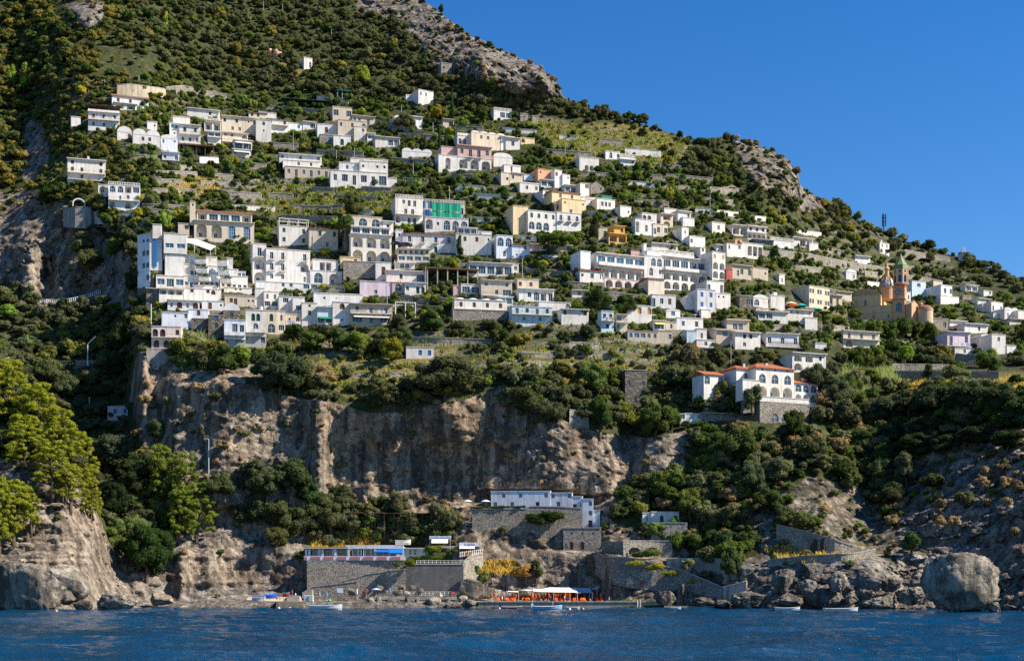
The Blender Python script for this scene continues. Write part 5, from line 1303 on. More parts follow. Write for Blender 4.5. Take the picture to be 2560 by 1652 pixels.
# umbrella pine
def umbrella():
    D = float(tD(1378, 642)) - 1; k = D / F; t = empty('umbrella_pine', P(1378, 642, D), 0, 'broad flat-topped umbrella pine in mid town', 'pine')
    b = MB(); X = lambda u, v: ((u - 1378) * k, 0, (642 - v) * k)
    b.bar(X(1378,648), X(1379,628), .95, 0, 8, .8); b.bar(X(1379,628), X(1372,606), .6, 0, 7, .4); b.bar(X(1380,628), X(1402,608), .6, 0, 7, .4)
    for (a, c) in (((1372,606),(1352,596)),((1372,606),(1376,592)),((1402,608),(1420,596)),((1402,608),(1396,594)),((1402,608),(1434,594)),((1372,606),(1362,590))): b.bar(X(*a), X(*c), .3, 0, 5, .15)
    b.build('trunk', M_BARK, t, smooth=True)
    r = np.random.default_rng(8); bl = []
    for i in range(60):
        a = r.uniform(0, 6.28); q = r.uniform(0, 1) ** .5; bl.append(((q * 7 * math.cos(a), q * 6 * math.sin(a), 7.3 + 2.9 * (1 - q * q) + r.normal() * .35 + (1642-1642)), r.uniform(.9, 1.5), .6))
    V, Q, L = crown_arrays(9, bl, 4200, .24, 1.5, .5, .8); c0 = np.array(X(1394, 606)); V = V + np.array((c0[0], 0, c0[2] - 7.2))
    me = np_mesh('crown', V, Q, False); fattr(me, 'lv', L); me.materials.append(M_LF); inst('crown', me, t, None, (.046,.078,.018))
umbrella()
# --- short retaining walls that hold the gardens between the houses
rw = np.random.default_rng(77); GWALLS = []
for _ in range(900):
    if len(GWALLS) >= 64: break
    u, v = rw.uniform(120, 2540), rw.uniform(290, 830); w_ = rw.uniform(45, 120); h_ = rw.uniform(8, 14); D = float(tD(u, v))
    if not inpoly(np.array([u]), np.array([v]), TOWNP)[0] or float(tS(rock, u, v)) > .4: continue
    if covered(u - w_ / 2 - 4, u + w_ / 2 + 4, v - h_ - 6, v + 4, 0) > .04 or any(abs(u - a) < (w_ + b) * .55 and abs(v - c) < 16 for a, b, c in GWALLS): continue
    GWALLS.append((u, w_, v))
# --- scattered trees and scrub of the slopes
def zone_p(u, v):
    """chance of a tree, width in metres, height/width, colour choice"""
    rk_ = tS(rock, u, v)
    return rk_
VEG = [ # polygons that are bare or open: chance factor
 ([(380,455),(980,470),(1000,540),(640,540),(560,480),(400,490)], .45), ([(640,860),(1500,830),(1700,860),(1640,950),(1180,950),(900,1000),(640,960)], .45), ([(2180,925),(2700,920),(2700,985),(2180,970)], .1),
 ([(1320,285),(1760,335),(1700,420),(1450,400),(1330,330)], .4), ([(240,120),(390,120),(390,190),(240,190)], .35), ([(1000,820),(1500,810),(1500,860),(1000,880)], .5),
 ([(560,1480),(2300,1480),(2300,1560),(560,1560)], 0), ([(755,1385),(1300,1385),(1300,1500),(755,1500)], 0), ([(1200,1290),(1500,1290),(1500,1490),(1200,1490)], .05), ([(-200,1400),(420,1400),(420,1560),(-200,1560)], .04), ([(1500,1380),(1760,1380),(1760,1520),(1500,1520)],.05), ([(2200,1400),(2600,1400),(2600,1560),(2200,1560)], 0)]
rt = np.random.default_rng(21)
cand = []
v = 1490.0
while v > -200:
    rowD = float(tD(1000, max(v, 320))); step = 2.7 * F / rowD * .62
    du = 2.9 * F / rowD
    us = np.arange(-160, 2730, du) + rt.uniform(-.5, .5, len(np.arange(-160, 2730, du))) * du * .95
    vs = v + rt.uniform(-.5, .5, len(us)) * step
    ok = vs > np.interp(us, skyu, skyv) - 1
    cand += list(zip(us[ok], vs[ok])); v -= step
n_main = len(cand)
v = 945.0
while v > 200:
    step = 6.0; us = np.arange(60, 2640, 11.0); us = us + rt.uniform(-5, 5, len(us)); vs = v + rt.uniform(-3, 3, len(us)); m = inpoly(us, vs, TOWNP) & (rt.random(len(us)) < np.where(us > 1500, .55, .34)) & (vs > np.interp(us, skyu, skyv) + 6)
    cand += list(zip(us[m], vs[m])); v -= step
cand = np.array(cand)
# the ridge line
ru = np.arange(1000, 2640, 9.0) + rt.uniform(-4, 4, len(np.arange(1000, 2640, 9.0))); cand = np.concatenate([cand, np.stack([ru, np.interp(ru, skyu, skyv) + 3], 1)])
cr = tS(rock, cand[:, 0], cand[:, 1]); cD = tD(cand[:, 0], cand[:, 1])
intown = inpoly(cand[:, 0], cand[:, 1], TOWNP)
pf = np.ones(len(cand))
for poly, f_ in VEG: pf[inpoly(cand[:, 0], cand[:, 1], poly)] = f_
cl = fbm(cand[:, 0] / 90, cand[:, 1] / 60, cand[:, 0] * 0, 3)
FOREST = []
for ci, ((u, v), rk_, D, tw, p_, c_) in enumerate(zip(cand, cr, cD, intown, pf, cl)):
    pr = p_ * (1 - (.93 if v > 540 else .6) * min(1, rk_ * 1.25)) * (.80 if tw else .98)
    if not tw: pr *= np.clip(1.0 + c_ * .5, .4, 1)
    if u > 2230 and 980 < v < 1290: pr = max(pr, .42)
    elif 960 < v < 1290 and rk_ > .5: pr = max(pr, .10)
    if rt.random() > pr: continue
    k = F / D; q = rt.random()
    w = (rt.uniform(1.8, 4.8) if tw else 2.1 + 5.6 * rt.random() ** 1.7) * (.55 if rk_ > .5 else 1) * (.62 if p_ < .5 and p_ > .2 else 1); h = w * rt.uniform(.62, .95)
    if n_main <= ci < len(cand) - len(ru): w *= .55; h *= .6
    if v > 880: w *= 1.1; h *= 1.15
    if tw and rt.random() < .12: h *= 1.5
    if any(q[0] - 1 < u < q[1] + 1 and q[2] < v < q[3] and D > q[4] - 1.2 for q in HOUSES): continue
    if covered(u - w * k * .5, u + w * k * .5, v - h * k, v, D) > (.34 if h * k < 30 else .2): continue
    mixv = q + c_ * .35
    shade = rt.uniform(.72, 1.25)
    if rk_ > .45: c = random.choice([GREY, DRYC, MID, (.09,.075,.05)])
    elif u < 330 and v < 560: c = random.choice([DARK, MID, (.056,.060,.024), (.090,.085,.024), (.040,.052,.020), (.110,.095,.030)])
    elif v > 950 and u > 1650: c = random.choice([GREY, MID, DARK, (.060,.062,.036), (.12,.09,.055)])
    elif tw: c = random.choice([MID, DARK, GREY, (.060,.080,.022), BRI, (.040,.055,.020), (.028,.046,.014), YEL if rt.random() < .4 else MID])
    elif mixv < .55: c = (.050,.056,.032)
    elif mixv < .85: c = random.choice([(.042,.048,.026), (.058,.062,.036), (.036,.046,.020)])
    else: c = random.choice([DARK, MID, (.075,.080,.024), (.060,.075,.020), (.100,.090,.026)])
    c = tuple(x * shade for x in c)
    FOREST.append((u, v, D, w, h, c, w * k))
# the largest in the picture stand as trees of their own, the rest is one mass
def vis(t): return -60 < t[0] < 2620 and t[1] > -10
order = sorted(range(len(FOREST)), key=lambda i: -(FOREST[i][6] if vis(FOREST[i]) else 0))
N_OWN = max(0, 292 - len(TREES))
own = set(order[:N_OWN])
for i in sorted(own):
    u, v, D, w, h, c, wp = FOREST[i]; k = F / D
    tree_at(u, v + 2, h * k, w * k, 'olive' if c[2] > .45 * c[1] else 'oak', c, 'hillside_tree', 'tree', 0, G_OAK, lift=.1)
Vs, Qs, Ls, Cs = [], [], [], []; off = 0
for i, (u, v, D, w, h, c, wp) in enumerate(FOREST):
    if i in own: continue
    V, Q, L = proto('scrub' if rt.random() < .75 else 'low', i % 7); a = rt.uniform(0, 6.28); ca, sa = math.cos(a), math.sin(a)
    b = P(u, v + 1.5, D); X = np.stack([V[:, 0] * ca - V[:, 1] * sa, V[:, 0] * sa + V[:, 1] * ca, V[:, 2] + .03], 1) * np.array((w, w, h)) + b
    Vs.append(X); Qs.append(Q + off); Ls.append(L); Cs.append(np.tile(np.array((*c, 1.)), (len(V), 1))); off += len(V)
me = np_mesh('hillside_woodland', np.concatenate(Vs), np.concatenate(Qs), False); fattr(me, 'lv', np.concatenate(Ls))
ca = me.attributes.new('tcol', 'FLOAT_COLOR', 'POINT'); ca.data.foreach_set('color', np.concatenate(Cs).astype(np.float32).ravel())
tag(link('hillside_woodland', me, M_LFA), 'dense grey-green scrub and small trees covering the slopes', None, None, 'stuff')
# grass tufts, reeds and low plants
def tufts(name, label, polys, n, hmin, hmax, wd, cols, seed):
    r = np.random.default_rng(seed); V, Q, L, C = [], [], [], []; o = 0
    for poly in polys:
        x0, x1 = min(p[0] for p in poly), max(p[0] for p in poly); y0, y1 = min(p[1] for p in poly), max(p[1] for p in poly)
        us = r.uniform(x0, x1, n * 3); vs = r.uniform(y0, y1, n * 3); m = inpoly(us, vs, poly); us, vs = us[m][:n], vs[m][:n]; Ds = tD(us, vs)
        for u, v, D in zip(us, vs, Ds):
            if covered(u - 2, u + 2, v - 6, v, D) > .3: continue
            b = P(u, v, D); c = cols[r.integers(len(cols))]
            for j in range(5):
                a = r.uniform(0, 6.28); h = r.uniform(hmin, hmax); ln = np.array((math.cos(a), math.sin(a), 0)); p = b + ln * r.uniform(0, wd * 3) ; sd = np.array((-math.sin(a), math.cos(a), 0)) * wd
                t = p + ln * h * .3 + np.array((0, 0, h)); V += [p - sd, p + sd, t + sd * .4, t - sd * .4]; Q.append((o, o+1, o+2, o+3)); o += 4; L += [r.uniform(.2, .95)] * 4; C += [(*c, 1.)] * 4
    me = np_mesh(name, np.array(V), np.array(Q), False); fattr(me, 'lv', np.array(L)); ca = me.attributes.new('tcol', 'FLOAT_COLOR', 'POINT'); ca.data.foreach_set('color', np.array(C, np.float32).ravel())
    tag(link(name, me, M_LFA), label, None, None, 'stuff')
tufts('reeds', 'pale green reeds on the terrace and cliff edge', [[(2105,925),(2170,915),(2240,930),(2250,965),(2110,960)], [(440,860),(500,845),(540,860),(530,920),(450,930)], [(2070,975),(2180,965),(2170,1000),(2080,1000)]], 420, 1.6, 3.4, .09, [(.12,.15,.09),(.10,.13,.06),(.16,.17,.10)], 4)
tufts('dry_grass', 'golden dry grass on the terraces', [[(2240,945),(2390,945),(2390,966),(2240,966)], [(400,440),(545,445),(550,500),(400,490)], [(1190,1405),(1290,1400),(1290,1440),(1190,1436)], [(780,1350),(950,1345),(950,1380),(780,1382)], [(2400,940),(2640,945),(2640,985),(2400,960)], [(1900,1370),(2100,1365),(2160,1400),(1960,1410)]], 500, .4, 1.1, .10, [(.34,.22,.07),(.28,.20,.07),(.20,.17,.06),(.14,.15,.04)], 5)
tufts('garden_plants', 'low green vines and vegetables on the garden terraces', [[(640,850),(1500,830),(1700,870),(1650,950),(1180,950),(900,985),(640,960)], TOWNP, TOWNP, [(640,460),(990,470),(1000,540),(640,530)], [(1320,300),(1720,345),(1690,420),(1400,380)], [(950,330),(1000,420),(600,330),(300,270),(400,260)]], 900, .4, 1.3, .22, [(.07,.10,.02),(.10,.12,.02),(.05,.08,.02),(.14,.11,.03),(.13,.14,.03)], 6)
# ---------------------------------------------------------------- landmarks built by hand
from mathutils import Vector
def wq(t, x, y, D): u, v = tp(t, x, y); return P(u, v, D)
def adopt(o, root): o.parent = root; o.matrix_parent_inverse = root.matrix_basis.inverted(); return o
ITEMS = []        # things whose label is found from what stands near them: (object, u, v, list of descriptions)
CH = ROOTS['ochre church with clock tower, green spire and tiled dome']; DC = CH.location.y
def dome_mat():
    b = NB('blue_and_white_dome_tile'); o = b.pos(True)
    c = b.n('ShaderNodeTexChecker'); m = b.n('ShaderNodeMapping'); b.l(o, m.inputs[0]); m.inputs['Rotation'].default_value = (0, 0, .78); b.l(m.outputs[0], c.inputs[0]); c.inputs['Scale'].default_value = 1.6
    b.bsdf(b.mix(c.outputs['Fac'], (.05, .10, .20), (.55, .58, .60)), .4, .4); return b.m
def church():
    k = DC / F / TILES['ch'][2]
    cx, cy = CH.location.x, DC + 2.9; ctr = wq('ch', 1070, 740, cy)
    z = lambda y: ZC + (VH - tp('ch', 0, y)[1]) * cy / F
    tx = ctr[0]
    def add(nm, fn, mats, color=None, smooth=False):
        b = MB(); fn(b); return adopt(b.build(nm, mats, None, color, smooth=smooth), CH)
    r8 = 150 * k
    add('belfry', lambda b: (b.lathe((tx, cy, z(745)), [(r8, 0), (r8, z(555) - z(745)), (r8 * 1.04, z(552) - z(745)), (r8 * 1.04, z(540) - z(745)), (r8, z(538) - z(745)), (r8, z(440) - z(745))], 8)), M_PL, PAL['T'])
    add('spire', lambda b: b.lathe((tx, cy, z(440)), [(r8 * 1.06, 0), (r8 * 1.0, z(395) - z(440)), (r8 * .98, z(360) - z(440)), (r8 * .55, z(270) - z(440)), (r8 * .22, z(190) - z(440)), (.04, z(110) - z(440))], 8), M_PT, (.17, .23, .085))
    for i in range(8):
        a = (i + .5) * math.pi / 4; c, s = math.cos(a), math.sin(a); R_ = r8 * .93
        b = MB(); n = np.array((c, s, 0)); t = np.array((-s, c, 0)); w_ = r8 * .2
        p0 = np.array((tx, cy, 0)) + n * R_
        f = lambda q, zz, off: tuple(p0 + t * q + n * off + np.array((0, 0, zz)))
        pts = [(-w_, z(715)), (w_, z(715)), (w_, z(600)), (w_ * .6, z(572)), (-w_ * .6, z(572)), (-w_, z(600))]
        b.face([f(q, zz, .06) for q, zz in pts]); pr = [(w_ * .75 * math.cos(g), z(492) + w_ * .75 * math.sin(g)) for g in np.linspace(0, 6.28, 11)[:-1]]; b.face([f(q, zz, .06) for q, zz in pr])
        adopt(b.build('window', M_GL), CH)
        b = MB(); e = np.array((math.cos(i * math.pi / 4), math.sin(i * math.pi / 4), 0)) * r8 * 1.0 + np.array((tx, cy, 0)); b.bar(e + np.array((0, 0, z(745))), e + np.array((0, 0, z(440))), .14, 0, 5); adopt(b.build('pilaster', M_FR), CH)
    # clock on the left face
    yw = R(-23); fx, fy = math.cos(yw), math.sin(yw); nx, ny = math.sin(yw), -math.cos(yw)
    c0 = wq('ch', 1020, 885, DC) ; c0 = c0 + np.array((nx, ny, 0)) * .12
    t = np.array((fx, fy, 0)); up = np.array((0, 0, 1.)); n = np.array((nx, ny, 0))
    for nm, rr, off, mt, col in (('clock_rim', 57, 0, M_PT, (.06,.07,.06)), ('clock_face', 44, .05, M_PT, (.50,.55,.50)), ('clock_boss', 22, .1, M_PT, (.03,.12,.35))):
        b = MB(); ring = [c0 + n * off + (t * math.cos(a) + up * math.sin(a)) * rr * k for a in np.linspace(0, 6.28, 25)[:-1]]; ring2 = [p - n * (.12 + off) for p in ring]
        b.face(ring); [b.face([ring[i], ring[(i+1) % 24], ring2[(i+1) % 24], ring2[i]]) for i in range(24)]; adopt(b.build(nm, mt, None, col), CH)
    b = MB(); p = c0 + n * .14; b.bar(p, p + (t * .3 + up * .9) * 40 * k, .05); b.bar(p, p + (t * -.8 + up * .2) * 28 * k, .06); adopt(b.build('clock_hands', M_IR), CH)
    # slit windows of the lit right face
    m = np.array((math.cos(R(-23) + R(90)) * 1.0, math.sin(R(67)), 0)); m = np.array((math.cos(R(67)), math.sin(R(67)), 0)); nr = np.array((math.cos(R(-23)), math.sin(R(-23)), 0))
    corner = wq('ch', 1150, 1300, DC); corner = np.array((corner[0], DC + (corner[0] - CH.location.x) * math.tan(R(-23)), 0))
    for ya, yb in ((830, 965), (1085, 1250)):
        b = MB(); q0 = corner + m * 2.3 + nr * .06; q1 = corner + m * 3.3 + nr * .06; b.face([q0 + up * z(yb), q1 + up * z(yb), q1 + up * z(ya), q0 + up * z(ya)]); adopt(b.build('slit_window', M_PT, None, (.42,.20,.08)), CH)
    # great dome behind, with ribs and lantern
    dy = DC + 12; kd = dy / F / TILES['ch'][2]; c = wq('ch', 790, 835, dy); rd = 152 * kd
    b = MB(); b.lathe(c, [(rd * 1.03, -4.5), (rd * 1.03, 0), (rd * 1.08, .05), (rd * 1.08, .4), (rd, .42)], 24); adopt(b.build('drum', M_PL, None, PAL['T']), CH)
    b = MB(); prof = [(rd * math.cos(a), rd * 1.5 * math.sin(a) + .42) for a in np.linspace(0, 1.42, 12)]; b.lathe((0, 0, 0), prof, 32); d = b.build('dome', dome_mat(), None, None, tuple(c), True); adopt(d, CH)
    for i in range(8):
        a = i * math.pi / 4 + .35; b = MB(); pts = [np.array((c[0] + q * 1.02 * math.cos(a), c[1] + q * 1.02 * math.sin(a), c[2] + zz)) for q, zz in prof]
        for p, q in zip(pts[:-1], pts[1:]): b.bar(p, q, .26, 0, 5)
        adopt(b.build('dome_rib', M_PT, None, (.52,.24,.05)), CH)
    zt = c[2] + prof[-1][1]; b = MB(); b.lathe((c[0], c[1], zt - .3), [(1.15, 0), (1.15, .5), (.85, .6), (.85, 3.2), (1.2, 3.3), (1.2, 3.6), (.8, 4.2), (.3, 4.7), (.34, 5.2), (.05, 5.6)], 10); adopt(b.build('lantern', M_PL, None, PAL['T']), CH)
    dr = DC - 1; c = wq('ch', 1565, 1400, dr); rr = 152 * k
    b = MB(); b.lathe(c, [(rr, -14), (rr, 2.4), (rr * 1.06, 2.5), (rr * 1.06, 2.9)], 24); adopt(b.build('side_chapel', M_PL, None, (.62,.42,.27)), CH)
    b = MB(); b.lathe(c, [(rr * math.cos(a), 2.9 + rr * .62 * math.sin(a)) for a in np.linspace(0, 1.5, 8)], 24); adopt(b.build('side_dome', M_TI, None, (.34,.20,.13)), CH)
    b = MB(); b.lathe((c[0] - 1.6, c[1], c[2] + 3.8), [(.5, 0), (.45, 1.0), (.65, 1.1), (.5, 1.6), (.05, 2.2)], 8); adopt(b.build('lantern', M_PL, None, PAL['T']), CH)
church()
CP = ROOTS['small grey gabled chapel on the ridge at far right']
b = MB(); c = wq('13', 1823, 790, CP.location.y); b.box(c[0]-.9, c[0]+.9, c[1]-.3, c[1]+.4, c[2]-1.2, c[2]+1.2); b.bar((c[0], c[1], c[2]+1.2), (c[0], c[1], c[2]+2.4), .06); adopt(b.build('bell_cote', M_PL, None, PAL['E']), CP)
# ---------------------------------------------------------------- extra pieces of buildings
def root_of(s): return next(r for l, r in ROOTS.items() if l.startswith(s))
HT = root_of('stepped white hotel'); dh = HT.location.y
def px_box(t, x0, x1, y0, y1, D, dep, nm, mat, color, root):
    a, c = wq(t, x0, y1, D), wq(t, x1, y0, D); b = MB(); b.box(a[0], c[0], D, D + dep, a[2], c[2]); return adopt(b.build(nm, mat, None, color), root)
px_box('h1', 415, 492, 305, 912, dh + .2, .5, 'glass_stair_strip', M_PT, (.05,.22,.48), HT)
for (x0, x1, y0, y1, dd) in [(818,1028,745,822,1.8),(1252,1472,778,852,1.8),(1688,1900,805,888,1.8),(1282,1502,962,1042,.9),(1718,1942,988,1072,.9),(1325,1542,1130,1200,-.2),(1758,1972,1165,1240,-.2)]:
    o = px_box('h1', x0, x1, y0, y1, dh + dd, 2.2, 'planter_balcony', M_PL, PAL['W'], HT)
    a = wq('h1', x0, y0, dh + dd); c = wq('h1', x1, y0, dh + dd); V, Q, L = [], [], []; r = np.random.default_rng(int(x0))
    for i in range(70):
        p = np.array((r.uniform(a[0]+.1, c[0]-.1), dh + dd + r.uniform(.05, .8), a[2] + r.uniform(-.1, .45))); e = r.normal(size=3) * .16; f = r.normal(size=3) * .16; o_ = len(V); V += [p - e, p - f, p + e, p + f]; Q.append((o_, o_+1, o_+2, o_+3)); L.append(r.uniform(.2, .9)); L += [L[-1]] * 3
    me = np_mesh('planting', np.array(V), np.array(Q), False); fattr(me, 'lv', np.array(L)); me.materials.append(M_LF); p_ = inst('planting', me, None, None, (.035,.065,.018)); adopt(p_, o) if False else adopt(p_, HT)
def sail(name, label, cat, t, pts, D0, dD, color, parent=None, posts=True, group=None, base=None):
    """stretched cloth: pts are tile points, dD the distance added at each one; given a thickness"""
    W_ = [wq(t, x, y, D0 + d) for (x, y), d in zip(pts, dD)]; c = np.mean(W_, 0); c[2] -= .25
    root = empty(name, (c[0], c[1], c[2]), 0, label, cat, group); b = MB()
    for i in range(len(W_)):
        p, q = W_[i], W_[(i+1) % len(W_)]; b.face([p, q, c]); b.face([q - (0, 0, .06), p - (0, 0, .06), c - (0, 0, .06)])
    adopt(b.build('cloth', M_CL, None, color), root)
    if posts:
        for i, p in enumerate(W_):
            b = MB(); zz = base if base is not None else p[2] - 3; b.bar((p[0], p[1], zz), (p[0], p[1], p[2] + .2), .06); adopt(b.build('post', M_FR), root)
    return root
sail('shade_sail', 'white shade sail over the stepped hotel terrace', 'awning', 'h1', [(1092,450),(1092,372),(1250,370),(1665,522),(1560,600),(1240,480)], dh + 3, [-1,4,4,2,-1,-1], (.74,.71,.66))
# scaffold netting
SC = root_of('house wrapped in green'); d_ = SC.location.y - 1.3; ang = math.tan(R(12))
def net(x0, x1, y0, y1, nm, col):
    a, c = wq('11', x0, y1, d_), wq('11', x1, y0, d_); ya, yc = d_ + (a[0] - SC.location.x) * ang, d_ + (c[0] - SC.location.x) * ang; b = MB(); r = random.Random(x0); n = 8
    for i in range(n):
        xa, xb = a[0] + (c[0]-a[0]) * i / n, a[0] + (c[0]-a[0]) * (i+1) / n; y0_, y1_ = ya + (yc-ya) * i / n, ya + (yc-ya) * (i+1) / n; s0, s1 = (.15 if i % 2 else -.15), (-.15 if i % 2 else .15)
        for z0, z1 in ((a[2], a[2] + (c[2]-a[2]) * .42), (a[2] + (c[2]-a[2]) * .5, c[2])):
            if r.random() < .12: continue
            b.face([(xa, y0_ + s0, z0), (xb, y1_ + s1, z0), (xb, y1_ + s1, z1), (xa, y0_ + s0, z1)])
    adopt(b.build(nm, M_CL, None, col), SC)
net(1640, 1950, 358, 498, 'green_netting', (.02,.33,.20)); net(1550, 1640, 345, 480, 'blue_netting', (.03,.12,.30))
b = MB()
for i in range(9):
    x = 1560 + 48 * i; p, q = wq('11', x, 520, d_ - .2), wq('11', x, 335, d_ - .2); yy = d_ - .2 + (p[0] - SC.location.x) * ang; b.bar((p[0], yy, p[2]), (p[0], yy, q[2]), .05, 0, 4)
adopt(b.build('scaffold_poles', M_IR), SC)
# open concrete frame, cane pergolas and white pergola
def frame(name, label, cat, t, x0, x1, yt, yb, dep, mat, roofmat, n, yaw=12, thick=.3, color=(.4,.38,.35), wall=False, slats=False):
    u0, v1 = tp(t, x0, yb); u1, v0 = tp(t, x1, yt); uc = (u0 + u1) / 2; D = float(tD(uc, v1)) - 2; k = D / F; W = (u1 - u0) * k / math.cos(R(yaw)); H = (v1 - v0) * k
    root = empty(name, P(uc, v1, D), R(yaw), label, cat)
    for i in range(n + 1):
        for y in (0, dep): b = MB(); x = -W/2 + W * i / n; b.box(x - thick/2, x + thick/2, y - thick/2, y + thick/2, -4, H - thick); b.build('post', mat, root, color)
    b = MB()
    if slats:
        for y in (0, dep): b.box(-W/2 - .2, W/2 + .2, y - .1, y + .1, H - thick, H)
        for i in range(int(W / .7)): x = -W/2 + W * (i + .5) / int(W / .7); b.box(x - .05, x + .05, -.4, dep + .3, H + .002, H + .1)
    else: b.box(-W/2 - .4, W/2 + .4, -.6, dep + .4, H - thick, H + .05)
    b.build('roof', roofmat, root, color)
    if wall: b = MB(); b.box(-W/2, W/2, dep - .3, dep + .2, -3, H - thick - .01); b.build('back_wall', M_PL, root, (.20,.10,.06))
    HOUSES.append((u0, u1, v0, v1, D, None)); return root
frame('concrete_frame', 'unfinished open concrete frame with flat brown roof', 'building', '11', 1600, 2065, 962, 1100, 6, M_CO, M_WD, 5, thick=.38)
frame('pergola', 'dark cane pergola below the tall stepped white house', 'pergola', '00', 1680, 1985, 1352, 1430, 5, M_WD, M_WD, 4)
frame('pergola', 'open white pergola frame at end of the lower town', 'pergola', 'h3', 1985, 2262, 312, 490, 5, M_FR, M_FR, 2, thick=.28, slats=True)
frame('cane_shelter', 'long cane-roofed shelter among olives above the restaurant', 'shelter', '31', 862, 1190, 155, 292, 5, M_WD, M_WD, 4, 2, .2, wall=True)
frame('cane_shelter', 'cane-roofed shelter with red-brown wall right of the olives', 'shelter', '31', 1200, 1725, 160, 270, 5, M_WD, M_WD, 6, 2, .2, wall=True)
frame('pergola', 'green-roofed pergola on the upper terrace left of beige house', 'pergola', '01', 262, 660, 930, 990, 4, M_IR, simple('green_net', (.02,.07,.055), .8), 6, 12, .1)
frame('pergola', 'thin teal-roofed greenhouse strip high above the town', 'greenhouse', '01', 765, 930, 850, 895, 3, M_FR, simple('teal_sheet', (.02,.22,.18), .6), 4, 18, .1)
frame('pergola', 'brown timber pergola below the long walled ruin', 'pergola', '13', 1430, 1555, 872, 905, 5, M_WD, M_WD, 3, 16, .15)
# ---------------------------------------------------------------- stone and concrete walls
def wall(label, t, pts, mat='s', col='N', thick=1.0, D=None, dD=-.4, cap=True, name='stone_wall', cat='wall', fnd=2.5):
    Q = [tp(t, x, y0) + (tp(t, x, y1)[1],) for x, y0, y1 in pts]; m = {'s': M_ST, 'c': M_CO, 'p': M_PL}[mat]; fr = []
    fine = []
    for (a, b_) in zip(Q[:-1], Q[1:]):
        n = max(1, int(abs(b_[0] - a[0]) / 14)); fine += [tuple(a[i] + (b_[i] - a[i]) * k / n for i in range(3)) for k in range(n)]
    fine.append(Q[-1])
    Dl = [float(tD(u, vb)) + dD if D is None else (D(u) if callable(D) else D) for u, vt, vb in fine]
    if D is None and len(Dl) > 3: Dl = list(np.convolve(np.pad(Dl, 2, 'edge'), [.1,.2,.4,.2,.1], 'valid'))
    b = MB(); T = [P(u, vt, d) for (u, vt, vb), d in zip(fine, Dl)]; B = [P(u, vb, d) - (0, 0, fnd) for (u, vt, vb), d in zip(fine, Dl)]; th = np.array((0, thick, 0))
    for i in range(len(T) - 1):
        b.face([B[i], B[i+1], T[i+1], T[i]]); b.face([T[i], T[i+1], T[i+1] + th, T[i] + th]); b.face([B[i+1] + th, B[i] + th, T[i] + th, T[i+1] + th])
    b.face([B[0] + th, B[0], T[0], T[0] + th]); b.face([B[-1], B[-1] + th, T[-1] + th, T[-1]])
    o = tag(b.build(name, m, None, PAL[col] if isinstance(col, str) else col), label, cat, 'terrace and retaining walls', 'thing')
    if cap:
        b = MB(); e = np.array((0, .12, 0)); z = np.array((0, 0, .22))
        for i in range(len(T) - 1):
            p, q = T[i] - e + (0, 0, .004), T[i+1] - e + (0, 0, .004); b.face([p, q, q + z, p + z]); b.face([p + z, q + z, q + z + th + 2*e, p + z + th + 2*e])
        b.build('coping', M_CO, o, (.42,.40,.36))
    return o
wall('tall tan concrete wall above the brown-roofed low house', '00', [(1090,795,905),(1215,785,905),(1480,822,912),(1540,832,885)], 'c', (.46,.39,.28))
wall('long grey stone wall right of the tall concrete wall', '00', [(1548,815,870),(1700,800,862),(2110,885,922)])
wall('long stone terrace wall below the slanting-roof white house', '01', [(1112,1118,1182),(1300,1152,1205),(1480,1222,1292),(1690,1245,1305)])
wall('stone wall at left end of the upper town terrace', '01', [(0,970,1012),(240,1000,1042)]); wall('stone wall under the green-roofed pergola', '01', [(245,990,1035),(640,1035,1078)])
wall('pale rendered terrace wall left of the beige house', '01', [(565,895,945),(700,905,960),(860,948,980)], 'p', 'C')
wall('curved concrete bastion beside the road tunnel', '10', [(590,425,510),(640,405,516),(700,395,522),(790,392,525),(850,402,485)], 'c', (.30,.28,.25), D=lambda u: float(tD(180, 552)) - 6 + ((u - 195) / 24) ** 2 * 1.2)
wall('stone road wall right of the curved bastion', '10', [(855,440,505),(1110,470,535),(1400,510,562)]); wall('middle stone terrace wall left of the old arched building', '10', [(1380,405,455),(1700,440,485)]); wall('upper stone terrace wall left of the old arched building', '10', [(1320,360,402),(1720,380,440)])
wall('brown dry-stone wall below the vine terraces', '11', [(230,465,512),(760,482,548)]); wall('second brown terrace wall amid the vine terraces', '11', [(440,385,420),(820,370,425)])
wall('cream road wall below the yellow house', '12', [(692,418,475),(980,488,535)], 'p', 'C')
wall('long high stone wall above the cream block', '13', [(20,780,852),(400,832,905),(800,912,985),(1090,952,1025)]); wall('tall grey ruined wall below the ridge', '13', [(1250,808,862),(1282,790,872),(1550,838,885),(1700,862,895)])
wall('upper stone terrace wall right of the pepper tree', '23', [(1040,312,368),(1330,316,378),(1690,322,352)]); wall('long grey terrace wall above the golden grass', '23', [(1180,378,455),(1690,386,465),(2150,386,462)]); wall('stone wall under the lilac-trimmed house', '23', [(1752,216,322),(1820,224,328),(2100,232,322)])
wall('pale stone garden wall left of the pink oleander', '22', [(535,108,185),(815,122,185)], col=(.46,.42,.35)); wall('low stone garden wall above the carob tree', '22', [(400,192,228),(1000,216,252)]); wall('sunlit stone wall on the cliff edge left of the watchtower', '22', [(535,738,865),(715,768,862)], col=(.42,.37,.28))
wall('low terrace wall in the gardens above the big cliff', '22', [(60,208,250),(380,222,255)]); wall('long dry-stone wall below the light blue house', '21', [(1400,60,105),(2300,90,130)]); 
wall('grey wall on the shadowed ravine terrace', '20', [(560,290,380),(900,285,390)], col=(.24,.22,.19)); wall('low stone wall at the ravine\'s left edge', '20', [(0,262,300),(150,250,300)], col=(.28,.26,.22))
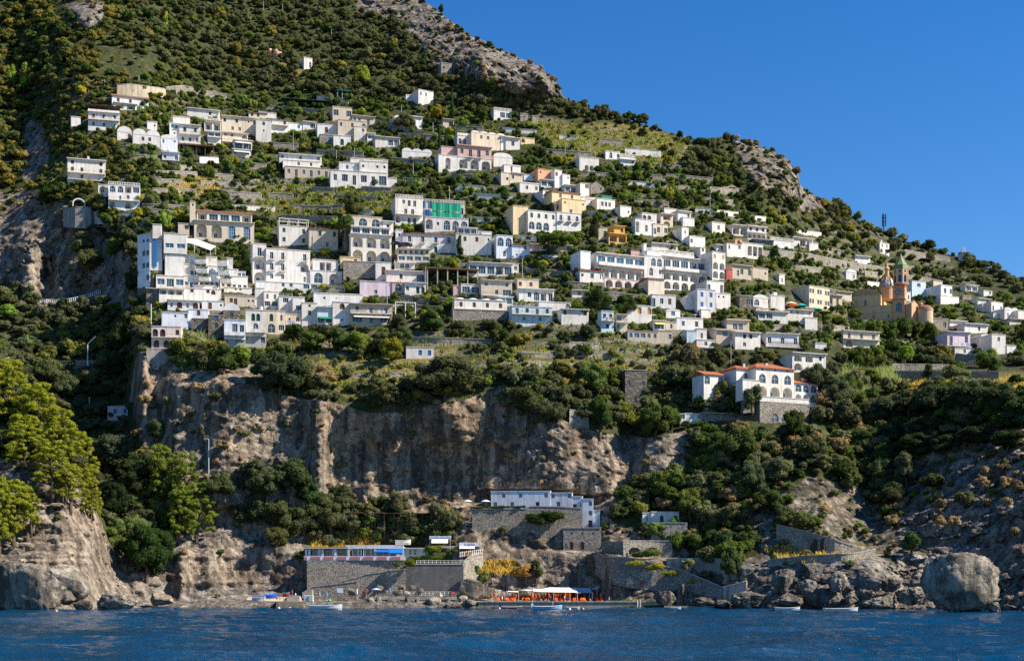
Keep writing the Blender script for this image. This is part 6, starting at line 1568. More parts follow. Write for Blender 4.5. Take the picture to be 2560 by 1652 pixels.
wall('grey concrete base wall under the pink and white house', 'h2', [(45,1288,1500),(330,1286,1530),(600,1285,1420)], 'c', (.30,.28,.26))
wall('dark green screened fence below the grey garage wall', 'h2', [(1475,1255,1420),(1930,1250,1430)], 'p', (.02,.05,.035), thick=.2, cap=False, name='screen_fence', cat='fence')
cvD = lambda u: min(ROOTS['long pale house built under the overhanging cliff'].location.y - 1.6, min(float(tD(q, 1320)) for q in (1190, 1250, 1310, 1370, 1430)) - .4)
wall('long stone terrace wall below the cave house', 'cv', [(0,297,520),(555,297,520),(600,270,520),(900,276,500),(1132,292,500)], D=cvD, col=(.30,.26,.21)); 
wall('stone block wall carrying the green-doored garden house', 'cv', [(1845,442,628),(2068,441,630),(2215,442,632)], D=lambda u: min(ROOTS['white garden house with green arched doors'].location.y - 1.2, min(float(tD(q, 1350)) for q in (1640, 1680, 1715)) - .3), col=(.36,.33,.28))
wall('low grey wall between brown stone house and garden', 'cv', [(1338,636,722),(1552,632,765)], col=(.28,.26,.22)); wall('two-arched garden wall below the garden house', 'cv', [(1556,626,762),(2060,626,745)], col=(.34,.31,.26), dD=-2)
wall('grey beach path wall sloping down to the rocks', '32', [(780,508,640),(860,572,720),(1070,572,770),(1580,692,830),(1960,852,975)], 's', (.27,.25,.22), dD=-1.5); wall('pale concrete ramp wall above the dark rocks', '32', [(1962,856,965),(2182,802,905)], 'c', (.46,.41,.34))
wall('upper path wall among yellow shrubs', '32', [(1440,590,640),(1800,582,700),(2080,600,760)], 'c', (.33,.30,.26))
wall('grey wall with twin arched niches on the right slope', '33', [(80,272,405),(350,332,505),(560,392,535),(800,472,545)], col=(.36,.33,.28))
wall('stone lining of the lower terrace above the shore rocks', '33', [(0,600,650),(350,560,620),(800,540,600),(1000,500,570)], col=(.38,.35,.30))
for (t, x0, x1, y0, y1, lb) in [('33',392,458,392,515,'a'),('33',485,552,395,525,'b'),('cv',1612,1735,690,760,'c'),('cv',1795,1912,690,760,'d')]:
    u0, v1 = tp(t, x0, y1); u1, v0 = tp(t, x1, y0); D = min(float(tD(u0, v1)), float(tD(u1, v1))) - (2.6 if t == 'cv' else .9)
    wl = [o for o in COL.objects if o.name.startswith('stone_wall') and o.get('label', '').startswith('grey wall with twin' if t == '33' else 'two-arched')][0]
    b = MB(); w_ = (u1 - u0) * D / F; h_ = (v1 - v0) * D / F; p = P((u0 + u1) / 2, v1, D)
    b.face([(p[0] + x, p[1] - .1, p[2] + z) for x, z in arch_pts(w_, h_)]); b.build('niche_shade', M_PT, wl, (.02,.018,.016))  # flat near-black panel painting the shade inside an arched niche
for k_, (u, w_, v) in enumerate(GWALLS):
    wh = k_ % 4 == 0; sl = w_ * (.03 + .10 * max(0, (u - 300) / 2200)); h_ = 9 + (k_ * 7) % 6
    o = wall('x', 'px', [(u - w_/2, v - h_ - sl/2, v - sl/2), (u, v - h_, v), (u + w_/2, v - h_ + sl/2, v + sl/2)], 'p' if wh else 's', (.70,.67,.61) if wh else (.40,.35,.27), name='garden_wall', dD=-.6)
    ITEMS.append((o, u, v - h_/2, ['low white garden wall', 'short white garden wall', 'white terrace wall'] if wh else ['low stone garden wall', 'short stone terrace wall', 'brown stone terrace wall']))
# ---------------------------------------------------------------- waterfront
QZ = 1.75
def slab(name, label, cat, u0, u1, D0, D1, z0, z1, mat, col, kind=None, bev=0):
    x = lambda u, D: (u - 1280) * D / F
    b = MB(); p = [(x(u0,D0),D0),(x(u1,D0),D0),(x(u1,D1),D1),(x(u0,D1),D1)]
    b.face([(a, c, z0) for a, c in p[::-1]]); b.face([(a, c, z1) for a, c in p])
    for i in range(4): (a, c), (e, f) = p[i], p[(i+1) % 4]; b.face([(a,c,z0),(e,f,z0),(e,f,z1),(a,c,z1)])
    return tag(b.build(name, mat, None, col), label, cat, None, kind)
M_WET = concrete()
o = slab('quay', 'long low bathing quay with orange sunbeds', 'quay', 1196, 1652, 391.2, 411, -1.5, QZ, M_CO, (.34,.30,.23)); b = MB()
xq = lambda u: (u - 1280) * 391.1 / F
b.box(xq(1195), xq(1653), 391.0, 392.4, QZ + .004, QZ + .2); b.build('quay_edge', M_CO, o, (.58,.54,.46))
slab('jetty', 'short concrete jetty block beside the boat ramp', 'jetty', 690, 750, 389.5, 396, -1.5, 1.9, M_CO, (.36,.29,.19)); slab('jetty', 'low landing platform right of the quay', 'jetty', 1660, 1792, 386, 391, -1.5, .7, M_CO, (.30,.26,.20))
slab('walkway', 'concrete walkway above the boulders', 'walkway', 925, 1142, 396.2, 401, 2.6, 3.25, M_CO, (.44,.42,.38))
# boat ramp
b = MB(); x = lambda u, D: (u - 1280) * D / F
pA = [(x(560,390),390,.1),(x(692,390),390,.1),(x(716,401),401,3.1),(x(622,402),402,3.1)]
b.face(pA); b.face([(a,c,-1.5) for a,c,_ in pA[::-1]])
for i in range(4): (a,c,e), (f,g,h) = pA[i], pA[(i+1)%4]; b.face([(a,c,-1.5),(f,g,-1.5),(f,g,h),(a,c,e)])
tag(b.build('boat_ramp', M_CO, None, (.52,.43,.31)), 'sloping beige boat ramp with blue covered boats', 'ramp')
for j, (x0, x1, y0, y1, lb) in enumerate([(870,1110,1190,1290,'grey bathing steps behind the short jetty'),(1160,1350,1025,1130,'stone steps climbing to the restaurant wall')]):
    b = MB(); (u0, v1), (u1, v0) = tp('w1', x0, y1), tp('w1', x1, y0); D = 396 + j * 5; n = 6
    for i in range(n):
        p, q = P(u0 + (u1-u0) * (i/n if j else 0), v1, D + i * .5), P(u1, v1 + (v0 - v1) * (i+1)/n, D + i * .5); b.box(p[0], q[0], D + i * .5, D + 5, p[2] - 1.5, q[2])
    tag(b.build('steps', M_CO, None, (.40,.37,.32)), lb, 'steps')
RS = root_of('white waterfront restaurant'); dR = RS.location.y
build_lines('''
w1|1250 3090 522 1040|-|N - dep=6 yaw=2 dy=-3 f=5 n=retaining_wall cat=wall grp=terrace_and_retaining_walls|tall grey stone retaining wall under the restaurant
'''.strip().splitlines())
dW = CUR['D0']
wall('sloping stone ramp wall in front of the restaurant wall', 'w2', [(-300,905,1100),(0,830,1100),(100,790,1100),(850,685,1100)], D=dW - 2.2, thick=2, col='N')
wall('lower sloping ramp wall beside the stone steps', 'w1', [(1350,1020,1220),(2200,920,1220)], D=dW - 3.2, thick=1.5, col='N')
wall('dark streaked concrete wall right of the ramp', 'w2', [(855,605,1165),(1060,602,1165),(1930,602,1165)], 'c', (.15,.14,.13), D=dW - 2.0, thick=5)
wall('sunlit rubble corner wall below the white fence', 'w2', [(1932,560,1000),(2010,470,1000),(2290,400,980)], D=lambda u: dW - 1.9 + max(0, (u - 1160)) * .10, thick=2, col=(.50,.44,.35))
# parapet panels, blue awnings
for i, (t, xa, xb, c) in enumerate([('w1',1200,1250,0),('w1',1330,1500,1),('w1',1575,1745,1),('w1',1820,1985,1),('w1',2065,2240,1),('w1',2312,2490,1),('w2',330,500,1),('w2',580,755,1)]):
    px_box(t, xa, xb, 455, 508, dW - .28, .12, 'pink_panel', M_PT, (.50,.17,.20), RS)
px_box('w1', 1190, 3075, 445, 520, dW - .16, .5, 'parapet', M_PL, (.78,.76,.76), RS)
px_box('w2', -280, 805, 238, 306, dR - .42, 1.2, 'white_roof_edge', M_PL, (.80,.78,.76), RS); px_box('w1', 1200, 2010, 272, 312, dR - .42, 1.2, 'dark_roof_edge', M_WD, None, RS)
for i, (t_, xx) in enumerate([('w1',1232),('w1',1295),('w1',1540),('w1',1780),('w1',2026),('w1',2285),('w2',38),('w2',285),('w2',542),('w2',800)]): px_box(t_, xx - 20, xx + 20, 305, 448, dR - .34, .3, 'pillar', M_PL, (.78,.77,.76), RS)
for xa, xb, ya, yb in ((300,535,330,378),(552,800,300,402)):
    b = MB(); d0 = dR - .1; p = wq('w2', xa, ya, d0); q = wq('w2', xb, yb, d0 - 1.6); e = wq('w2', xb, ya, d0)
    b.face([(p[0],d0,p[2]),(e[0],d0,e[2]),(e[0],d0-1.6,q[2]+.35),(p[0],d0-1.6,q[2]+.35)]); b.face([(p[0],d0-1.6,q[2]+.35),(e[0],d0-1.6,q[2]+.35),(e[0],d0-1.6,q[2]),(p[0],d0-1.6,q[2])])
    for s in (p[0], e[0]): b.face([(s,d0,p[2]),(s,d0-1.6,q[2]+.35),(s,d0-1.6,q[2]),(s,d0,q[2]+.5)])
    adopt(b.build('awning', M_CL, None, (.01,.17,.62)), RS)
# kiosks with white awnings and blurred blue lettering strips
def kiosk(label, x0, x1, yf0, yf1, ax0, ax1, ay, by, D, ink):
    root = empty('kiosk', wq('w2', (x0+x1)/2, by, D), 0, label, 'kiosk'); a, c = wq('w2', x0, yf1, D), wq('w2', x1, yf0, D)
    b = MB(); b.box(a[0], c[0], D, D + .12, a[2], c[2]); b.box(a[0], c[0], D + .12, D + 4, c[2] - .15, c[2] - .02); adopt(b.build('fascia', M_PL, None, (.78,.78,.80)), root)
    b = MB(); p, q = wq('w2', ax0, yf1, D), wq('w2', ax1, ay, D - 1.4); n = 2
    for i in range(n):
        xa, xb = p[0] + (q[0]-p[0]) * i / n + .03, p[0] + (q[0]-p[0]) * (i+1) / n - .03; b.face([(xa, D-.02, p[2]), (xb, D-.02, p[2]), (xb, D-1.4, q[2]), (xa, D-1.4, q[2])]); b.face([(xa, D-1.4, q[2]-.04), (xb, D-1.4, q[2]-.04), (xb, D-.02, p[2]-.04), (xa, D-.02, p[2]-.04)])
    adopt(b.build('awning', M_CL, None, (.78,.79,.80)), root)
    r = random.Random(int(x0)); b = MB(); xx = a[0] + (c[0]-a[0]) * ink[0]; hh = (c[2] - a[2])
    while xx < a[0] + (c[0]-a[0]) * ink[1]:
        w_ = r.uniform(.12, .28)
        if r.random() > .18:
            z0 = a[2] + hh * .3; b.box(xx, xx + .05, D - .03, D - .002, z0, z0 + hh * r.uniform(.3, .45)); b.box(xx + .05, xx + w_ - .05, D - .03, D - .002, z0 + hh * r.choice([0, .18, .36]), z0 + hh * r.choice([0, .18, .36]) + .06)
        xx += w_
    b.box(a[0] + (c[0]-a[0]) * ink[0], a[0] + (c[0]-a[0]) * ink[1], D - .034, D - .026, a[2] + hh * .30, a[2] + hh * .34)
    adopt(b.build('lettering', M_PT, None, (.20,.22,.50)), root)
    for xx in (x0 + 10, (x0+x1)/2, x1 - 10): b = MB(); p = wq('w2', xx, by, D); b.bar((p[0], D + .2, p[2] - 1), (p[0], D + .2, c[2] - .1), .05); adopt(b.build('post', M_FR), root)
    b = MB(); p, q = wq('w2', x0, by, D + 3.2), wq('w2', x1, yf1, D + 3.2); b.box(p[0], q[0], D + 3, D + 3.4, p[2] - 1, q[2] - .02); adopt(b.build('back_wall', M_WD), root)
kiosk('upper bar kiosk with white fascia and blue lettering', 1295, 1690, 70, 128, 1335, 1640, 200, 290, dR + 2, (.08,.95))
kiosk('lower bar kiosk with white awning over orange chairs', 1850, 2245, 190, 265, 1855, 2140, 302, 400, dR - 1, (.25,.75))
# the fence and chairs below the lower kiosk
fd = dW - 1.6; froot = empty('white_fence', wq('w2', 2070, 430, fd), 0, 'white picket fence above the sunlit rubble wall', 'fence'); b = MB()
for i in range(12):
    xx = 1865 + i * 38; y1 = 462 - i * 5; p = wq('w2', xx, y1, fd + i * .35); b.bar(p, p + (0, 0, 1.5 + .1 * (i % 2)), .09, 0, 4)
    if i: b.bar(q_ + np.array((0, 0, 1.3)), p + (0, 0, 1.3), .06, 0, 4); b.bar(q_ + np.array((0, 0, .25)), p + (0, 0, .25), .06, 0, 4)
    q_ = p
adopt(b.build('pickets', M_FR), froot)
for i, xx in enumerate((1893, 1966, 2052)):
    r_ = empty('orange_chair', wq('w2', xx, 448 - i * 6, fd + 1), 0, ['leftmost', 'middle', 'rightmost'][i] + ' orange chair behind the white picket fence', 'chair', 'orange chairs behind the picket fence'); b = MB(); b.box(-.35,.35,-.1,.6,.35,.45); b.build('seat', M_CL, r_, (.75,.22,.02)); b = MB(); b.box(-.35,.35,-.2,-.1,.1,1.0); b.build('backrest', M_CL, r_, (.75,.22,.02))
def railing(label, t, pts, D, h=1.0):
    root = empty('railing', wq(t, *pts[0], D), 0, label, 'railing', 'railings of the waterfront'); W_ = []
    for (a, c) in zip(pts[:-1], pts[1:]):
        n = max(1, int(abs(c[0]-a[0]) / 70)); W_ += [wq(t, a[0]+(c[0]-a[0])*i/n, a[1]+(c[1]-a[1])*i/n, D) for i in range(n)]
    W_.append(wq(t, *pts[-1], D))
    b = MB(); [b.bar(p, p + (0,0,h), .05, 0, 4) for p in W_]; adopt(b.build('uprights', M_FR), root); b = MB()
    for z in (h, h*.55, h*.15): [b.bar(p + (0,0,z), q + (0,0,z), .04, 0, 4) for p, q in zip(W_[:-1], W_[1:])]
    adopt(b.build('rails', M_FR), root)
railing('white rail on top of the dark concrete wall', 'w2', [(1055,600),(2010,598)], dW - 1.8, 1.15); railing('grey rail along the walkway above the boulders', 'w2', [(930,1180),(1790,1180)], 400.5, 1.1); railing('white rail in front of the upper kiosk', 'w2', [(1330,300),(1790,295)], dR + .6, .6)
# winding fence of the shadowed cliff path
froot = empty('path_fence', wq('10', 600, 1290, 505), 0, 'white railing following the cliff path on the left', 'fence'); W_ = []
for i in range(40):
    xx = 235 + 700 * i / 39; yy = 1285 - 90 * max(0, (i - 18) / 21) ** 1.6 - 6 * (i < 6) * (6 - i); u, v = tp('10', xx, yy); W_.append(P(u, v, float(tD(u, v)) - 1.5))
b = MB(); [b.bar(p, p + (0,0,1.3), .09, 0, 4) for p in W_]; adopt(b.build('uprights', M_FR), froot); b = MB()
for z in (.3, 1.3): [b.bar(p + (0,0,z), q + (0,0,z), .08, 0, 4) for p, q in zip(W_[:-1], W_[1:])]
adopt(b.build('rails', M_FR), froot)
# road tunnel mouth
u, v = tp('10', 735, 388); D = float(tD(u, v)) - 2.5; k = D / F / TILES['10'][2]; root = empty('tunnel_portal', P(u, v, D), R(20), 'arched white-rimmed road tunnel mouth in the left cliff', 'tunnel'); b = MB()
ap = arch_pts(95*k, 68*k, 14)
for (xa, za), (xb, zb) in zip(ap[:-1], ap[1:]): b.face([(xa,-.3,za),(xb,-.3,zb),(xb*1.18,-.3,zb*1.16),(xa*1.18,-.3,za*1.16)]); b.face([(xa,-.3,za),(xa,2.,za),(xb,2.,zb),(xb,-.3,zb)]); b.face([(xa*1.18,-.3,za*1.16),(xb*1.18,-.3,zb*1.16),(xb*1.18,3,zb*1.16),(xa*1.18,3,za*1.16)])
b.build('rim', M_PL, root, (.7,.68,.64)); b = MB(); b.face([(x_, 1.9, z_) for x_, z_ in ap]); b.build('opening_shade', M_PT, root, (.01,.01,.01))  # near-black sheet paints the darkness inside the tunnel mouth
# ---------------------------------------------------------------- rocks of the shore
def rock_mat(name, warm_):
    b = NB(name); p = b.pos(); v = b.n('ShaderNodeValue'); v.outputs[0].default_value = warm_; c, mid, st, bed = rock_color(b, p, v.outputs[0])
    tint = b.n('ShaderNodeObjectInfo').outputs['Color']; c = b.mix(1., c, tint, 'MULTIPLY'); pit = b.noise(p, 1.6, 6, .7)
    sea = b.n('ShaderNodeSeparateXYZ'); b.l(p, sea.inputs[0]); wet = b.math('ADD', sea.outputs[2], b.math('MULTIPLY', pit, -1.4)); c = b.mix(b.ramp(b.math('MULTIPLY_ADD', wet, .5), [(0., .92), (.4, 0.)]), c, (.032, .025, .016))
    b.bsdf(c, .92, .12, b.bump(b.math('ADD', pit, b.math('MULTIPLY', mid, 1.)), .55, .9)); return b.m
M_RK, M_RKW = rock_mat('grey_limestone', .05), rock_mat('tan_limestone', .7)
BV, BQ = cube_sphere(22)
def boulder(t, x0, x1, y0, y1, D, desc, col=(1,1,1), warm_=False, ang=.25, dep=.9, rough=.13, tilt=0, group='boulders of the shore', cuts=18):
    (u0, v1), (u1, v0) = tp(t, x0, y1), tp(t, x1, y0); k = D / F; w_, h_ = (u1-u0)*k/2, (v1-v0)*k/2; s = len(ITEMS) * 7.3
    V = BV.copy(); V = np.sign(V) * np.abs(V) ** (1 - ang); nz = fbm(V[:,0]*1.4+s, V[:,1]*1.4, V[:,2]*1.4, 4); nr = fbm(V[:,0]*3+s, V[:,1]*3, V[:,2]*3, 3, ridge=True)
    V = V * (1 + rough * 1.5 * nz)[:, None]; rr = np.random.default_rng(int(s * 10) + 3)
    for _ in range(cuts):
        n_ = rr.normal(size=3); n_ /= np.linalg.norm(n_); e_ = V @ n_ - rr.uniform(.62, .92); V = V - np.clip(e_, 0, None)[:, None] * n_ * .92
    V = V * (1 + rough * .42 * nr + rough * .55 * fbm(V[:,0]*7+s, V[:,1]*7, V[:,2]*7, 3) + rough * .28 * fbm(V[:,0]*15+s, V[:,1]*15, V[:,2]*15, 2, ridge=True))[:, None]; a = R(tilt); X = V[:,0]*math.cos(a) - V[:,2]*math.sin(a); Zz = V[:,0]*math.sin(a) + V[:,2]*math.cos(a); V = np.stack([X, V[:,1], Zz], 1)
    V = V / np.abs(V[:, [0, 2]]).max(0).repeat([1, 1])[[0, 0, 1]] * np.array((w_, (w_+h_)/2*dep, h_)); me = np_mesh('boulder', V, BQ, (x1 - x0) > 400); me.materials.append(M_RKW if warm_ else M_RK)
    o = inst('boulder', me, None, tuple(P((u0+u1)/2, (v0+v1)/2, D)), col); tag(o, None, 'rock', group); ITEMS.append((o, (u0+u1)/2, (v0+v1)/2, [desc])); return o
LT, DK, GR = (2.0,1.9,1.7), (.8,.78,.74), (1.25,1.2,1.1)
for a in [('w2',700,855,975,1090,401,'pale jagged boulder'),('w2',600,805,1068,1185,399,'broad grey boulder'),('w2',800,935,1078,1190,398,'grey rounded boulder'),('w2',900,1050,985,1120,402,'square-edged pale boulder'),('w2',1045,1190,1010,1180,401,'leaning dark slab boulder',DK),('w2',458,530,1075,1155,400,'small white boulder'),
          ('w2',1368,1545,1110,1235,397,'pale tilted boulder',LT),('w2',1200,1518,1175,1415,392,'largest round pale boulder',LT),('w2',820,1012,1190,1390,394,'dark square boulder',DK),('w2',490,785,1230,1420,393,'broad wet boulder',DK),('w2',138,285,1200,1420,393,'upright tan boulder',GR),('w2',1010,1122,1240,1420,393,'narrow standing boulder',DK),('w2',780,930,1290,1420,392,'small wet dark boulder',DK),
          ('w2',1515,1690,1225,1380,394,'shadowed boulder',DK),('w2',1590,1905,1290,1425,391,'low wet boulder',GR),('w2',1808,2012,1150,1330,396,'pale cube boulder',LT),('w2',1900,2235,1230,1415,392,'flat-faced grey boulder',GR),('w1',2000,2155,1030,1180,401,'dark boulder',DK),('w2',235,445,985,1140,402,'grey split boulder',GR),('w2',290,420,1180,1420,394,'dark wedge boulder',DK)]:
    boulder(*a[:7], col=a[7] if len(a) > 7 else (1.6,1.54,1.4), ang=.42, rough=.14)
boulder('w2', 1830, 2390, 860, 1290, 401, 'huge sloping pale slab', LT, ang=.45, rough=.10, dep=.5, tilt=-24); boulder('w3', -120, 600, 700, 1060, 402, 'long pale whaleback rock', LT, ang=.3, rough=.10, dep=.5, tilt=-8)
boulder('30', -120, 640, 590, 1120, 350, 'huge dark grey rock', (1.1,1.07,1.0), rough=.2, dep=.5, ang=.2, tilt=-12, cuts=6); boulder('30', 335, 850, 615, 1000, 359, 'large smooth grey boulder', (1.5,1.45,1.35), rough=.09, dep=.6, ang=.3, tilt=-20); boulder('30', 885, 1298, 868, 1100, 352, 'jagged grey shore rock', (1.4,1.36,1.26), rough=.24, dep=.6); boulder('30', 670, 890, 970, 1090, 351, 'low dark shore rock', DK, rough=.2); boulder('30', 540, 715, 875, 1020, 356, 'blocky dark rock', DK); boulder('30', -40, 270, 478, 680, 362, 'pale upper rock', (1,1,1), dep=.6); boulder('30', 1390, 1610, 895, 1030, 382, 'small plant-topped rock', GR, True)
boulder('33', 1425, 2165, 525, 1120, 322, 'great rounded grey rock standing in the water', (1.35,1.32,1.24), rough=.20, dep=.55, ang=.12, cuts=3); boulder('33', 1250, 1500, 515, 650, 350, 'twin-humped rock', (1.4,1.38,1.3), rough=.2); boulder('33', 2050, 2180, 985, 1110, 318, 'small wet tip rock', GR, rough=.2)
for i, a in enumerate([(780,1130,690,900),(540,740,690,900),(0,260,640,920),(240,480,760,960),(800,1010,810,1010),(1010,1250,720,900),(330,760,850,1060),(830,1260,900,1090),(0,330,900,1060),(1180,1470,830,1030),(700,860,880,1040),(1480,1600,560,700)]):
    boulder('33', *a, 366 - i % 3 * 2 if a[1] < 900 else 358, ['jagged grey rock','dark ribbed rock','craggy pale rock','dark wet rock'][i % 4], (1.3,1.27,1.2) if i % 2 else (1.0,.98,.93), rough=.26, ang=.15)
for i, a in enumerate([(1310,1560,880,1040,391),(1540,1650,820,990,392),(1230,1310,900,960,395),(1880,2060,960,1060,384),(2040,2386,880,1070,381),(2180,2386,800,960,386),(1640,1960,940,1040,389),(1000,1150,860,990,397)]):
    boulder('32', *a, ['dark humped rock','craggy rock','small dark rock','black ribbed rock'][i % 4], (.85,.83,.8) if i != 1 else (1.2,1.15,1.05), rough=.25, ang=.2)
# ---------------------------------------------------------------- boats
def boat(label, t, x0, x1, yw_, fb, col, rim, motor=None, mast=False, D=None, z=0., cover=None, flip=False, group='boats at the shore'):
    u0, v = tp(t, x0, yw_); u1, _ = tp(t, x1, yw_); D = D or ZC * F / (v - VH); k = D / F; L = (u1 - u0) * k; H = fb * k / TILES[t][2]; Bm = L * .30
    c = P((u0+u1)/2, v, D); root = empty('rowing_boat', (c[0], D, z), R(4), label, 'boat', group); S = []
    for s in np.linspace(0, 1, 15):
        wv = Bm/2 * (math.sin(math.pi * min(1, .28 + .72 * s)) ** .6 if s < .99 else .02); wv = Bm/2 * max(.03, (1 - max(0, (s - .45) / .55) ** 2.2) * (.78 + .22 * min(1, s / .3))); sh = H * (1 + .35 * max(0, (s - .5) * 2) ** 2 + .08 * (1 - min(1, s * 4)))
        x_ = -L/2 + L * s; S.append([(x_, -wv, sh), (x_ * .985, -wv * .82, sh * .35), (x_ * .96, -wv * .3, -.25), (x_ * .96, wv * .3, -.25), (x_ * .985, wv * .82, sh * .35), (x_, wv, sh)])
    if flip: S = [[(-x_, y_, z_) for x_, y_, z_ in r_] for r_ in S]
    b = MB()
    for p, q in zip(S[:-1], S[1:]): [b.face([p[i], q[i], q[i+1], p[i+1]]) for i in range(5)]
    b.face(S[0]); b.build('hull', M_PT, root, col, smooth=False); b = MB()
    for i in (0, 5): [b.bar(p[i], q[i], .07, 0, 5) for p, q in zip(S[:-1], S[1:])]
    b.bar(S[0][0], S[0][5], .07, 0, 5); b.build('gunwale', M_PT, root, rim); b = MB()
    for s in (3, 7, 10): p = S[s]; b.box(p[0][0] - .15, p[0][0] + .15, p[0][1] * .95, -p[0][1] * .95, p[0][2] * .78, p[0][2] * .78 + .06)
    b.box(S[1][0][0] if not flip else S[12][0][0], S[12][0][0] if not flip else S[1][0][0], -Bm*.3, Bm*.3, .0, .06); b.build('bench', M_WD, root)
    if motor: b = MB(); xe = S[0][0][0] + (-.25 if not flip else .25); b.box(xe - .25, xe + .25, -.25, .25, H * .6, H * 1.9); b.bar((xe, 0, H), (xe, 0, -.5), .08); b.build('outboard_motor', M_PT, root, motor)
    if mast: b = MB(); b.bar((L*.18, 0, .2), (L*.18, 0, H*2.6), .06); b.build('mast', M_FR, root)
    if cover: b = MB(); [b.face([p[0], q[0], (q[0][0], 0, q[0][2] + .35), (p[0][0], 0, p[0][2] + .35)]) or b.face([(p[0][0], 0, p[0][2] + .35), (q[0][0], 0, q[0][2] + .35), q[5], p[5]]) for p, q in zip(S[:-1], S[1:])]; b.build('cover', M_CL, root, cover)
    return root
boat('long white and pale blue boat moored before the jetty', 'w1', 1290, 1905, 1440, 75, (.62,.68,.74), (.7,.62,.5)); boat('dark red rowing boat with black outboard motor', 'w3', 575, 1150, 1322, 60, (.16,.02,.03), (.5,.45,.42), (.03,.03,.04)); boat('blue and white boat with short mast and white motor', 'w3', 1440, 2230, 1342, 95, (.28,.46,.66), (.70,.72,.76), (.70,.72,.68), True)
boat('small white dinghy tight against the quay', 'w4', 180, 540, 1304, 34, (.7,.7,.7), (.6,.6,.6)); boat('white bow of a boat at the quay\'s right end', '32', 1478, 1575, 1056, 16, (.66,.68,.7), (.5,.5,.5)); boat('slim white rowing boat left below the dark rocks', '33', 58, 300, 1068, 26, (.62,.68,.72), (.55,.50,.48), (.04,.04,.04)); boat('longer white rowing boat right below the dark rocks', '33', 515, 842, 1076, 28, (.60,.68,.74), (.58,.55,.52))
boat('blue-covered boat lying across the ramp', 'w1', 225, 480, 1275, 60, (.35,.45,.60), (.5,.5,.6), z=2.0, D=398, cover=(.02,.10,.42)); boat('bright blue tarpaulined boat on the ramp', 'w1', 470, 690, 1252, 80, (.03,.12,.50), (.05,.15,.5), z=2.4, D=400, cover=(.02,.13,.60)); boat('red and teal boat beside the grey steps', 'w1', 795, 925, 1200, 55, (.55,.03,.03), (.1,.4,.45), z=3.4, D=402); boat('white boat stored on the terrace above the restaurant', 'w2', 655, 950, 218, 62, (.68,.68,.62), (.5,.5,.45), z=float(wq('w2', 800, 215, dR + 5)[2]), D=dR + 5)
# ---------------------------------------------------------------- beach furniture
ORD = ['first','second','third','fourth','fifth','sixth','seventh','eighth','ninth','tenth','eleventh','twelfth','thirteenth','fourteenth','fifteenth','sixteenth','seventeenth','eighteenth','nineteenth','twentieth','twenty-first','twenty-second','twenty-third','twenty-fourth','twenty-fifth','twenty-sixth','twenty-seventh','twenty-eighth','twenty-ninth','thirtieth','thirty-first','thirty-second','thirty-third','thirty-fourth','thirty-fifth','thirty-sixth']
ORG, REDO = (.80,.13,.015), (.50,.06,.02)
def uq(t, x): return tp(t, x, 0)[0]
b = MB(); b.lathe((0,0,0), [(.10,.85),(.17,1.0),(.2,1.6),(.10,2.25),(.02,2.4)], 8); ME_CU = b.mesh('canopy', [M_CL], True)
b = MB(); b.bar((0,0,-.05),(0,0,2.5),.03,0,6); b.lathe((0,0,0),[(.22,0),(.2,.12)],8); ME_PO = b.mesh('pole', [M_FR])
b = MB(); b.lathe((0,0,0), [(1.35,1.95),(1.4,2.0),(.75,2.32),(.02,2.55)], 8); ME_OU = b.mesh('canopy', [M_CL])
def parasol(u, D, z, col, opened=False, s=1., label=None, group=None, name='parasol'):
    r_ = empty(name, ((u-1280)*D/F, D, z), random.uniform(0, 1), label, 'parasol', group); r_.scale = (s, s, s)
    inst('canopy', ME_OU if opened else ME_CU, r_, None, col); inst('pole', ME_PO, r_); return r_
cu_ = [uq('w3', x) for x in (205,238,320,430,890,970,1130,1188,1295,1392,1412,1447,1510,1552,1602,1670,1750,1860,2050,2112,2202,2312)] + [uq('w4', x) for x in (30,145,222,258,430,462,655,692,895,1100,1580)]
for i, u in enumerate(sorted(cu_)):
    parasol(u, random.uniform(397, 407), QZ + random.uniform(0, .3), tuple(c * random.uniform(.8, 1.1) for c in ORG), label=f'{ORD[i]} closed orange parasol from the left on the quay', group='closed orange parasols on the quay', s=random.uniform(.95, 1.08))
for i, (t, x) in enumerate((('w3',2040),('w3',2180),('w4',110),('w4',200))): parasol(uq(t, x), 399.5, QZ, (.80,.26,.02), True, 1.05, f'{ORD[i]} open orange parasol from the left under the sail', 'open orange parasols on the quay')
def lounger_meshes():
    b = MB()
    for y in (-.3, .3): b.bar((-.95, y, .3), (.95, y, .3), .03, 0, 4)
    for x in (-.8, .7):
        for y in (-.3, .3): b.bar((x, y, 0), (x, y, .3), .03, 0, 4)
    f = b.mesh('frame', [M_FR]); b = MB(); b.box(-.95, .35, -.34, .34, .31, .42); s = b.mesh('seat', [M_CL]); b = MB()
    b.v += [(.35,-.34,.33),(.35,.34,.33),(.95,.34,.95),(.95,-.34,.95),(.31,-.34,.43),(.31,.34,.43),(.88,.34,1.02),(.88,-.34,1.02)]
    for q in ((0,1,2,3),(7,6,5,4),(0,4,5,1),(1,5,6,2),(2,6,7,3),(3,7,4,0)): b.f.append(q); b.mi.append(0)
    return f, s, b.mesh('backrest', [M_CL])
LF, LS, LB = lounger_meshes()
lu = [(uq('w3', x), y) for x, y in ((510,1075),(745,1050),(812,1010),(905,1055),(1190,1045),(1265,1070),(1322,1010),(1400,1050),(1500,1010),(1570,1025),(2010,1020),(2050,1070),(2190,1065),(2360,1050))] + [(uq('w4', x), y) for x, y in ((25,1060),(180,1045),(375,1060),(470,1058),(575,1070),(665,1072),(815,1050),(1010,1072),(1110,1070),(1480,1080))]
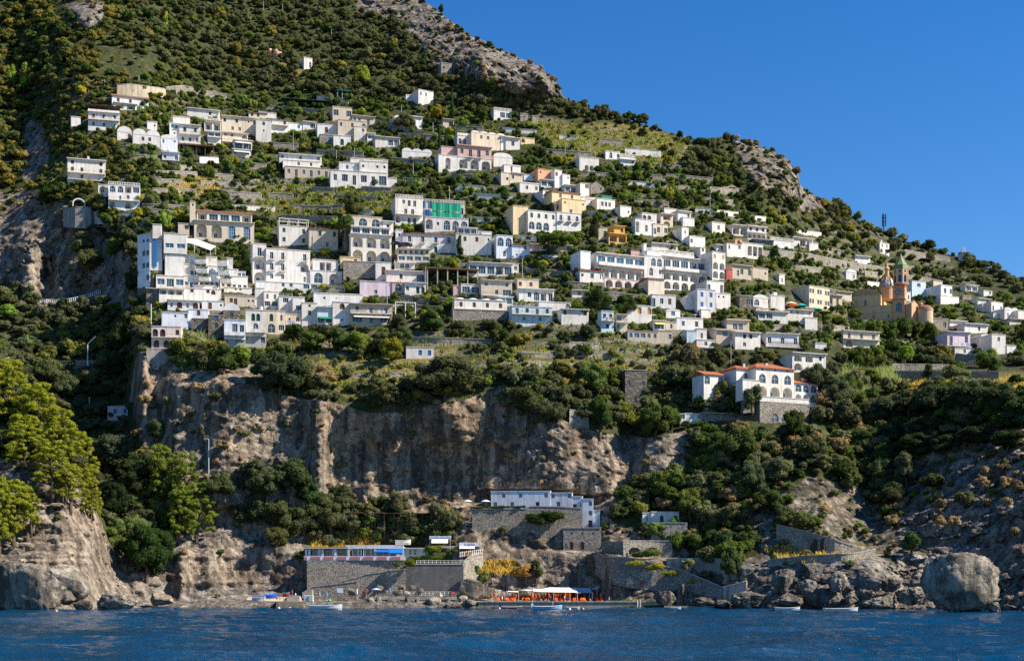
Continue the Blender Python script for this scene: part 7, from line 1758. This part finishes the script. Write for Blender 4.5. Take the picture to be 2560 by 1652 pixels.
for i, (u, y) in enumerate(sorted(lu)):
    D = 393.6 + (1100 - y) * .11 + random.uniform(0, 1); r_ = empty('sun_lounger', ((u-1280)*D/F, D, QZ), R(random.choice([75, 100, 85, 95])), f'{ORD[i]} orange sun lounger from the left on the quay', 'sun lounger', 'orange sun loungers on the quay')
    r_.scale = (1.1, 1.25, 1.15); c = tuple(q * random.uniform(.85, 1.1) for q in ORG); inst('frame', LF, r_); inst('seat', LS, r_, None, c); inst('backrest', LB, r_, None, c)
zq = QZ
sail('shade_sail', 'large cream shade sail over the orange sunbeds', 'awning', 'w3', [(1440,835),(1440,768),(1640,775),(1890,730),(2390,738),(2600,745),(2640,868),(2000,862)], 400, [-2,3,4,4,4,4,-2,-2], (.80,.74,.66), base=zq)
sail('shade_sail', 'grey shade sail in the cliff\'s shadow', 'awning', 'w4', [(285,882),(262,762),(470,746),(795,750),(875,880)], 401, [-2,3,4,4,-2], (.52,.55,.62), base=zq); sail('shade_sail', 'pointed pale sail at right end of the beach', 'awning', 'w4', [(805,805),(1045,668),(1215,745),(1000,775)], 404, [0,3,3,-1], (.50,.50,.52), base=zq); sail('shade_sail', 'narrow white sail left of the large cream sail', 'awning', 'w3', [(1060,798),(1300,790),(1470,795),(1440,832)], 402, [2,3,2,-1], (.8,.78,.74), base=zq); sail('shade_sail', 'small white awning farthest left on the beach', 'awning', 'w3', [(720,840),(780,828),(1040,832),(1040,865)], 403, [0,3,3,-1], (.8,.8,.8), base=zq)  # grey-blue sail: shade mixed into the colour of white cloth
o = wall('dark timber screen under the grey sail', 'w4', [(285,890,1035),(880,880,1035)], 'p', (.06,.045,.035), thick=.2, D=406.5, cap=False, name='timber_screen', cat='screen', fnd=.5); o = wall('red-brown slatted bathing cabin in the cave', 'w4', [(900,865,1040),(1085,865,1040)], 'p', (.26,.06,.03), thick=1.5, D=407.5, cap=False, name='bathing_cabin', cat='cabin', fnd=.5)
def thing_bars(name, label, cat, bars, mat, color=None, root_at=None, group=None):
    r_ = empty(name, root_at, 0, label, cat, group); return r_
def lifebuoy(t, x, y, D, label):
    c = wq(t, x, y, D); b = MB(); n, m = 16, 6; i0 = len(b.v)
    for i in range(n):
        a = 6.2832 * i / n
        for j in range(m): e = 6.2832 * j / m; rr = .36 + .11 * math.cos(e); b.v.append((rr * math.cos(a), .11 * math.sin(e), rr * math.sin(a)))
    for i in range(n):
        for j in range(m): b.f.append((i*m+j, ((i+1)%n)*m+j, ((i+1)%n)*m+(j+1)%m, i*m+(j+1)%m)); b.mi.append(0)
    r_ = empty('lifebuoy', c, 0, label, 'lifebuoy', 'lifebuoys'); r_.scale = (1.15, 1.15, 1.15); b.build('ring', M_PT, r_, (.75,.10,.03)); b = MB(); b.bar((0,.15,-1.6),(0,.15,.5),.04); b.build('post', M_FR, r_)
lifebuoy('w1', 2355, 1090, 400, 'orange lifebuoy left among the boulders'); lifebuoy('w2', 1730, 1145, 396.5, 'orange lifebuoy at the walkway\'s right end')
p = wq('w1', 1865, 1082, 396); r_ = empty('signboard', p, 0, 'blank white signboard on a dark post', 'sign'); b = MB(); b.box(-.8,.8,-.05,.05,-.65,.65); b.build('board', M_PT, r_, (.74,.76,.82)); b = MB(); b.bar((-.6,.1,-4),(-.6,.1,.6),.08); b.build('post', M_IR, r_)
p = wq('w1', 1275, 1290, 393); r_ = empty('changing_cabin', p, 0, 'pair of white louvred cabin doors by the jetty', 'cabin'); 
for s in (-1, 1):
    b = MB(); b.box(s*.7-.62, s*.7+.62, -.1*s, .9, 0, 1.75); [b.box(s*.7-.58, s*.7+.58, -.16-.1*s, -.1*s-.002, .15+.2*i, .27+.2*i) for i in range(8)]; b.build('door_panel', M_PT, r_, (.70,.76,.74))
parasol(uq('w1', 2180), 397, QZ + 1.1, (.72,.72,.72), label='closed white parasol beside the left boulder', s=1.1); parasol(uq('w1', 1485), 398, QZ + .4, (.30,.40,.55), label='closed blue and white parasol left of signboard', s=1.05); parasol(uq('w1', 1620), 398, QZ + .4, (.20,.34,.60), label='closed blue parasol just left of the signboard', s=1.05); parasol(uq('w2', 565), 399, 3.2, (.15,.25,.55), label='closed dark blue parasol among the boulders'); parasol(uq('w2', 300), 397, 3.2, (.35,.52,.75), True, 1, 'open blue and white parasol above the boulders')
for i, (t, x, y, c, s, lb) in enumerate([('13',215,1285,(.72,.66,.55),1.7,'cream parasol on the cluttered house terrace'),('13',235,1300,(.75,.20,.04),1.5,'orange parasol on the cluttered house terrace'),('13',310,1305,(.03,.38,.33),1.9,'teal parasol left of the school-like block'),('13',450,1342,(.02,.28,.20),1.7,'dark green parasol below the cream block'),('13',525,1360,(.30,.28,.12),1.7,'green and orange parasol below the cream block'),('h4',1690,225,(.76,.72,.60),2.2,'cream parasol on the arcaded hotel roof terrace')]):
    u, v = tp(t, x, y); D = float(tD(u, v + 12)) - 2; q = P(u, v, D); parasol(u, D, q[2] - 2.2 * s, c, True, s, lb.replace('school-like', 'cream'))
vd = root_of('stone terrace bar').location.y
for x, y, lb in ((510,835,'left white square parasol on the villa terrace bar'),(755,840,'right white square parasol on the villa terrace bar')): u, v = tp('vi', x, y); q = P(u, v, vd + 2); parasol(u, vd + 2, q[2] - 4.6, (.78,.76,.72), True, 2.1, lb)
for x in (1975, 2140): u, v = tp('31', x, 60); D = root_of('long pale house').location.y - 1; q = P(u, v, D); parasol(u, D, q[2] - 2, (.66,.70,.74), True, 1.1, f'{"left" if x < 2000 else "right"} pale parasol beside the cave house')
b = MB(); b.lathe((0,0,0), [(.05,-.35),(.3,-.2),(.36,.05),(.25,.3),(.04,.4)], 10); MB_ = b.mesh('float', [M_PT], True)
for (t, x, y, c, lb) in [('w1',725,1418,(.75,.75,.72),'white mooring float left before the jetty'),('w1',932,1420,(.75,.75,.72),'white mooring float right before the jetty'),('w3',532,1312,(.75,.75,.75),'white float behind the red boat'),('w4',262,1335,(.78,.78,.78),'white mooring float before the dinghy'),('w4',622,1325,(.6,.3,.3),'red and white mooring float'),('30',525,1074,(.7,.3,.25),'red and white float off the left rocks')]:
    u, v = tp(t, x, y); D = ZC * F / (v + 1 - VH); o = inst('mooring_float', MB_, None, (( u-1280)*D/F, D, .12), c); tag(o, lb, 'float', 'mooring floats')
o = inst('green_float', MB_, None, tuple(wq('w1', 1665, 1272, 392.5)), (.02,.60,.16)); o.scale = (1.2,1.2,1.2); tag(o, 'bright green ball on the jetty rail', 'ball')
# bathing ladder, red buoy on a post
for i, xx in enumerate((2105, 2183)):
    b = MB(); p, q = wq('w4', xx, 1315, 390.6), wq('w4', xx - 12, 1060, 390.6); b.bar(p, q, .1, 0, 6); o = b.build('ladder_rail', M_FR, LADDER if i else None)
    if i == 0: LADDER = tag(o, 'white bathing ladder over the quay edge', 'ladder'); o.name = 'bathing_ladder'
b = MB()
for i in range(5): p, q = wq('w4', 2105, 1120 + 40*i, 390.6), wq('w4', 2183, 1120 + 40*i, 390.6); b.bar(p, q, .05, 0, 5)
b.build('rung', M_FR, LADDER)
r_ = empty('lamp_post', wq('w4', 2190, 1050, 396), 0, 'thin post with red lamp in front of the grey wall', 'post'); b = MB(); h_ = 700 / TILES['w4'][2] * 396 / F; b.bar((0,0,-1),(0,0,h_),.06); b.build('post', M_IR, r_); b = MB(); b.lathe((0,0,h_*.48), [(.1,0),(.32,.25),(.32,.8),(.1,1.2)], 8); b.build('red_lamp', M_PT, r_, (.65,.03,.03))
# ---------------------------------------------------------------- masts and poles
def pole(t, x, yt, yb, r=.13, arm=None, label=None, desc=None, name='utility_pole', col=(.42,.41,.39), dD=-1.):
    (u, vt), (_, vb) = tp(t, x, yt), tp(t, x, yb); D = float(tD(u, vb)) + dD; base = P(u, vb, D); h = (vb - vt) * D / F
    r_ = empty(name, base, 0, label, 'pole', 'poles of the hillside'); b = MB(); b.bar((0,0,-1.5),(0,0,h), r, 0, 7, r*.7); b.build('shaft', M_PT, r_, col)
    if arm: b = MB(); b.bar((0,0,h),(arm[0]*D/F/TILES[t][2],0,h+arm[1]*D/F/TILES[t][2]), r*.8, 0, 6); b.build('arm', M_PT, r_, col)
    if not label: ITEMS.append((r_, u, (vt+vb)/2, desc or ['grey utility pole', 'tall grey pole', 'slim grey pole']))
for a in [('00',975,740,800),('00',1295,700,780),('01',70,10,92),('01',248,35,132),('01',703,278,362),('01',1106,540,602),('01',347,1238,1412),('01',750,1398,1522),('01',917,1378,1476),('01',1355,988,1036),('01',1650,1140,1272),('02',725,1298,1418),('02',495,1342,1462),('02',402,1298,1368),('02',775,1420,1482),('02',1230,1460,1502),('11',1465,-20,122),('11',1808,60,132),('11',1803,198,345),('11',573,618,802),('11',1580,942,1172),('11',1222,1118,1272),('12',1845,273,402),('12',1990,423,502),('12',97,868,1042),('12',680,1263,1332),('12',820,330,482),('13',500,1450,1560),('13',1375,745,800),('11',75,1130,1340),('22',2040,90,330) ]: pole(*a)
pole('02', 702, 928, 1012, .1, None, 'thin mast on the skyline below the grey crag'); pole('10', 1408, 1293, 1492, .22, None, 'pale pole at the cliff edge left of the pink-white house', col=(.6,.6,.6)); pole('20', 817, 130, 402, .22, (75,75), 'white pole with slanted arm in the dark ravine', col=(.66,.66,.66)); pole('20', 832, 618, 742, .2, None, 'short white pole left of the ravine shed', col=(.6,.62,.64)); pole('20', 1945, 1010, 1292, .17, (-38,2), 'street lamp against the big cliff', col=(.5,.52,.53))
(u, vt), (_, vb) = tp('13', 1080, 465), tp('13', 1082, 625); D = float(tD(u, vb)) ; h = (vb - vt) * D / F; r_ = empty('antenna_mast', P(u, vb, D), 0, 'dark telecom mast standing on the skyline', 'mast'); b = MB(); b.bar((0,0,-3),(0,0,h),.35,0,8,.2); b.build('shaft', M_PT, r_, (.04,.05,.05)); 
for zz in (.93, .72, .5): b = MB(); [b.box(math.cos(a)*.8-.25, math.cos(a)*.8+.25, math.sin(a)*.8-.25, math.sin(a)*.8+.25, h*zz-1.3, h*zz+1.1) for a in (0, 2.1, 4.2)]; b.build('antenna_panel', M_PT, r_, (.05,.06,.06))
(u, vt), (_, vb) = tp('13', 1303, 648), tp('13', 1303, 708); D = float(tD(u, vb)); h = (vb - vt) * D / F; r_ = empty('antenna_mast', P(u, vb, D), 0, 'short grey mast on the ridge right of telecom mast', 'mast'); b = MB(); b.bar((0,0,-3),(0,0,h),.16); b.build('shaft', M_PT, r_, (.2,.22,.24)); b = MB(); b.box(-.5,.5,-.3,.3,h*.6,h*.95); b.build('antenna_panel', M_PT, r_, (.25,.27,.3))
# peach domes high on the slope
D = float(tD(702, 143)); r_ = empty('domed_house', P(702, 143, D), 0, 'peach-coloured triple-domed house high on the slope', 'house'); k = D / F / TILES['01'][2]
for x, y, rr in ((133,478,22),(198,505,42),(265,535,40)): p = wq('01', x, y, D) - np.array(r_.location); b = MB(); b.lathe(p, [(rr*k, -4), (rr*k, 0)] + [(rr*k*math.cos(a), rr*k*1.1*math.sin(a)) for a in np.linspace(.1, 1.5, 7)], 18); b.build('dome', M_PL, r_, (.66,.38,.22), smooth=True)
# ---------------------------------------------------------------- cars
def car(label, t, x, y, wpx, col, yaw=8):
    u, v = tp(t, x, y); D = CARS[t]; k = D / F / TILES[t][2]; L = 4.2; r_ = empty('parked_car', P(u, v, D), R(yaw), label, 'car', 'parked cars'); b = MB(); prof = [(-2.1,.35),(-2.1,.85),(-1.9,.95),(-1.35,1.42),(.45,1.45),(1.1,.98),(2.0,.82),(2.1,.4)]
    for (xa, za), (xb, zb) in zip(prof[:-1], prof[1:]): b.face([(xa,-.82,za),(xb,-.82,zb),(xb,.82,zb),(xa,.82,za)])
    for s in (-.82, .82): b.face([(x_, s, z_) for x_, z_ in prof])
    b.build('body', M_PT, r_, col); b = MB(); b.box(-1.3,.55,-.84,.84,.98,1.34); b.build('window', M_GL, r_)
    for x_ in (-1.3, 1.35):
        for s in (-.84, .84): b = MB(); b.bar((x_,s-.1,.33),(x_,s+.1,.33),.33,0,12); b.build('wheel', M_IR, r_)
CARS = {'11': root_of('low cream terrace building').location.y + 1.0, '12': root_of('low cream garage').location.y - 6}
car('left black parked car on the road above cream terraces', '11', 1312, 748, 70, (.015,.016,.02)); car('right black parked car on the road above cream terraces', '11', 1405, 760, 90, (.012,.013,.016)); car('silver car at left on the road by the umbrella pine', '12', 40, 868, 70, (.55,.56,.58)); car('grey car under the umbrella pine', '12', 318, 872, 60, (.30,.31,.33)); car('white car right of the umbrella pine trunk', '12', 390, 875, 60, (.70,.70,.70))
wall('dark concrete road deck with arches below the umbrella pine', '12', [(-10,872,905),(140,874,935),(420,880,935),(470,884,940)], 'c', (.14,.13,.12), D=CARS['12'] - 1.2, thick=4)
# ---------------------------------------------------------------- people
def body_mesh(joints, edges, name):
    me = bpy.data.meshes.new(name); me.from_pydata([j[:3] for j in joints], edges, []); o = bpy.data.objects.new(name, me); COL.objects.link(o)
    m = o.modifiers.new('s', 'SKIN'); s = o.modifiers.new('d', 'SUBSURF'); s.levels = s.render_levels = 1
    for v, j in zip(me.skin_vertices[0].data, joints): v.radius = (j[3], j[3] * (j[4] if len(j) > 4 else 1))
    me.skin_vertices[0].data[0].use_root = True
    dg = bpy.context.evaluated_depsgraph_get(); out = bpy.data.meshes.new_from_object(o.evaluated_get(dg)); out.name = name; bpy.data.objects.remove(o); bpy.data.meshes.remove(me)
    out.materials.clear(); out.materials.append(M_SK); out.polygons.foreach_set('use_smooth', np.ones(len(out.polygons), bool)); return out
def standing(walk):
    w_ = .22 if walk else .06
    J = [(0,0,.95,.15,.75),(0,0,1.15,.125,.75),(0,0,1.36,.16,.6),(0,0,1.48,.07),(0,-.01,1.56,.075),(0,-.02,1.66,.105),(0,-.01,1.75,.07)]
    E = [(0,1),(1,2),(2,3),(3,4),(4,5),(5,6)]
    for s, f in ((-1, w_), (1, -w_)):
        n = len(J); J += [(s*.1,0,.86,.09),(s*.1,-f*.6,.48,.06),(s*.1,-f*.3 + (.12 if -f > .1 else 0),.10,.04),(s*.1,-f*.3-.13,.04,.035)]; E += [(0,n),(n,n+1),(n+1,n+2),(n+2,n+3)]
        m = len(J); J += [(s*.2,0,1.38,.06),(s*.26,f*.5,1.10,.042),(s*.27,f*.5-.12,.86,.03),(s*.27,f*.5-.15,.77,.028)]; E += [(2,m),(m,m+1),(m+1,m+2),(m+2,m+3)]
    return J, E
def seated():
    J = [(0,0,.2,.15,.8),(0,.05,.4,.125,.75),(0,.1,.6,.155,.6),(0,.1,.72,.065),(0,.08,.80,.075),(0,.07,.90,.105),(0,.08,.98,.07)]; E = [(0,1),(1,2),(2,3),(3,4),(4,5),(5,6)]
    for s in (-1, 1):
        n = len(J); J += [(s*.12,-.1,.2,.09),(s*.13,-.45,.42,.06),(s*.13,-.7,.08,.04),(s*.13,-.84,.05,.035)]; E += [(0,n),(n,n+1),(n+1,n+2),(n+2,n+3)]
        m = len(J); J += [(s*.2,.1,.62,.06),(s*.27,.2,.36,.042),(s*.28,.32,.10,.03),(s*.28,.32,.03,.028)]; E += [(2,m),(m,m+1),(m+1,m+2),(m+2,m+3)]
    return J, E
BODY = {'stand': body_mesh(*standing(False), 'body'), 'walk': body_mesh(*standing(True), 'body'), 'sit': body_mesh(*seated(), 'body')}
def cloth_me(prof, n=12, sq=.72):
    b = MB(); b.lathe((0,0,0), prof, n); b.v = [(x, y * sq, z) for x, y, z in b.v]; return b.mesh('clothing', [M_CL], True)
CL_SH, CL_TS, CL_SIT = cloth_me([(.19,.66),(.20,.8),(.185,1.0),(.16,1.05)]), cloth_me([(.19,.95),(.17,1.15),(.215,1.36),(.19,1.45),(.08,1.49)]), cloth_me([(.2,.05),(.21,.2),(.18,.34)])
HAIR = cloth_me([(.10,1.63),(.118,1.68),(.115,1.74),(.07,1.79),(.01,1.8)], 12, 1.)
def person(t, x, ybase, D, label, pose='stand', shorts=(.1,.1,.3), top=None, hair=(.03,.02,.012), yaw=0, skin=None):
    u, v = tp(t, x, ybase); p = P(u, v, D); r_ = empty('person', p, R(yaw), label, 'person', 'bathers on the shore'); inst('body', BODY[pose], r_)
    if pose == 'sit': inst('swimwear', CL_SIT, r_, None, shorts); h = inst('hair', HAIR, r_, (0,.08,-.77), hair)
    else:
        inst('swimwear', CL_SH, r_, None, shorts); inst('hair', HAIR, r_, None, hair)
        if top: inst('shirt', CL_TS, r_, None, top)
person('w1',445,1315,393,'person in yellow shorts standing on the ramp', shorts=(.75,.6,.02), yaw=20); person('w1',690,1285,395,'person in dark trunks walking up the ramp','walk',(.05,.05,.08),yaw=200); person('w1',745,1285,395.5,'person standing beside the grey steps',shorts=(.3,.05,.05),yaw=100); person('w1',820,1285,394,'person sitting at the foot of the grey steps','sit',(.2,.1,.3),yaw=30); person('w1',1035,1235,399,'person in white shirt near the cabin doors','walk',(.2,.2,.25),(.7,.7,.7),yaw=60); person('w1',1095,1275,397,'person sitting right of the grey steps','sit',(.05,.2,.3),yaw=-20); person('w1',970,1180,401,'person standing above the grey steps',shorts=(.1,.2,.4),yaw=150)
person('w3',600,1120,393,'person in white clothes on the left quay',shorts=(.7,.7,.72),top=(.72,.72,.74),yaw=30); person('w3',645,1120,393.6,'person in dark clothes beside the white-clad one','walk',(.03,.03,.06),(.03,.03,.07),yaw=-30); person('w3',1455,1132,394,'person in black walking along the quay','walk',(.02,.02,.02),(.03,.02,.02),yaw=90); person('w3',1915,1100,399,'person standing behind the quay sunbeds',shorts=(.5,.1,.1),top=(.7,.65,.6),yaw=10); person('w4',1330,1130,394,'person in white shorts on the right quay',shorts=(.72,.72,.72),yaw=-40); person('w4',120,1115,396,'person in striped shirt among the sunbeds',shorts=(.1,.1,.2),top=(.6,.6,.65),yaw=60); person('w4',820,1115,394,'person sitting on a lounger right of middle','sit',(.1,.15,.4),yaw=20); person('w3',1790,1105,395,'person sitting under the cream sail','sit',(.5,.05,.1),yaw=-30); person('w3',1650,1110,396,'person in red sitting by the sunbeds','sit',(.6,.1,.1),yaw=15); person('w4',1990,1140,393,'person sitting at the quay\'s rocky right end','sit',(.1,.3,.3),yaw=-10); person('30',1970,1048,390,'person standing at the water left of the ramp',shorts=(.5,.1,.15),yaw=0); person('30',2180,1040,391,'person crouching on the ramp\'s edge','sit',(.1,.1,.3),yaw=40)
o = root_of('long pale house'); D = o.location.y - .9; u, v = tp('cv', 1118, 292); r_ = empty('statue', P(u, v, D), 0, 'dark statue on the cave house terrace', 'statue'); me = BODY['stand'].copy(); me.materials.clear(); me.materials.append(M_IR); inst('figure', me, r_)
# hedges and climbers at the waterfront
for (t, x, y, h, w_, c, lb) in [('w2',930,640,130,190,(.075,.095,.012),'yellow-green creeper on the wall right of the restaurant'),('w2',1080,520,90,260,(.06,.085,.012),'clipped hedge below the small white restaurant annex'),('w2',1430,520,70,260,(.05,.075,.012),'hedge behind the white wall-top rail'),('w2',1400,360,110,380,(.085,.115,.014),'vine-covered pergola roof between annex and kiosk'),('w2',1260,470,220,110,(.05,.08,.012),'hanging creeper beside the annex'),('w2',1720,430,130,200,(.035,.06,.014),'dark bushes under the upper kiosk'),('w2',690,650,100,170,(.06,.07,.02),'creeper hanging on the stone restaurant wall'),('w2',2180,800,200,90,(.07,.09,.04),'grey-green creeper on the sunlit rubble wall'),('w2',2270,960,160,80,(.06,.08,.03),'shrub at the foot of the rubble wall'),('cv',760,470,170,340,(.020,.030,.012),'dark ivy hanging on the cave house terrace wall'),('cv',90,298,35,200,(.025,.045,.014),'left clipped hedge on the cave house terrace'),('cv',290,296,36,200,(.025,.045,.014),'middle clipped hedge on the cave house terrace'),('cv',485,296,40,130,(.025,.045,.014),'right clipped hedge on the cave house terrace'),('cv',1790,800,90,330,(.055,.075,.020),'long grey-green hedge below the two-arched wall'),('32',1150,660,60,150,(.15,.14,.02),'yellow flowering shrub upper on the sloping path wall'),('32',1330,700,70,180,(.14,.135,.02),'yellow flowering shrub middle on the sloping path wall'),('32',1480,745,50,170,(.12,.12,.02),'yellow flowering shrub lower on the sloping path wall'),('32',1720,820,50,170,(.13,.13,.02),'yellow-green shrub at the sloping path\'s lower end'),('32',1640,700,130,110,(.10,.11,.06),'grey round shrub behind the sloping path'),('vi',280,1140,70,110,(.40,.33,.02),'yellow flowering shrub below the terrace bar'),('vi',100,1190,110,180,(.02,.035,.012),'dark clipped hedge left below the terrace bar'),('vi',360,730,80,110,(.06,.10,.02),'bright clipped bush left of the villa')]:
    u, v = tp(t, x, y); k = TILES[t][2]; D = None; dl = {'w2': dW - 3.4 if y > 560 else dW - .8, 'cv': (cvD(1300) - 1.2 if x < 1200 else float(tD(u, v)) - 3), '32': float(tD(u, v)) - 3.5, 'vi': float(tD(u, v)) - 1}[t]
    if t == 'cv' and y < 300: dl = cvD(1300) + .2
    b0 = P(u, v, dl); r_ = empty('creeper' if 'creeper' in lb or 'ivy' in lb else 'hedge' if 'hedge' in lb else 'shrub', b0, 0, lb, 'shrub', 'garden shrubs of the lower slope'); kk = dl / F / k; me = crown_mesh('low' if w_ > 2 * h else 'oak', len(lb) % 7); c_ = inst('foliage', me, r_, None, c); c_.scale = (w_ * kk * 1.15, min(w_, h) * kk * .8 + .6, h * kk * (1.5 if w_ > 2*h else 1.05))
# ---------------------------------------------------------------- labels of trees, poles and rocks from what stands beside them
MARKS = [((a + c) / 2, (vt + vb) / 2, (c - a) / 2, (vb - vt) / 2, l) for a, c, vt, vb, D, l in HOUSES if l]
MARKS += [(1395, 590, 50, 25, 'umbrella pine'), (700, 930, 0, 0, 'big cliff rim'), (1000, 1425, 80, 30, 'dark concrete wall'), (820, 1430, 60, 30, 'restaurant wall'), (1325, 1495, 100, 8, 'orange sunbed quay'), (2400, 1455, 95, 75, 'great rounded rock'), (1580, 1425, 120, 40, 'grey beach path wall'), (60, 1050, 60, 60, 'left shore pines'), (470, 1250, 40, 80, 'bright mid-shore pines'), (1210, 150, 100, 60, 'upper grey crag'), (1920, 430, 60, 50, 'right-hand crag'), (215, 40, 40, 30, 'grey outcrop at upper left'), (640, 1500, 60, 15, 'boat ramp'), (180, 690, 70, 40, 'shadowed path railing'), (2330, 950, 60, 12, 'golden grass strip'), (2420, 1250, 80, 90, 'right shaded cliff'), (265, 220, 40, 15, 'tall concrete wall'), (820, 500, 120, 30, 'vine terraces'), (1500, 340, 120, 30, 'yellow-green terraces'), (2230, 940, 0, 0, 'pale reed bed'), (1990, 1430, 100, 50, 'dark shore rocks'), (1000, 1290, 60, 15, 'cane-roofed shelters'),
          (2210, 560, 3, 20, 'telecom mast'), (1060, 20, 5, 5, 'mountain top'), (330, 1100, 15, 15, 'dark ravine'), (2140, 1250, 20, 30, 'bare tan slope'), (300, 1470, 20, 20, 'small pebble beach'), (80, 620, 40, 100, 'shadowed left cliff'), (1350, 1100, 100, 60, 'big brown cliff face'), (560, 1080, 60, 80, 'left end of the brown cliff')]
used = set()
def rel(u, v, m):
    mu, mv, hw, hh, _ = m; du = u - mu; dv = v - mv; ax = abs(du) - hw; ay = abs(dv) - hh
    if ax <= 0 and ay <= 0: return 'in front of'
    hz = 'right' if du > 0 else 'left'; vt_ = 'below' if dv > 0 else 'above'
    if ax > 4 and ay > 4 and min(ax, ay) > .45 * max(ax, ay): return f'{vt_} and {hz} of'
    if ax > ay: return ('just ' if ax < 22 else '') + f'{hz} of'
    return ('just ' if ay < 18 else '') + vt_
def short(l):
    w_ = l.split()
    return l if len(w_) <= 9 else None
def give(o, u, v, descs):
    near = sorted(MARKS, key=lambda m: math.hypot(max(0, abs(u - m[0]) - m[2]), max(0, abs(v - m[1]) - m[3])) + .15 * math.hypot(u - m[0], v - m[1]))[:14]
    for m in near:
        for d in descs:
            l = f'{d} {rel(u, v, m)} the {m[4]}'
            if len(l.split()) <= 16 and l not in used: used.add(l); o['label'] = l; return
    for m in near:
        for m2 in near:
            if m is m2: continue
            l = f'{descs[-1]} between the {" ".join(m[4].split()[:5])} and the {" ".join(m2[4].split()[:4])}'
            if len(l.split()) <= 16 and l not in used: used.add(l); o['label'] = l; return
    o['label'] = f'{descs[0]} near the {near[0][4]}'
def size(h): return 'low' if h < 3.2 else 'small' if h < 5 else 'medium' if h < 7.5 else 'tall' if h < 11 else 'large'
for t in TREES:
    if t['label']: t['o']['label'] = t['label']; continue
    s, c, n = size(t['h']), tone(t['col']), t['noun']; wd = 'broad' if t['w'] > 1.15 * t['h'] else 'slender' if t['w'] < .7 * t['h'] else 'round'
    give(t['o'], t['u'], t['v'], [f'{c} {n}', f'{s} {c} {n}', f'{wd} {c} {n}', f'{wd} {s} {c} {n}'])
for o, u, v, d in ITEMS: give(o, u, v, d)
